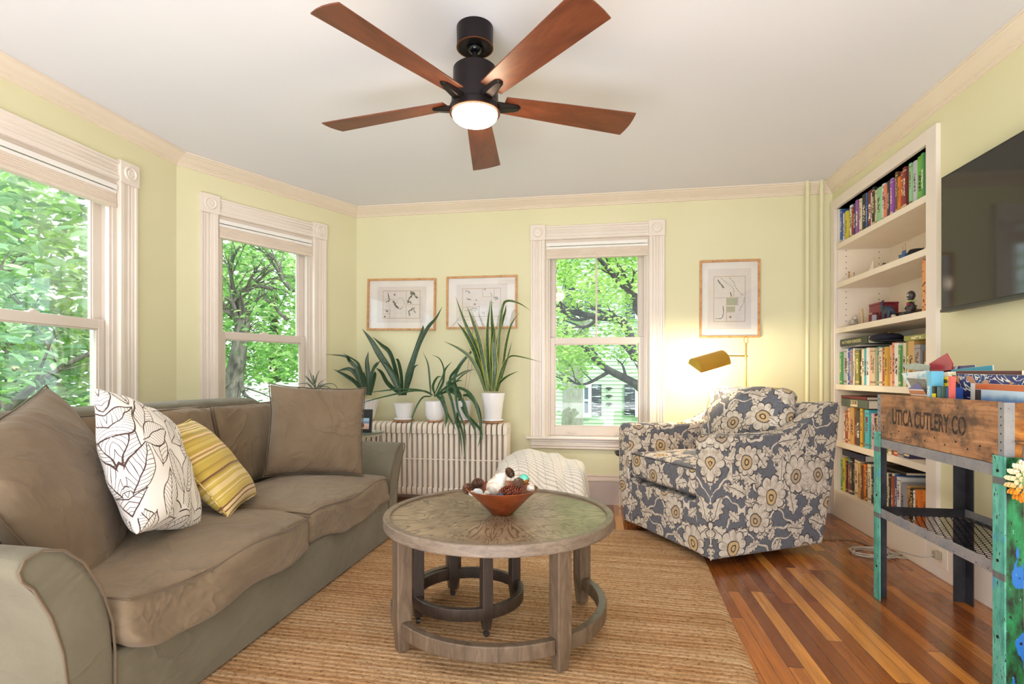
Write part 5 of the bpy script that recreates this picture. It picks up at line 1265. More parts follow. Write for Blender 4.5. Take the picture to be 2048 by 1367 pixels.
# ---------------------------------------------------------------- welded steel stand
def m_teal():
    nb = NB('chipped_teal_paint'); o = nb.tc(); x, y, z = nb.sep(o); n = nb.noise(nb.com(x * 30, y * 30, z * 10), 1, 5, .65); s_ = nb.noise(nb.com(x * 130, y * 130, z * 36), 1, 3); big = nb.noise(nb.com(x * 5, y * 5, z * 7), 1, 2)
    c = nb.ramp(n, [(.35, lin(62, 138, 126)), (.55, lin(98, 178, 160)), (.75, lin(124, 198, 180))]); c = nb.mix(nb.ss(big, .58, .66) * .6, c, lin(70, 140, 190)); c = nb.mix((s_ + (n - .5) * .5 > .66), c, lin(34, 36, 34))
    weld = nb.m('MAXIMUM', ((z - .405).abs() < .012), ((z - .722).abs() < .012)); c = nb.mix(weld * .8, c, lin(104, 84, 90))
    m = nb.set(base=c, rough=.45); nb.bump(n + s_, .3, .002); return m
def m_splat():
    nb = NB('green_paint_splattered'); o = nb.tc(); x, y, z = nb.sep(o); n = nb.noise(nb.com(x * 22, y * 22, z * 9), 1, 4, .65); b = nb.noise(nb.com(x * 16 + 9, y * 16, z * 4), 1, 3); s_ = nb.noise(nb.com(x * 90, y * 90, z * 40), 1, 3)
    c = nb.ramp(n, [(.36, lin(12, 20, 18)), (.44, lin(16, 74, 44)), (.6, lin(26, 122, 72)), (.75, lin(40, 150, 100))]); c = nb.mix((b > .60), c, lin(26, 108, 190)); c = nb.mix((s_ > .68), c, lin(20, 16, 20)); c = nb.mix((s_ < .28) * .8, c, lin(120, 180, 190))
    return nb.set(base=c, rough=.32, coat=.3)
def m_steel(name, a, b, rust=.6):
    nb = NB(name); o = nb.tc(); n = nb.noise(o, 110, 5, .7); g = nb.noise(o, 12, 3); c = nb.mix(nb.ss(g, .3, .7), lin(*a), lin(*b)); c = nb.mix(nb.ss(n, rust, rust + .08) * .7, c, lin(130, 82, 56)); m = nb.set(base=c, rough=.5, metal=.35); nb.bump(n, .2, .001); return m
TEAL, SPL = m_teal(), m_splat(); DST = m_steel('blackened_steel', (42, 42, 46), (62, 60, 66), .72); GST = m_steel('grey_rusted_steel', (140, 142, 150), (160, 156, 156), .58)
SX0, SX1, SY0, SY1 = 1.315, 1.715, 2.005, 2.86
sd_t = thing('steel_stand', 'welded angle iron stand with chipped teal legs and a mesh shelf', 'stand', ((SX0 + SX1) / 2, (SY0 + SY1) / 2, 0))
hx, hy = (SX1 - SX0) / 2, (SY1 - SY0) / 2; AL, AT, LH = .056, .005, .805
def legs(sx, sy, m1, m2, h):
    x, y = sx * hx, sy * hy; mb = MB()
    mb.box(x, x - sx * AT, y, y - sy * AL, 0.0005, h, 0); mb.box(x - sx * AT, x - sx * AL, y, y - sy * AT, 0.0005, h - .002, 1)
    mb.build('leg', [m1, m2], sd_t, smooth=0, bevel=.001)
legs(-1, -1, TEAL, SPL, LH); legs(-1, 1, TEAL, DST, LH); legs(1, 1, DST, DST, .76); legs(1, -1, DST, SPL, .76)
for nm, z0, z1, zs in (('upper_rail', .733, .773, .733), ('shelf_rail', .40, .442, .40)):
    for sx in (-1, 1):
        x = sx * (hx - AT - .001); mb = MB().box(x, x - sx * .004, -hy + AT, hy - AT, z0, z1).box(x - sx * .004, x - sx * .035, -hy + AT, hy - AT, z1 - .004, z1) if nm == 'upper_rail' else MB().box(x, x - sx * .004, -hy + AT, hy - AT, z0, z1).box(x - sx * .004, x - sx * .03, -hy + AT, hy - AT, z0, z0 + .004)
        mb.build(nm, GST, sd_t, smooth=0, bevel=.001)
    for sy in (-1, 1):
        y = sy * (hy - AT - .001); mb = MB().box(-hx + AT + .006, hx - AT - .006, y, y - sy * .004, z0, z1); mb.build(nm, DST, sd_t, smooth=0, bevel=.001)
ms = MB(); zz = .408; pw, ph = .030, .0125; nyy = int((2 * hy - .02) / pw); nxx = int((2 * hx - .02) / ph)
for j in range(nyy):
    for i in range(nxx):
        if (i + j) % 2: continue
        cx_, cy_ = -hx + .012 + ph * (i + .5), -hy + .012 + pw * (j + .5)
        for sx in (-1, 1):
            for sy in (-1, 1):
                a_, b_ = Vector((cx_ + sx * ph, cy_, zz)), Vector((cx_, cy_ + sy * pw, zz)); d_ = (b_ - a_).normalized(); n_ = Vector((-d_.y, d_.x, 0)) * .0011
                ms.add([a_ - n_, a_ + n_, b_ + n_, b_ - n_, a_ - n_ + Vector((0, 0, .0025)), a_ + n_ + Vector((0, 0, .0025)), b_ + n_ + Vector((0, 0, .0025)), b_ - n_ + Vector((0, 0, .0025))], [(4, 5, 6, 7), (0, 3, 2, 1), (0, 1, 5, 4), (2, 3, 7, 6), (1, 2, 6, 5), (3, 0, 4, 7)])
ms.build('mesh_shelf', DST, sd_t, smooth=0)
bo = MB()
for x, y, z in ((-hx - .001, -hy + .03, .755), (-hx - .001, -hy + .03, .455), (-hx - .001, hy - .03, .50), (-hx - .001, hy - .03, .16), (-hx - .001, -hy + .03, .2)):
    bo.M = Matrix.Translation((x, y, z)) @ Matrix.Rotation(-PI / 2, 4, 'Y'); bo.lathe([(.0055, 0), (.0055, .0015), (.0001, .0015)], seg=12)
bo.M = Matrix(); bo.build('drilled_holes', DARK, sd_t)

# ---------------------------------------------------------------- wooden crate
def m_crate(name, cols):
    nb = NB(name); o = nb.tc(); x, y, z = nb.sep(o); g = nb.noise(nb.com(x * 14, y * 4, z * 34), 1, 6, .62, 1.2); st_ = nb.noise(o, 9, 5, .65); f = nb.noise(nb.com(x * 90, y * 60, z * 160), 1, 3); k = nb.vor(nb.com(y * 13, z * 13, x * 13), 1, 1, '3D')[0]
    c = nb.ramp(g, [(.3, lin(*cols[0])), (.5, lin(*cols[1])), (.72, lin(*cols[2]))]); c = nb.mix(nb.ss(st_, .42, .62) * .75, c, lin(74, 60, 50)); c = nb.mix((k < .07) * .8, c, lin(46, 34, 26)); c = nb.mix(nb.ss(f, .58, .8) * .4, c, lin(60, 44, 34))
    m = nb.set(base=c, rough=.65); nb.bump(g + f, .35, .002); return m
CR = m_crate('weathered_crate_board', ((124, 84, 58), (170, 122, 84), (200, 150, 108))); CR2 = m_crate('amber_crate_end', ((110, 62, 20), (160, 96, 34), (190, 126, 52)))
KX0, KX1, KY0, KY1, KZ0, KZ1 = 1.3225, 1.700, 2.018, 2.835, .7745, .985
cr = thing('wooden_crate', 'weathered stencilled wooden crate full of books on the steel stand', 'crate', ((KX0 + KX1) / 2, (KY0 + KY1) / 2, KZ0))
a_, b_, h_ = (KX1 - KX0) / 2, (KY1 - KY0) / 2, KZ1 - KZ0; T_ = .013
for sx in (-1, 1): MB().box(sx * a_, sx * (a_ - T_), -b_ + T_, b_ - T_, 0, h_).build('long_board', CR, cr, smooth=0, bevel=.002)
for sy in (-1, 1): MB().box(-a_, a_, sy * b_, sy * (b_ - T_), 0, h_ - .003).build('end_board', CR2, cr, smooth=0, bevel=.002)
MB().box(-a_ + T_, a_ - T_, -b_ + T_, b_ - T_, .0, .01).build('bottom_board', CR, cr, smooth=0)
for sy in (-1, 1):
    MB().box(-a_ - .0015, -a_ - .0003, sy * b_, sy * (b_ - .026), .004, h_ - .002).box(-a_ - .0015, -a_ + .03, sy * (b_ + .0003), sy * (b_ + .0015), .004, h_ - .002).build('tin_strap', GST, cr, smooth=0)
    nl = MB()
    for k in range(7): nl.M = Matrix.Translation((-a_ - .0015, sy * (b_ - .013), .02 + k * .028)) @ Matrix.Rotation(-PI / 2, 4, 'Y'); nl.lathe([(.003, 0), (.002, .001), (.0001, .001)], seg=8)
    nl.M = Matrix(); nl.build('nail_heads', DARK, cr)
STN = None
def m_stencil():
    nb = NB('worn_stencil_ink'); n = nb.noise(nb.tc(), 70, 4); return nb.set(base=nb.ramp(n, [(.35, lin(120, 88, 62)), (.45, lin(50, 40, 34))]), rough=.8)
STN = m_stencil()
# text runs towards the camera (local -y), faces -x
lettering('stencil_lettering', 'UTICA CUTLERY CO', .098, STN, cr, Matrix(((0, 0, -1, -a_ - .0006), (-1, 0, 0, .03), (0, 1, 0, .108), (0, 0, 0, 1))), depth=.0004, bold=.0014, xs=.555)
nh = MB().ell((0, 0, 0), (.001, .004, .004), 8, 5).build('old_nail_hole', DARK, cr)
for k in range(12):
    if k: nh = dup(nh, cr)
    nh.location = (-a_ - .0003, -b_ + .05 + k * .065, .03 + .02 * (k % 2))

# books and papers in the crate (local helper works in crate coordinates)
def slab(nm, label, cat, c, u, v, w, h, t, m, grp='books and papers in the crate', cover=None):
    """flat book standing in the crate; u = along its width, v = up, thickness behind"""
    mb = MB(); mb.box(0, w, 0, t, 0, h); o = mb.build(nm, [m], bevel=.0008, smooth=0); o.matrix_world = frame_matrix(c, u, v)
    if t > .006:
        q = MB().box(.001, w + .0006, .0015, t - .0015, .0015, h + .0006).build('pages', PAGES, o, smooth=0)
    return tag(o, label, cat, grp)
def m_cover(name, fn):
    nb = NB(name); c = fn(nb); return nb.set(base=c, rough=.3)
def cv_mount(nb):
    x, y, z = nb.sep(nb.tc('Generated')); n = nb.noise(nb.com(x * 5, 0, z * 3), 1, 4); h = z + (n - .5) * .25
    c = nb.ramp(h, [(.5, lin(70, 110, 90)), (.62, lin(46, 86, 150)), (.72, lin(70, 120, 190)), (.80, lin(120, 160, 210)), (.88, lin(190, 214, 236))]); c = nb.mix((z > .915), c, lin(196, 100, 52)); c = nb.mix((x < .09), c, lin(210, 208, 200)); return nb.mix((x > .09) * (x < .2) * (z < .91), c, lin(70, 60, 50))
def cv_paint(nb):
    x, y, z = nb.sep(nb.tc('Generated')); n = nb.noise(nb.com(x * 4, 0, z * 3), 1, 2, .5, 1.5); s_ = nb.m('SINE', n * 46)
    c = nb.mix((s_ > .80), lin(28, 40, 110), lin(226, 222, 214)); b = nb.noise(nb.com(x * 5 + 4, 0, z * 4), 1, 2); c = nb.mix((b > .62), c, lin(190, 130, 100)); w = (nb.m('SINE', z * 90) > .2) * (x < .09) * (x > .03); return nb.mix(w, c, lin(226, 224, 130))
cc = Vector(((KX0 + KX1) / 2, (KY0 + KY1) / 2, 0)); zb = KZ0 + .012
TO = Vector((0, -1, 0)); UP = Vector((0, 0, 1))
# frame_matrix local Y = v x u ; with u=-y, v=+z -> local Y = +x (away from the viewer)
def yx(px, X, py=760): q = on_x(px, py, X); return q
def slab_px(nm, label, cat, X, pxl, pxr, top_l, top_r, t, m, zbot=zb):
    a = on_x(pxl, top_l, X); b = on_x(pxr, top_r, X); u = Vector((0, b.y - a.y, b.z - a.z)); v = Vector((0, -u.z, u.y)); v = v if v.z > 0 else -v
    if b.y < KY0 + .016: u = u * ((a.y - KY0 - .016) / (a.y - b.y))
    w = u.length; h = a.z - zbot; un = u.normalized(); vn = v.normalized()
    lift = max(0, -un.z * w) + .001; h -= lift
    org = a - vn * h; return slab(nm, label, cat, org, un, vn, w, h, t, m)
slab_px('book', 'landscape mountain photo book nearest in the crate', 'book', 1.41, 1941, 2062, 766, 771, .012, m_cover('mountain_cover', cv_mount))
slab_px('book', 'dark blue patterned picture book behind the mountain book', 'book', 1.425, 1901, 2049, 747, 750, .014, m_cover('painted_cover', cv_paint))
slab_px('book', 'maroon covered flat book behind the dark blue one', 'book', 1.442, 1912, 2043, 741, 741, .012, PBOOK('maroonflat', (92, 40, 42)))
slab_px('folder', 'bright turquoise folder sticking up behind the crate books', 'folder', 1.50, 1860, 1984, 744, 730, .008, PBOOK('turq', (46, 168, 206)))
slab_px('magazine', 'white magazine with a dark blue cover picture behind the yellow book', 'magazine', 1.515, 1856, 1950, 736, 729, .006, m_cover('magazine_cover', lambda nb: nb.mix((nb.noise(nb.tc('Generated'), 3, 3) > .5), lin(226, 224, 226), lin(58, 62, 120))))
# spines facing the room
def spine(nm, label, px0, px1, top, colr, X=1.345, d=.045, lean=0, txt=None, tsz=.02, tcol=(240, 230, 120), hh=None):
    a = on_x(px0, top, X); b = on_x(px1, top, X); t = abs(a.y - b.y); h = (hh or (a.z - zb))
    o = book_mesh(t, h, d).build(nm, [PBOOK(label[:18].replace(' ', '_'), colr), PAGES], smooth=30); o.location = (X, min(a.y, b.y), zb); o.rotation_euler = (lean, 0, 0)
    tag(o, label, 'book', 'books and papers in the crate')
    if txt: lettering('spine_lettering', txt, tsz, PBOOK('txt%d%d%d' % tcol, tcol), o, Matrix(((0, 0, -1, -.003), (0, -1, 0, t / 2), (-1, 0, 0, h - .09), (0, 0, 0, 1))), bold=.0004)
    return o
spine('book', 'pale blue spined book at the left of the crate row', 1854, 1863, 742, (112, 190, 222), txt='INDIA', tsz=.022, tcol=(240, 244, 246))
yb_ = spine('book', 'yellow and black travel book in the crate', 1864, 1872, 772, (30, 30, 26))
MB().box(-.003, .0, -.0004, .022, yb_.dimensions.z - .055 if yb_.dimensions.z > .1 else .15, .2135).build('yellow_band', PBOOK('yel', (236, 214, 30)), yb_, smooth=0)
spine('book', 'grey blue spined book beside the yellow topped one', 1874, 1882, 773, (70, 110, 120), txt='EUROPE', tsz=.018, tcol=(220, 232, 230))
spine('book', 'dark green photo spined book in the crate', 1883, 1891, 772, (40, 76, 66))
spine('book', 'royal blue spined book in the crate', 1892, 1900, 774, (26, 66, 140), txt='ITALY', tsz=.018, tcol=(150, 190, 230))
spine('book', 'coral spined book leaning right in the crate', 1896, 1902, 752, (232, 108, 96), X=1.345, d=.016, lean=R(0))
slab_px('book', 'yellow travel book lying across the crate spines', 'book', 1.395, 1862, 1895, 758, 753, .012, m_cover('yellow_spanish', lambda nb: nb.mix((nb.sep(nb.tc('Generated'))[2] > .74), lin(34, 40, 50), lin(236, 214, 30))))
q_ = slab_px('book', 'cream paged thick book standing behind the yellow one', 'book', 1.412, 1863, 1896, 748, 743, .03, PBOOK('creamthick', (222, 218, 210)))
ysp = on_x(1884, 765, 1.392); lettering('cover_lettering', 'SPANISH', .02, PBOOK('txtb', (20, 20, 18)), q_, q_.matrix_world.inverted() @ Matrix(((0, 0, -1, 1.3945), (-1, 0, 0, ysp.y), (0, 1, 0, ysp.z + .006), (0, 0, 0, 1))), bold=.0006)
# fan of leaflets on the left
def quadcard(label, pts, X, m, cat='leaflet', dx=0.0, nm='leaflet', t=.0012):
    P = [on_x(px, py, X + dx * k / 3) for k, (px, py) in enumerate(pts)]; mb = MB(); n = len(P)
    vs = P + [p + Vector((t, 0, 0)) for p in P]; fs = [tuple(range(n)), tuple(range(2 * n - 1, n - 1, -1))] + [(i, n + i, n + (i + 1) % n, (i + 1) % n) for i in range(n)]
    c = sum(P, Vector()) / n; mb.add([p - c for p in vs], fs); o = mb.build(nm, m, smooth=0, loc=c); return tag(o, label, cat, 'books and papers in the crate')
quadcard('crimson booklet standing tilted at the top of the crate pile', [(1858, 727), (1893, 706), (1905, 727), (1892, 800), (1866, 800)], 1.50, m_cover('crimson_card', lambda nb: nb.mix(nb.ss(nb.noise(nb.tc(), 20, 2), .4, .7), lin(176, 52, 74), lin(196, 70, 90))), cat='booklet', nm='booklet', t=.004)
quadcard('pale blue edged paper folder leaning out at the crate left end', [(1803, 746), (1858, 740), (1864, 800), (1835, 810)], 1.43, m_cover('bluewhite', lambda nb: nb.mix((nb.noise(nb.tc('Generated'), 4, 2) > .55), lin(226, 232, 238), lin(150, 206, 232))), cat='folder', nm='folder')
quadcard('grey green marbled folder behind the pale blue folder', [(1804, 730), (1830, 725), (1860, 730), (1858, 741), (1815, 738)], 1.47, m_cover('marbled', lambda nb: nb.mix(nb.noise(nb.tc(), 40, 4), lin(120, 140, 138), lin(176, 190, 184))), cat='folder', nm='folder')
quadcard('dark photo leaflet leaning at the crate left end', [(1813, 755), (1850, 758), (1858, 800), (1836, 800)], 1.395, m_cover('darkphoto', lambda nb: nb.mix(nb.noise(nb.tc(), 60, 4), lin(26, 22, 26), lin(150, 140, 140))))
quadcard('small purple and orange leaflet tilted at the crate left end', [(1816, 777), (1836, 764), (1857, 795), (1832, 812)], 1.365, m_cover('purpleorange', lambda nb: nb.ramp(nb.sep(nb.tc('Generated'))[2], [(0, lin(90, 84, 130)), (.3, lin(190, 120, 80)), (.45, lin(226, 214, 206)), (.5, lin(190, 96, 50)), (.66, lin(226, 214, 206)), (.7, lin(84, 76, 140))], 'CONSTANT')))

# wire hook and paper flower at the near end
FL_Y = 1.965
fc = on_y(2052, 962, FL_Y); fh = on_y(2034, 890, FL_Y + .03)
fw = thing('hanging_flower', 'cream and orange paper flower hanging on the near leg of the stand', 'flower', (fc.x, fc.y, fc.z))
def m_petal():
    nb = NB('paper_petal'); x, y, z = nb.sep(nb.tc()); n = nb.noise(nb.tc(), 30, 2)
    return nb.set(base=nb.ramp(z * 9 + .5 + (n - .5) * .5, [(.12, lin(216, 136, 34)), (.3, lin(232, 172, 62)), (.42, lin(240, 220, 176)), (1, lin(244, 232, 206))]), rough=.7)
pt_ = MB()
for ring_ in range(8):
    ph = R(4 + ring_ * 11.5); nn = [17, 16, 15, 13, 11, 8, 5, 2][ring_]
    for k in range(nn):
        a_ = 2 * PI * (k + .5 * (ring_ % 2)) / nn; rr = .050 * math.cos(ph)
        d_ = Vector((math.cos(a_), 0, math.sin(a_))); c_ = Vector((d_.x * rr, -.034 * math.sin(ph), d_.z * rr * 1.12)); out_ = (d_ * math.cos(ph * .75) + Vector((0, -math.sin(ph * .75), 0))).normalized(); sd_ = Vector((-d_.z, 0, d_.x)); nn_ = out_.cross(sd_)
        w_ = .0085; L_ = .017; e0 = c_ - out_ * .008
        vs = [e0 - sd_ * w_ * .4, e0 + sd_ * w_ * .4, c_ + sd_ * w_ + nn_ * .003, c_ + out_ * L_ * .6 + sd_ * w_ * .8, c_ + out_ * L_, c_ + out_ * L_ * .6 - sd_ * w_ * .8, c_ - sd_ * w_ + nn_ * .003, c_]
        pt_.add(vs, [(0, 1, 7), (1, 2, 7), (2, 3, 7), (3, 4, 7), (4, 5, 7), (5, 6, 7), (6, 0, 7)])
pt_.build('petals', m_petal(), fw, smooth=0, solid=.0008)
MB().ell((0, .006, 0), (.03, .012, .03), 12, 8).build('calyx', plain('sage_green', (140, 180, 120), .7), fw)
MB().tube(bez([(0, .012, .03), (-.008, .02, .05), (.0, .02, .065)], 8), [.006] * 9 if False else .006, 6).build('stem', plain('sage_green', (140, 180, 120), .7), fw)
MB().tube([Vector((0, .02, .06)), fh - fc + Vector((.02, .0, -.0)), fh - fc + Vector((-.002, 0, .006)), fh - fc + Vector((.002, .01, .012)), fh - fc + Vector((.03, .012, .012))], .002, 6).build('wire_hook', plain('grey_wire', (90, 88, 88), .4, .6), fw)

# ---------------------------------------------------------------- cables by the plinth
CW_ = plain('clear_grey_cable', (190, 182, 168), .35)
cb_ = MB(); c0 = on_z(1745, 1106, .006)
for k in range(5):
    rr_ = .075 + .012 * k % .03; pts = [(c0.x + (rr_ + .008 * math.sin(5 * t + k)) * 1.25 * math.cos(t) , c0.y + (rr_ + .01 * math.cos(3 * t + k)) * math.sin(t), .004 + .004 * k + .002 * math.sin(3 * t)) for t in [2 * PI * q / 36 for q in range(37)]]
    cb_.tube([(x - c0.x, y - c0.y, z) for x, y, z in pts], .0028, 6, caps=False)
t_ = thing('power_cord', 'coiled pale extension cord on the floor behind the teal leg', 'cord', (c0.x, c0.y, 0))
cb_.build('coil', CW_, t_)
ou = Vector((RX - .028, 3.17, .12)); e1 = on_z(1800, 1098, .02); e1.x = min(e1.x, RX - .06)
MB().tube([p - Vector((c0.x, c0.y, 0)) for p in bez([(c0.x + .08, c0.y, .01), e1, (RX - .10, 3.20, .10), (RX - .045, 3.17, .13)], 16)], .0032, 6).build('lead', CW_, t_)
MB().box(ou.x - .03 - c0.x, ou.x - c0.x, ou.y - .018 - c0.y, ou.y + .018 - c0.y, .105, .145).build('plug', plain('taupe_plug', (178, 164, 142), .45), t_, bevel=.004)
c2 = on_z(1806, 1112, .006)
cd = MB(); cd.tube([(.05 * math.cos(t) * 1.6, .035 * math.sin(t), .005 + .002 * math.sin(2 * t)) for t in [2 * PI * q / 30 for q in range(31)]], .0026, 6, caps=False).tube([(.045 * math.cos(t) * 1.7, .03 * math.sin(t) + .004, .010) for t in [2 * PI * q / 30 for q in range(31)]], .0026, 6, caps=False)
o = cd.build('power_cord', CW_, loc=(c2.x, c2.y, 0)); tag(o, 'small loop of pale cord right of the teal leg', 'cord')
o = MB().box(-.015, .015, -.03, .03, 0, .022).build('adapter', plain('pinkish_white_plastic', (226, 196, 190), .4), bevel=.003, loc=tuple(on_z(1812, 1104, .0))[:2] + (.0125,)); tag(o, 'small pinkish white adapter resting on the loop of cord', 'adapter'); o.rotation_euler = (0, 0, .5)
a0_, a1_ = on_z(1642, 1078, .006), on_z(1744, 1092, .006); am_ = on_z(1700, 1079, .006)
o = MB().tube([p - a0_ + Vector((0, 0, .004)) for p in bez([a0_, am_, a1_], 20)], .003, 6).build('power_cord', plain('brown_flex', (120, 92, 66), .5), loc=(a0_.x, a0_.y, 0)); tag(o, 'thin brown cord running from under the armchair to the coil', 'cord')

# ---------------------------------------------------------------- shelf trinkets
S2, S3, S4 = SH[1], SH[2], SH[3]
def sp(px, z, X=RX + .07): p = on_x(px, 600, X); return Vector((p.x, p.y, z + .0005))
GOLDT = plain('aged_gold', (176, 132, 70), .4, .6); STONE = m_wood('speckled_stone', ((90, 84, 78), (190, 182, 170), (226, 220, 210)), (60, 60, 60), .5); DRIFT = plain('driftwood', (206, 178, 138), .7)
p = sp(1698, S2); t = thing('brass_figurine', 'tiny brass figurine at the far end of the second shelf', 'figurine', p)
MB().cyl((0, 0, 0), .012, 0, .004, 12).tube([(0, 0, .004), (0, 0, .075)], .003, 6).tube([(0, -.018, .05), (0, .018, .055)], .002, 6).ell((0, 0, .078), (.006, .006, .008), 10, 6).build('figure_body', GOLDT, t)
p = sp(1708, S2); t = thing('brass_figurine', 'thin brass stick figure beside the tiny brass figurine', 'figurine', p); MB().cyl((0, 0, 0), .01, 0, .003, 12).tube([(0, 0, .003), (0, 0, .05)], .002, 6).ell((0, 0, .055), (.005, .005, .006), 8, 6).build('figure_body', GOLDT, t)
p = sp(1745, S2, RX + .10); t = thing('model_sailboat', 'small model boat with a white sail on the second shelf', 'model boat', p)
MB().prism([(-.07, .02), (-.05, 0), (.05, 0), (.075, .02)], -.014, .014, 'x').build('hull', DRIFT, t); MB().tube([(0, -.02, .01), (0, -.02, .12)], .002, 6).build('mast', DRIFT, t)
MB().add([(0, -.016, .11), (0, -.016, .022), (0, .075, .022)], [(0, 1, 2)]).build('sail', plain('sail_cloth', (244, 238, 230), .8), t, smooth=0, solid=.0008)
p = sp(1766, S2, RX + .10)
t = thing('rider_figurine', 'group of small dark figures in the middle of the second shelf', 'figurine', p)
for k, (dy, h) in enumerate(((.02, .05), (-.004, .062), (-.028, .056), (-.055, .03))):
    MB().tube([(0, dy, 0), (0, dy, h * .7)], [.006, .003], 8).ell((0, dy, h * .82), (.005, .005, .007), 8, 6).tube([(0, dy - .012, h * .5), (0, dy, h * .62), (0, dy + .012, h * .45)], .0018, 5).build('figure', BLACK, t)
p = sp(1794, S2, RX + .10); o = MB().tube([(0, .02, .006), (0, .005, .012), (0, -.01, .008), (0, -.03, .022)], .0035, 6).tube([(0, .012, .006), (0, .016, .0)], .002, 5).tube([(0, -.008, .008), (0, -.012, .0)], .002, 5).build('lizard_figurine', GOLDT, loc=p); tag(o, 'tiny twisted bronze lizard right of the dark figures', 'figurine')
p = sp(1808, S2, RX + .045); t = thing('model_ship', 'blue toy ship with two thin masts on the second shelf', 'model boat', p)
MB().prism([(-.035, .035), (-.02, 0), (.025, 0), (.04, .04)], -.012, .012, 'x').build('hull', plain('toy_blue', (66, 96, 150), .5), t)
MB().tube([(0, -.015, .03), (0, -.015, .10)], .002, 6).tube([(0, .012, .03), (0, .012, .088)], .002, 6).build('masts', GOLDT, t); MB().box(-.002, .002, -.02, .02, .03, .06).build('deckhouse', plain('toy_blue', (66, 96, 150), .5), t)
p = sp(1833, S2, RX + .095); t = thing('hat', 'dark brimmed hat on the second shelf near its right end', 'hat', p)
HAT = plain('dark_felt', (44, 40, 38), .9)
MB().lathe([(.0001, .0), (.075, .002), (.08, .006), (.05, .010), (.046, .04), (.036, .056), (.0001, .058)], seg=28).build('crown', HAT, t); MB().ring((0, 0, 0), .0485, .0505, .012, .022, seg=28).build('hat_band', BLACK, t)
p = sp(1847, S2, RX + .04); o = MB().cyl((0, 0, 0), .008, 0, .003, 10).tube([(0, 0, .002), (0, 0, .03)], .002, 5).tube([(0, -.03, .002), (0, -.03, .022)], .002, 5).cyl((0, -.03, 0), .008, 0, .003, 10).tube([(0, -.03, .012), (0, 0, .016)], .0015, 5).build('miniature_post', BLACK, loc=p); tag(o, 'pair of tiny joined dark posts at the right end of the second shelf', 'figurine')
# third shelf
p = sp(1707, S3); t = thing('stone_duck', 'speckled stone duck on a little wooden slab, third shelf', 'figurine', p)
MB().box(-.03, .03, -.05, .055, 0, .006).build('wooden_slab', plain('dark_slab', (110, 84, 62), .6), t, bevel=.001)
MB().ell((0, 0, .032), (.026, .045, .027), 16, 10).ell((0, -.024, .066), (.016, .022, .016), 14, 8).tube([(0, -.03, .045), (0, -.026, .06)], [.016, .013], 10).tube([(0, .03, .035), (0, .052, .055)], [.014, .003], 8).tube([(0, -.042, .064), (0, -.06, .06)], [.006, .003], 6).build('duck_body', STONE, t)
p = sp(1725, S3); p.z += .002; o = MB().tube([(0, 0, 0), (0, .004, .05), (0, .012, .12)], [.011, .010, .009], 10).tube([(0, .006, .06), (0, -.02, .078), (0, -.028, .078)], [.004, .003, .002], 6).build('driftwood_stick', DRIFT, loc=p); tag(o, 'pale driftwood stick standing beside the stone duck', 'driftwood')
def m_rg():
    nb = NB('dark_red_glass'); return nb.set(base=lin(96, 10, 22), rough=.06, coat=1)
p = sp(1748, S3); o = MB().lathe([(.0001, 0), (.03, 0), (.034, .006), (.034, .055), (.028, .062), (.030, .070), (.026, .070), (.0001, .06)], seg=8).build('glass_jar', m_rg(), loc=p, smooth=20); tag(o, 'faceted dark red glass jar on the third shelf', 'jar')
def m_crim():
    nb = NB('crimson_lacquer'); n = nb.noise(nb.tc(), 18, 3); return nb.set(base=nb.ramp(n, [(.4, lin(120, 26, 50)), (.62, lin(148, 40, 50)), (.75, lin(180, 70, 40))]), rough=.3)
p = sp(1767, S3, RX + .18); t = thing('lacquer_box', 'crimson square lacquer box behind the elephant', 'box', p); MB().box(-.06, .06, -.075, .075, 0, .135).build('box_body', m_crim(), t, bevel=.003, smooth=0); MB().box(-.062, .062, -.077, .077, .1355, .15).build('lid', m_crim(), t, bevel=.003, smooth=0)
p = sp(1775, S3, RX + .06); t = thing('elephant_figurine', 'dark blue elephant figurine with its trunk raised, third shelf', 'figurine', p)
EL = m_wood('dark_blue_patchwork', ((30, 36, 50), (44, 54, 74), (70, 80, 100)), (60, 60, 60), .5)
e = MB().ell((0, -.015, .062), (.026, .048, .030), 16, 10).ell((0, .035, .078), (.021, .024, .024), 14, 8).tube(bez([(0, .05, .072), (0, .068, .08), (0, .072, .11), (0, .062, .132), (0, .05, .134)], 14), [.012, .0115, .011, .0105, .010, .0095, .009, .0085, .008, .0075, .007, .0065, .006, .0055, .005, .005, .005, .005, .005][:len(bez([(0, .05, .072), (0, .068, .08), (0, .072, .11), (0, .062, .132), (0, .05, .134)], 14))], 8)
for sx in (-1, 1):
    for y in (.018, -.045): e.tube([(sx * .014, y, .055), (sx * .015, y, 0)], [.012, .009], 8)
e.tube([(0, -.06, .07), (0, -.07, .05), (0, -.068, .035)], [.004, .003, .002], 5); e.build('elephant_body', EL, t)
for sx in (-1, 1): MB().ell((sx * .022, .026, .078), (.004, .02, .024), 12, 8).build('ear', EL, t)
p = sp(1787, S3, RX + .02); o = MB().ell((0, .008, .012), (.010, .014, .010), 10, 7).ell((0, -.014, .010), (.008, .010, .008), 10, 7).build('stone_animal', SHELL, loc=p); tag(o, 'little white stone animal in front of the elephant', 'figurine')
p = sp(1806, S3, RX + .16); o = MB().lathe([(.0001, 0), (.035, 0), (.05, .02), (.052, .045), (.046, .05), (.0001, .046)], seg=24).build('brown_bowl', plain('dark_brown_glaze', (70, 44, 38), .35), loc=p); tag(o, 'dark brown bowl between the elephant and the beaded doll', 'bowl')
SK = m_wood('black_painted_clay', ((20, 18, 22), (40, 34, 40), (120, 110, 116)), (90, 90, 90), .4)
p = sp(1822, S3, RX + .05); t = thing('beaded_doll', 'seated black beaded doll with a flower collar, third shelf', 'figurine', p)
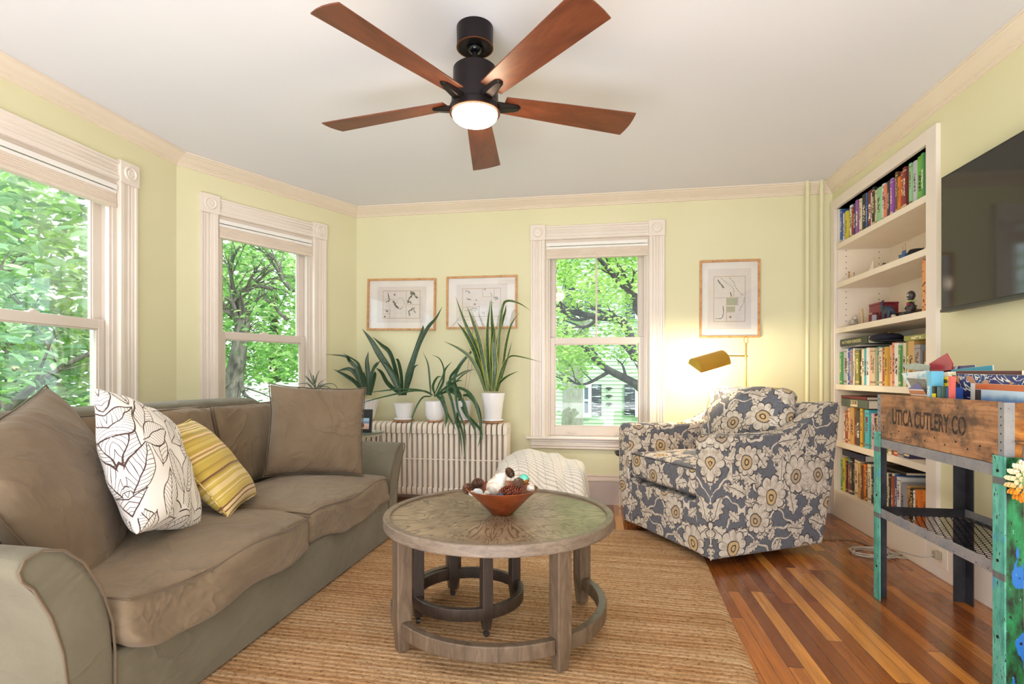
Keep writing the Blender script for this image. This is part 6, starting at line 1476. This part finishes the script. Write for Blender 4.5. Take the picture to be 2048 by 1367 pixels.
MB().ell((.0, 0, .045), (.022, .026, .038), 16, 10).tube([(0, .0, .02), (-.01, .045, .014), (-.012, .07, .009)], [.013, .010, .007], 8).tube([(0, -.01, .02), (-.03, .02, .014), (-.036, .045, .009)], [.013, .010, .007], 8).tube([(0, .02, .07), (-.01, .04, .045), (-.01, .02, .03)], [.008, .006, .005], 7).tube([(0, -.02, .07), (-.01, -.04, .045), (-.01, -.02, .03)], [.008, .006, .005], 7).build('doll_body', SK, t)
MB().ell((-.0, 0, .118), (.022, .028, .03), 16, 10).build('head', SK, t)
MB().ell((-.021, -.009, .122), (.004, .007, .007), 8, 6).ell((-.021, .011, .122), (.004, .007, .007), 8, 6).ell((-.02, .001, .103), (.004, .010, .003), 8, 6).build('painted_eyes', SHELL, t)
fw_ = MB()
for k in range(14): a_ = 2 * PI * k / 14; fw_.ell((.022 * math.cos(a_), .026 * math.sin(a_), .083 + .003 * (k % 2)), (.007, .007, .006), 7, 5)
fw_.build('flower_collar', m_wood('painted_flowers', ((90, 120, 60), (190, 190, 120), (220, 220, 200)), (120, 120, 120), .5), t); MB().ell((-.022, -.014, .066), (.009, .010, .010), 10, 7).build('red_rose', plain('rose_red', (150, 30, 44), .5), t)
p = sp(1838, S3, RX + .11); o = MB().ell((0, 0, .02), (.04, .05, .02), 16, 8, fn=lambda d: 1 + .1 * mn.noise(d * 3)).tube([(-.01, .01, .03), (-.01, .02, .055), (-.01, .01, .064)], .005, 6).build('wicker_handbag', plain('brown_woven_reed', (112, 84, 58), .8), loc=p); tag(o, 'small brown woven handbag shape behind the beaded doll', 'basket')
pa, pb = sp(1845, S3, RX + .13), 0
o = MB().box(0, .012, -.11, .10, 0, .285).build('leaning_picture', DARK, loc=(RX + .20, SHY0 + .13, S3 + .003), bevel=.002); o.rotation_euler = (R(0), R(9), 0); tag(o, 'dark framed picture leaning at the right end of the third shelf', 'picture')
MB().box(-.002, .0, -.095, .085, .015, .27).build('picture_sheet', plain('grey_photo', (130, 126, 122), .5), o, smooth=0)
def m_carve():
    nb = NB('carved_orange_wood'); v = nb.vor(nb.mp(nb.tc(), (60, 60, 40)), 1, 1, '3D')[0]; n = nb.noise(nb.tc(), 50, 3)
    c = nb.mix((n > .6), lin(222, 152, 94), lin(96, 58, 34)); m = nb.set(base=nb.mix((v < .15), c, lin(90, 50, 30)), rough=.5); nb.bump(v, .5, .003); return m
p = sp(1853, S3, RX + .035); o = MB().cyl((0, 0, 0), .021, 0, .298, 20).build('carved_post', m_carve(), loc=p, bevel=.002); tag(o, 'tall carved orange wooden post at the right end of the third shelf', 'carving')
# cap on the fourth shelf books
zc = SH[3] + .275; c_ = on_x(1768, 690, RX + .07); t = thing('cap', 'dark navy cap resting on the fourth shelf books', 'cap', (RX + .085, c_.y, S4 + .290))
NAVY = plain('navy_wool', (34, 34, 50), .9)
mb = MB(); mb.ell((0, 0, .028), (.095, .11, .032), 26, 12, fn=lambda d: 1 + .05 * mn.noise(d * 2.4)); mb.build('crown', NAVY, t)
vz = MB(); vz.prism([(-.08, -.09), (-.06, -.16), (-.02, -.205), (.03, -.20), (.07, -.15), (.08, -.09)], .0, .006, 'z'); vz.build('visor', NAVY, t, bevel=.002); MB().ell((-.02, -.08, .058), (.008, .022, .006), 12, 6).build('gold_badge', GOLDT, t)
# picture frame standing at the right of shelf four
o = MB().box(.0, .014, -.14, .0, .0, .22).build('small_framed_photo', plain('dark_photo_frame', (40, 34, 32), .4), loc=(RX + .19, SHY0 + .16, S4 + .001), bevel=.002); tag(o, 'dark framed photo behind the books at the right of the fourth shelf', 'photo frame')

# ---------------------------------------------------------------- outside
def m_leaf(name, a, b, c_):
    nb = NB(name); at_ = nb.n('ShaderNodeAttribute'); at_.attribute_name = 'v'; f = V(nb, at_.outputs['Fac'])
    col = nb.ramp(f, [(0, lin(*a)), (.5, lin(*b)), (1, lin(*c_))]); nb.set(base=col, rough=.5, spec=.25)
    tr = nb.n('ShaderNodeBsdfTranslucent'); mx = nb.n('ShaderNodeMixShader'); mx.inputs[0].default_value = .5; nb.put(tr.inputs[0], col)
    nb.nt.links.new(nb.b.outputs[0], mx.inputs[1]); nb.nt.links.new(tr.outputs[0], mx.inputs[2]); nb.nt.links.new(mx.outputs[0], nb.out.inputs[0]); return nb.mat
BARK = m_wood('grey_bark', ((58, 54, 50), (92, 88, 82), (124, 118, 110)), (9, 9, 3), .9, bump=.6); BARKD = m_wood('dark_wet_bark', ((30, 28, 28), (50, 46, 46), (74, 68, 64)), (9, 9, 3), .9, bump=.6)
PALE = m_wood('pale_smooth_bark', ((130, 122, 116), (166, 158, 152), (186, 180, 174)), (5, 5, 2), .9)
def foliage(name, blobs, n, size, m, parent, seed, flat=.5, aspect=.38, star=False):
    r_ = random.Random(seed); vs, fs, vv = [], [], []
    wsum = [b[3] * b[4] * b[5] for b in blobs]; tot = sum(wsum)
    for b, w in zip(blobs, wsum):
        for _ in range(int(n * w / tot)):
            while True:
                q = Vector((r_.uniform(-1, 1), r_.uniform(-1, 1), r_.uniform(-1, 1)))
                if .08 < q.length < 1: break
            P = Vector((b[0] + q.x * b[3], b[1] + q.y * b[4], b[2] + q.z * b[5]))
            cl = mn.noise(P * 1.5) + .5 * mn.noise(P * 3.6)
            if cl < -.16 + .0: continue
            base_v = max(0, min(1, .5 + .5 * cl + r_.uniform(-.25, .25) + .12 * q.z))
            a_ = r_.uniform(0, 2 * PI); d_ = Vector((math.cos(a_), math.sin(a_), r_.uniform(-.6, .25))).normalized(); nn = Vector((r_.gauss(0, flat), r_.gauss(0, flat), 1)).normalized(); sd = d_.cross(nn).normalized(); up = sd.cross(d_)
            L_ = size * r_.uniform(.65, 1.25); wd = L_ * aspect
            k0 = len(vs); ps = [P, P + d_ * L_ * .35 + sd * wd * .5 - up * 0, P + d_ * L_ * .75 + sd * wd * .36, P + d_ * L_ - up * L_ * .12, P + d_ * L_ * .75 - sd * wd * .36, P + d_ * L_ * .35 - sd * wd * .5]
            ps[1] += up * wd * .12; ps[2] += up * wd * .1; ps[4] += up * wd * .1; ps[5] += up * wd * .12
            vs += ps; fs += [(k0, k0 + 1, k0 + 2, k0 + 3), (k0, k0 + 3, k0 + 4, k0 + 5)]; vv += [base_v] * 6
    me = bpy.data.meshes.new(name); me.from_pydata([tuple(p) for p in vs], [], fs); me.materials.append(m)
    at_ = me.attributes.new('v', 'FLOAT', 'POINT'); at_.data.foreach_set('value', vv); me.update()
    o = bpy.data.objects.new(name, me); COL.objects.link(o); o.parent = parent; return o
def branches(parent, limbs, m, seed, twigs=5, tl=.8, name='branches'):
    r_ = random.Random(seed); mb = MB()
    for pts, r0, r1 in limbs:
        q = bez(pts, 16); n = len(q); q = [p + Vector((mn.noise(p * 2), mn.noise(p * 2 + Vector((5, 0, 0))), mn.noise(p * 2 + Vector((0, 7, 0))))) * .05 for p in q]
        mb.tube(q, [r0 + (r1 - r0) * i / (n - 1) for i in range(n)], 8)
        for k in range(twigs):
            i = r_.randrange(n // 4, n - 1); d_ = (q[min(i + 1, n - 1)] - q[i - 1]).normalized(); a_ = (d_ + Vector((r_.uniform(-1, 1), r_.uniform(-1, 1), r_.uniform(-.4, .8)))).normalized(); l_ = tl * r_.uniform(.5, 1.2); rr_ = (r0 + (r1 - r0) * i / (n - 1)) * .5
            b1 = q[i] + a_ * l_ * .5 + Vector((0, 0, .05)); b2 = q[i] + a_ * l_ + Vector((r_.uniform(-.1, .1), r_.uniform(-.1, .1), 0)); mb.tube(bez([q[i], b1, b2], 6), [rr_ * (1 - .8 * j / 6) for j in range(len(bez([q[i], b1, b2], 6)))], 5)
            for _ in range(2):
                a2 = (a_ + Vector((r_.uniform(-1, 1), r_.uniform(-1, 1), r_.uniform(-.5, .5)))).normalized(); mb.tube([b1, b1 + a2 * l_ * .4], [rr_ * .45, rr_ * .1], 4)
    return mb.build(name, m, parent, smooth=60)
GZ0 = -1.25
gr = MB().box(-40, 30, 4.9, 50, GZ0 - .1, GZ0).box(-40, -3.2, -14, 4.9, GZ0 - .1, GZ0)
nb = NB('lawn_grass'); n_ = nb.noise(nb.tc(), 9, 4); o = gr.build('lawn', nb.set(base=nb.ramp(n_, [(.3, lin(86, 124, 56)), (.6, lin(128, 168, 84)), (.75, lin(160, 190, 112))]), rough=.95), smooth=0); o['kind'] = 'structure'
# a) broad leaved tree outside the nearest window
t = thing('garden_tree', 'broad leaved green tree close outside the nearest left window', 'tree', (-5.3, 3.6, GZ0)); inv = Vector((5.3, -3.6, -GZ0))
branches(t, [([(0, 0, 0), (.05, .1, 1.6), (.2, .2, 2.8), (.1, .0, 4.2)], .13, .03), ([(.05, .1, 1.7), (.6, .3, 2.3), (.9, .7, 2.7)], .05, .012), ([(.1, .1, 2.2), (.3, -.6, 3.0), (.6, -1, 3.6)], .05, .012)], BARK, 3, 7, .8)
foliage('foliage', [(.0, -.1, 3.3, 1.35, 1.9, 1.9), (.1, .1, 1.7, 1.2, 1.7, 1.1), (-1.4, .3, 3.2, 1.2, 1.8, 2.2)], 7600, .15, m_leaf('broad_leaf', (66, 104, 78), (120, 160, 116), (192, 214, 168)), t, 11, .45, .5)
# b) tree seen through the middle window
def wp(px, py, dep, ox, oy): p = at(px, py, dep); return (p.x - ox, p.y - oy, p.z - GZ0)
OX, OY = -4.72, 6.3
t = thing('garden_tree', 'dark trunked tree outside the middle bay window', 'tree', (OX, OY, GZ0)); W = lambda px, py, d=6.9: wp(px, py, d, OX, OY)
b0 = W(462, 790); b0 = (b0[0] - .05, b0[1], 0)
branches(t, [([b0, W(463, 800), W(478, 720), W(488, 660), W(490, 638)], .12, .075), ([W(490, 640), W(486, 610), W(484, 596), W(496, 580), W(520, 572), W(545, 580)], .05, .02), ([W(490, 640), W(474, 632), W(455, 622), W(430, 610)], .06, .03),
              ([W(478, 640), W(474, 600), W(464, 560), W(466, 520), W(480, 490)], .035, .012), ([W(455, 745), W(470, 700), W(476, 650)], .035, .025), ([W(480, 735), W(484, 770), W(496, 790)], .04, .02), ([W(575, 640), W(560, 628), W(545, 612), W(525, 600)], .025, .01), ([W(585, 585), W(565, 560), W(560, 530), W(540, 505)], .035, .015)], BARK, 5, 9, .7)
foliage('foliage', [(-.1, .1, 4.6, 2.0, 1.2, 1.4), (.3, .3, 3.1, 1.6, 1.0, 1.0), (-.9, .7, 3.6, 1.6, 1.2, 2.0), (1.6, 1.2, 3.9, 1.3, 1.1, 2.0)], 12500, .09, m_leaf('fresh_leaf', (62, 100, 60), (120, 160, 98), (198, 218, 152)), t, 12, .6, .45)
# c) maple outside the far window
OX, OY = 3.2, 9.3
t = thing('maple_tree', 'bright green maple with dark boughs outside the far window', 'tree', (OX, OY, GZ0)); W = lambda px, py, d=8.2: wp(px, py, d, OX, OY)
branches(t, [([(0, 0, 0), (-.1, -.1, 2.0), (-.3, -.2, 3.4), (-.5, -.3, 5.5)], .2, .08), ([(-.1, -.1, 2.2), W(1330, 790), W(1272, 768), W(1215, 740), W(1185, 710), W(1155, 690), W(1120, 670)], .085, .02), ([(-.2, -.2, 3.2), W(1300, 720), W(1262, 668), W(1238, 640), W(1190, 632), W(1140, 622), W(1105, 608)], .085, .03),
              ([(-.4, -.3, 4.6), W(1300, 620), W(1268, 590), W(1235, 560), W(1210, 530), W(1190, 505)], .07, .025), ([W(1215, 745), W(1190, 758), W(1165, 766), W(1140, 760), W(1110, 752)], .03, .01), ([W(1200, 630), W(1178, 650), W(1150, 655), W(1125, 660)], .03, .01), ([W(1190, 632), W(1150, 640), W(1120, 620), W(1108, 600)], .025, .008)], BARKD, 6, 9, .7)
LM = m_leaf('maple_leaf', (104, 150, 66), (168, 204, 104), (222, 238, 166))
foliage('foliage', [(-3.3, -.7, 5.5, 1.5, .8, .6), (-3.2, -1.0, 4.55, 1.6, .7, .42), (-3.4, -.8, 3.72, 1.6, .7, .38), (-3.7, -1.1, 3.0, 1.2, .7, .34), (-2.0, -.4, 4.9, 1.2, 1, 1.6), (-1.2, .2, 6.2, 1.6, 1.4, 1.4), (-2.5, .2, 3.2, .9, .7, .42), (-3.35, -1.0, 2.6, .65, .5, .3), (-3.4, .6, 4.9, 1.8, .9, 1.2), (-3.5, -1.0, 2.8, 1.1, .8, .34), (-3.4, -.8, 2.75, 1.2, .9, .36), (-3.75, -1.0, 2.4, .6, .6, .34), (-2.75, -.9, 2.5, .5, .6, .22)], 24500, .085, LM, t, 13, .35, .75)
# d) trees further off
for k, (x, y, s_, lb) in enumerate(((-11, 8.5, 1.0, 'pale green tree far behind the middle window tree'), (-9.2, 14, 1.0, 'distant green tree beyond the bay windows'), (-13, 2.5, 1.1, 'distant tree behind the broad leaved one'), (-5.5, 17.5, 1.0, 'distant tree left of the pale green house'))):
    t = thing('distant_tree', lb, 'tree', (x, y, GZ0)); branches(t, [([(0, 0, 0), (.1, 0, 2), (0, .1, 5)], .22, .08)], BARK, 30 + k, 3, 1.2)
    foliage('foliage', [(0, 0, 4.8 * s_, 2.7, 2.2, 2.7), (.3, .2, 2.4, 2.3, 2.0, 1.3)], 6500, .28, m_leaf('far_leaf_%s' % 'abcd'[k], (110, 160, 90), (166, 206, 130), (214, 236, 176)), t, 40 + k, .6, .55)
t = thing('pale_tree_trunk', 'smooth pale forked tree trunk in front of the green house', 'tree', (on_y(1143, 850, 11.5).x, 11.5, GZ0)); q0 = on_y(1143, 850, 11.5)
MB().tube([(0, 0, 0), (.02, 0, 1.2), (.03, 0, 1.9), (.10, 0, 2.5), (.3, .2, 3.6)], [.28, .24, .22, .16, .1], 14).tube([(.02, 0, 1.8), (-.15, .1, 2.5), (-.4, .2, 3.6)], [.16, .11, .06], 10).build('trunk', PALE, t, smooth=60)
MB().tube([(-.75, .1, 0), (-.72, .1, 1.3), (-.95, .2, 2.6)], [.12, .08, .05], 9).build('leaning_stem', PALE, t, smooth=60)
foliage('foliage', [(.2, .3, 4.3, 1.6, 1.0, .8), (-1.0, -.3, 1.2, .35, .3, .9)], 2400, .12, LM, t, 77, .5, .6)
# house
HYY = 15.5
def m_siding():
    nb = NB('pale_green_clapboard'); n = nb.noise(nb.tc(), 3, 3); return nb.set(base=nb.ramp(n, [(.3, lin(160, 182, 156)), (.7, lin(172, 192, 166))]), rough=.8)
hs = thing('house', 'pale green clapboard house with dark shutters across the garden', 'house', (0, HYY, GZ0))
def hp(px, py): p = on_y(px, py, HYY); return p.x, p.z - GZ0
x0h, x1h = hp(1020, 700)[0], hp(1700, 700)[0]; mb = MB(); nl = 58
for k in range(nl):
    z0_ = k * .11; mb.add([(x0h, -.02, z0_), (x1h, -.02, z0_), (x1h, 0, z0_ + .11), (x0h, 0, z0_ + .11), (x0h, .0, z0_), (x1h, .0, z0_)], [(0, 1, 2, 3), (4, 5, 1, 0)])
mb.box(x0h, x1h, .01, 4, 0, nl * .11); mb.build('clapboard_wall', m_siding(), hs, smooth=0)
mb = MB(); mb.prism([(-.5, nl * .11), (2, nl * .11 + 1.9), (4.5, nl * .11)], x0h - .4, x1h + .4, 'x'); mb.build('roof', plain('grey_shingle', (120, 120, 124), .9), hs, smooth=0)
WFR = plain('white_house_trim', (232, 236, 234), .6)
def m_shut():
    nb = NB('weathered_dark_shutter'); x, y, z = nb.sep(nb.tc()); n = nb.noise(nb.com(x * 3, y, z * 18), 1, 4, .6); s_ = nb.m('SINE', z * 95)
    c = nb.mix((n > .56), lin(44, 50, 60), lin(176, 184, 190)); return nb.set(base=nb.mix((s_ < -.4) * .6, c, lin(16, 18, 22)), rough=.8)
SHT = m_shut()
def hwin(pxl, pxr, pyt, pyb, shl, shr):
    a, zt_ = hp(pxl, pyt); b, zb_ = hp(pxr, pyb); f = .09
    w_ = MB().box(a, b, -.07, -.02, zt_ - f, zt_).box(a, b, -.09, -.02, zb_ - .02, zb_ + f).box(a, a + f, -.07, -.02, zb_ + f, zt_ - f).box(b - f, b, -.07, -.02, zb_ + f, zt_ - f); m_ = (zb_ + zt_) / 2; w_.box(a + f, b - f, -.06, -.02, m_ - .03, m_ + .03).box((a + b) / 2 - .015, (a + b) / 2 + .015, -.055, -.02, zb_ + f, zt_ - f)
    wo = w_.build('window', WFR, hs, smooth=0); MB().box(a + f, b - f, -.045, -.035, zb_ + f, zt_ - f).build('pane', plain('dusky_window_pane', (84, 100, 118), .1), wo, smooth=0)
    for c0_, c1_ in (shl, shr):
        u0, u1 = hp(c0_, pyt)[0], hp(c1_, pyt)[0]; s_ = MB().box(u0, u1, -.075, -.035, zb_ + .02, zt_)
        for q in range(int((zt_ - zb_ - .1) / .07)): z_ = zb_ + .06 + q * .07; s_.add([(u0 + .04, -.085, z_), (u1 - .04, -.085, z_), (u1 - .04, -.07, z_ + .05), (u0 + .04, -.07, z_ + .05)], [(0, 1, 2, 3)])
        s_.build('shutter', SHT, hs, smooth=0)
hwin(1152, 1183, 768, 832, (1130, 1150), (1184, 1203)); hwin(1270, 1300, 768, 832, (1249, 1269), (1301, 1320)); hwin(1152, 1183, 560, 640, (1130, 1150), (1184, 1203)); hwin(1270, 1300, 560, 640, (1249, 1269), (1301, 1320))
bt_ = MB()
for py in (776, 791, 807): a, z_ = hp(1218, py); bt_.ell((a, -.05, z_), (.10, .02, .035), 10, 6).ell((a, -.05, z_ - .03), (.03, .02, .03), 8, 6)
bt_.build('wall_ornaments', BLACK, hs)
# white fence and turquoise bin seen low through the middle window
p = at(541, 780, 10.5); o = MB().box(-.55, .55, 0, .08, 0, 2.2).build('white_shed', plain('white_boards', (230, 234, 236), .7), loc=(p.x, p.y, GZ0)); tag(o, 'small white shed wall glimpsed through the middle window', 'shed'); o.rotation_euler = (0, 0, .5)
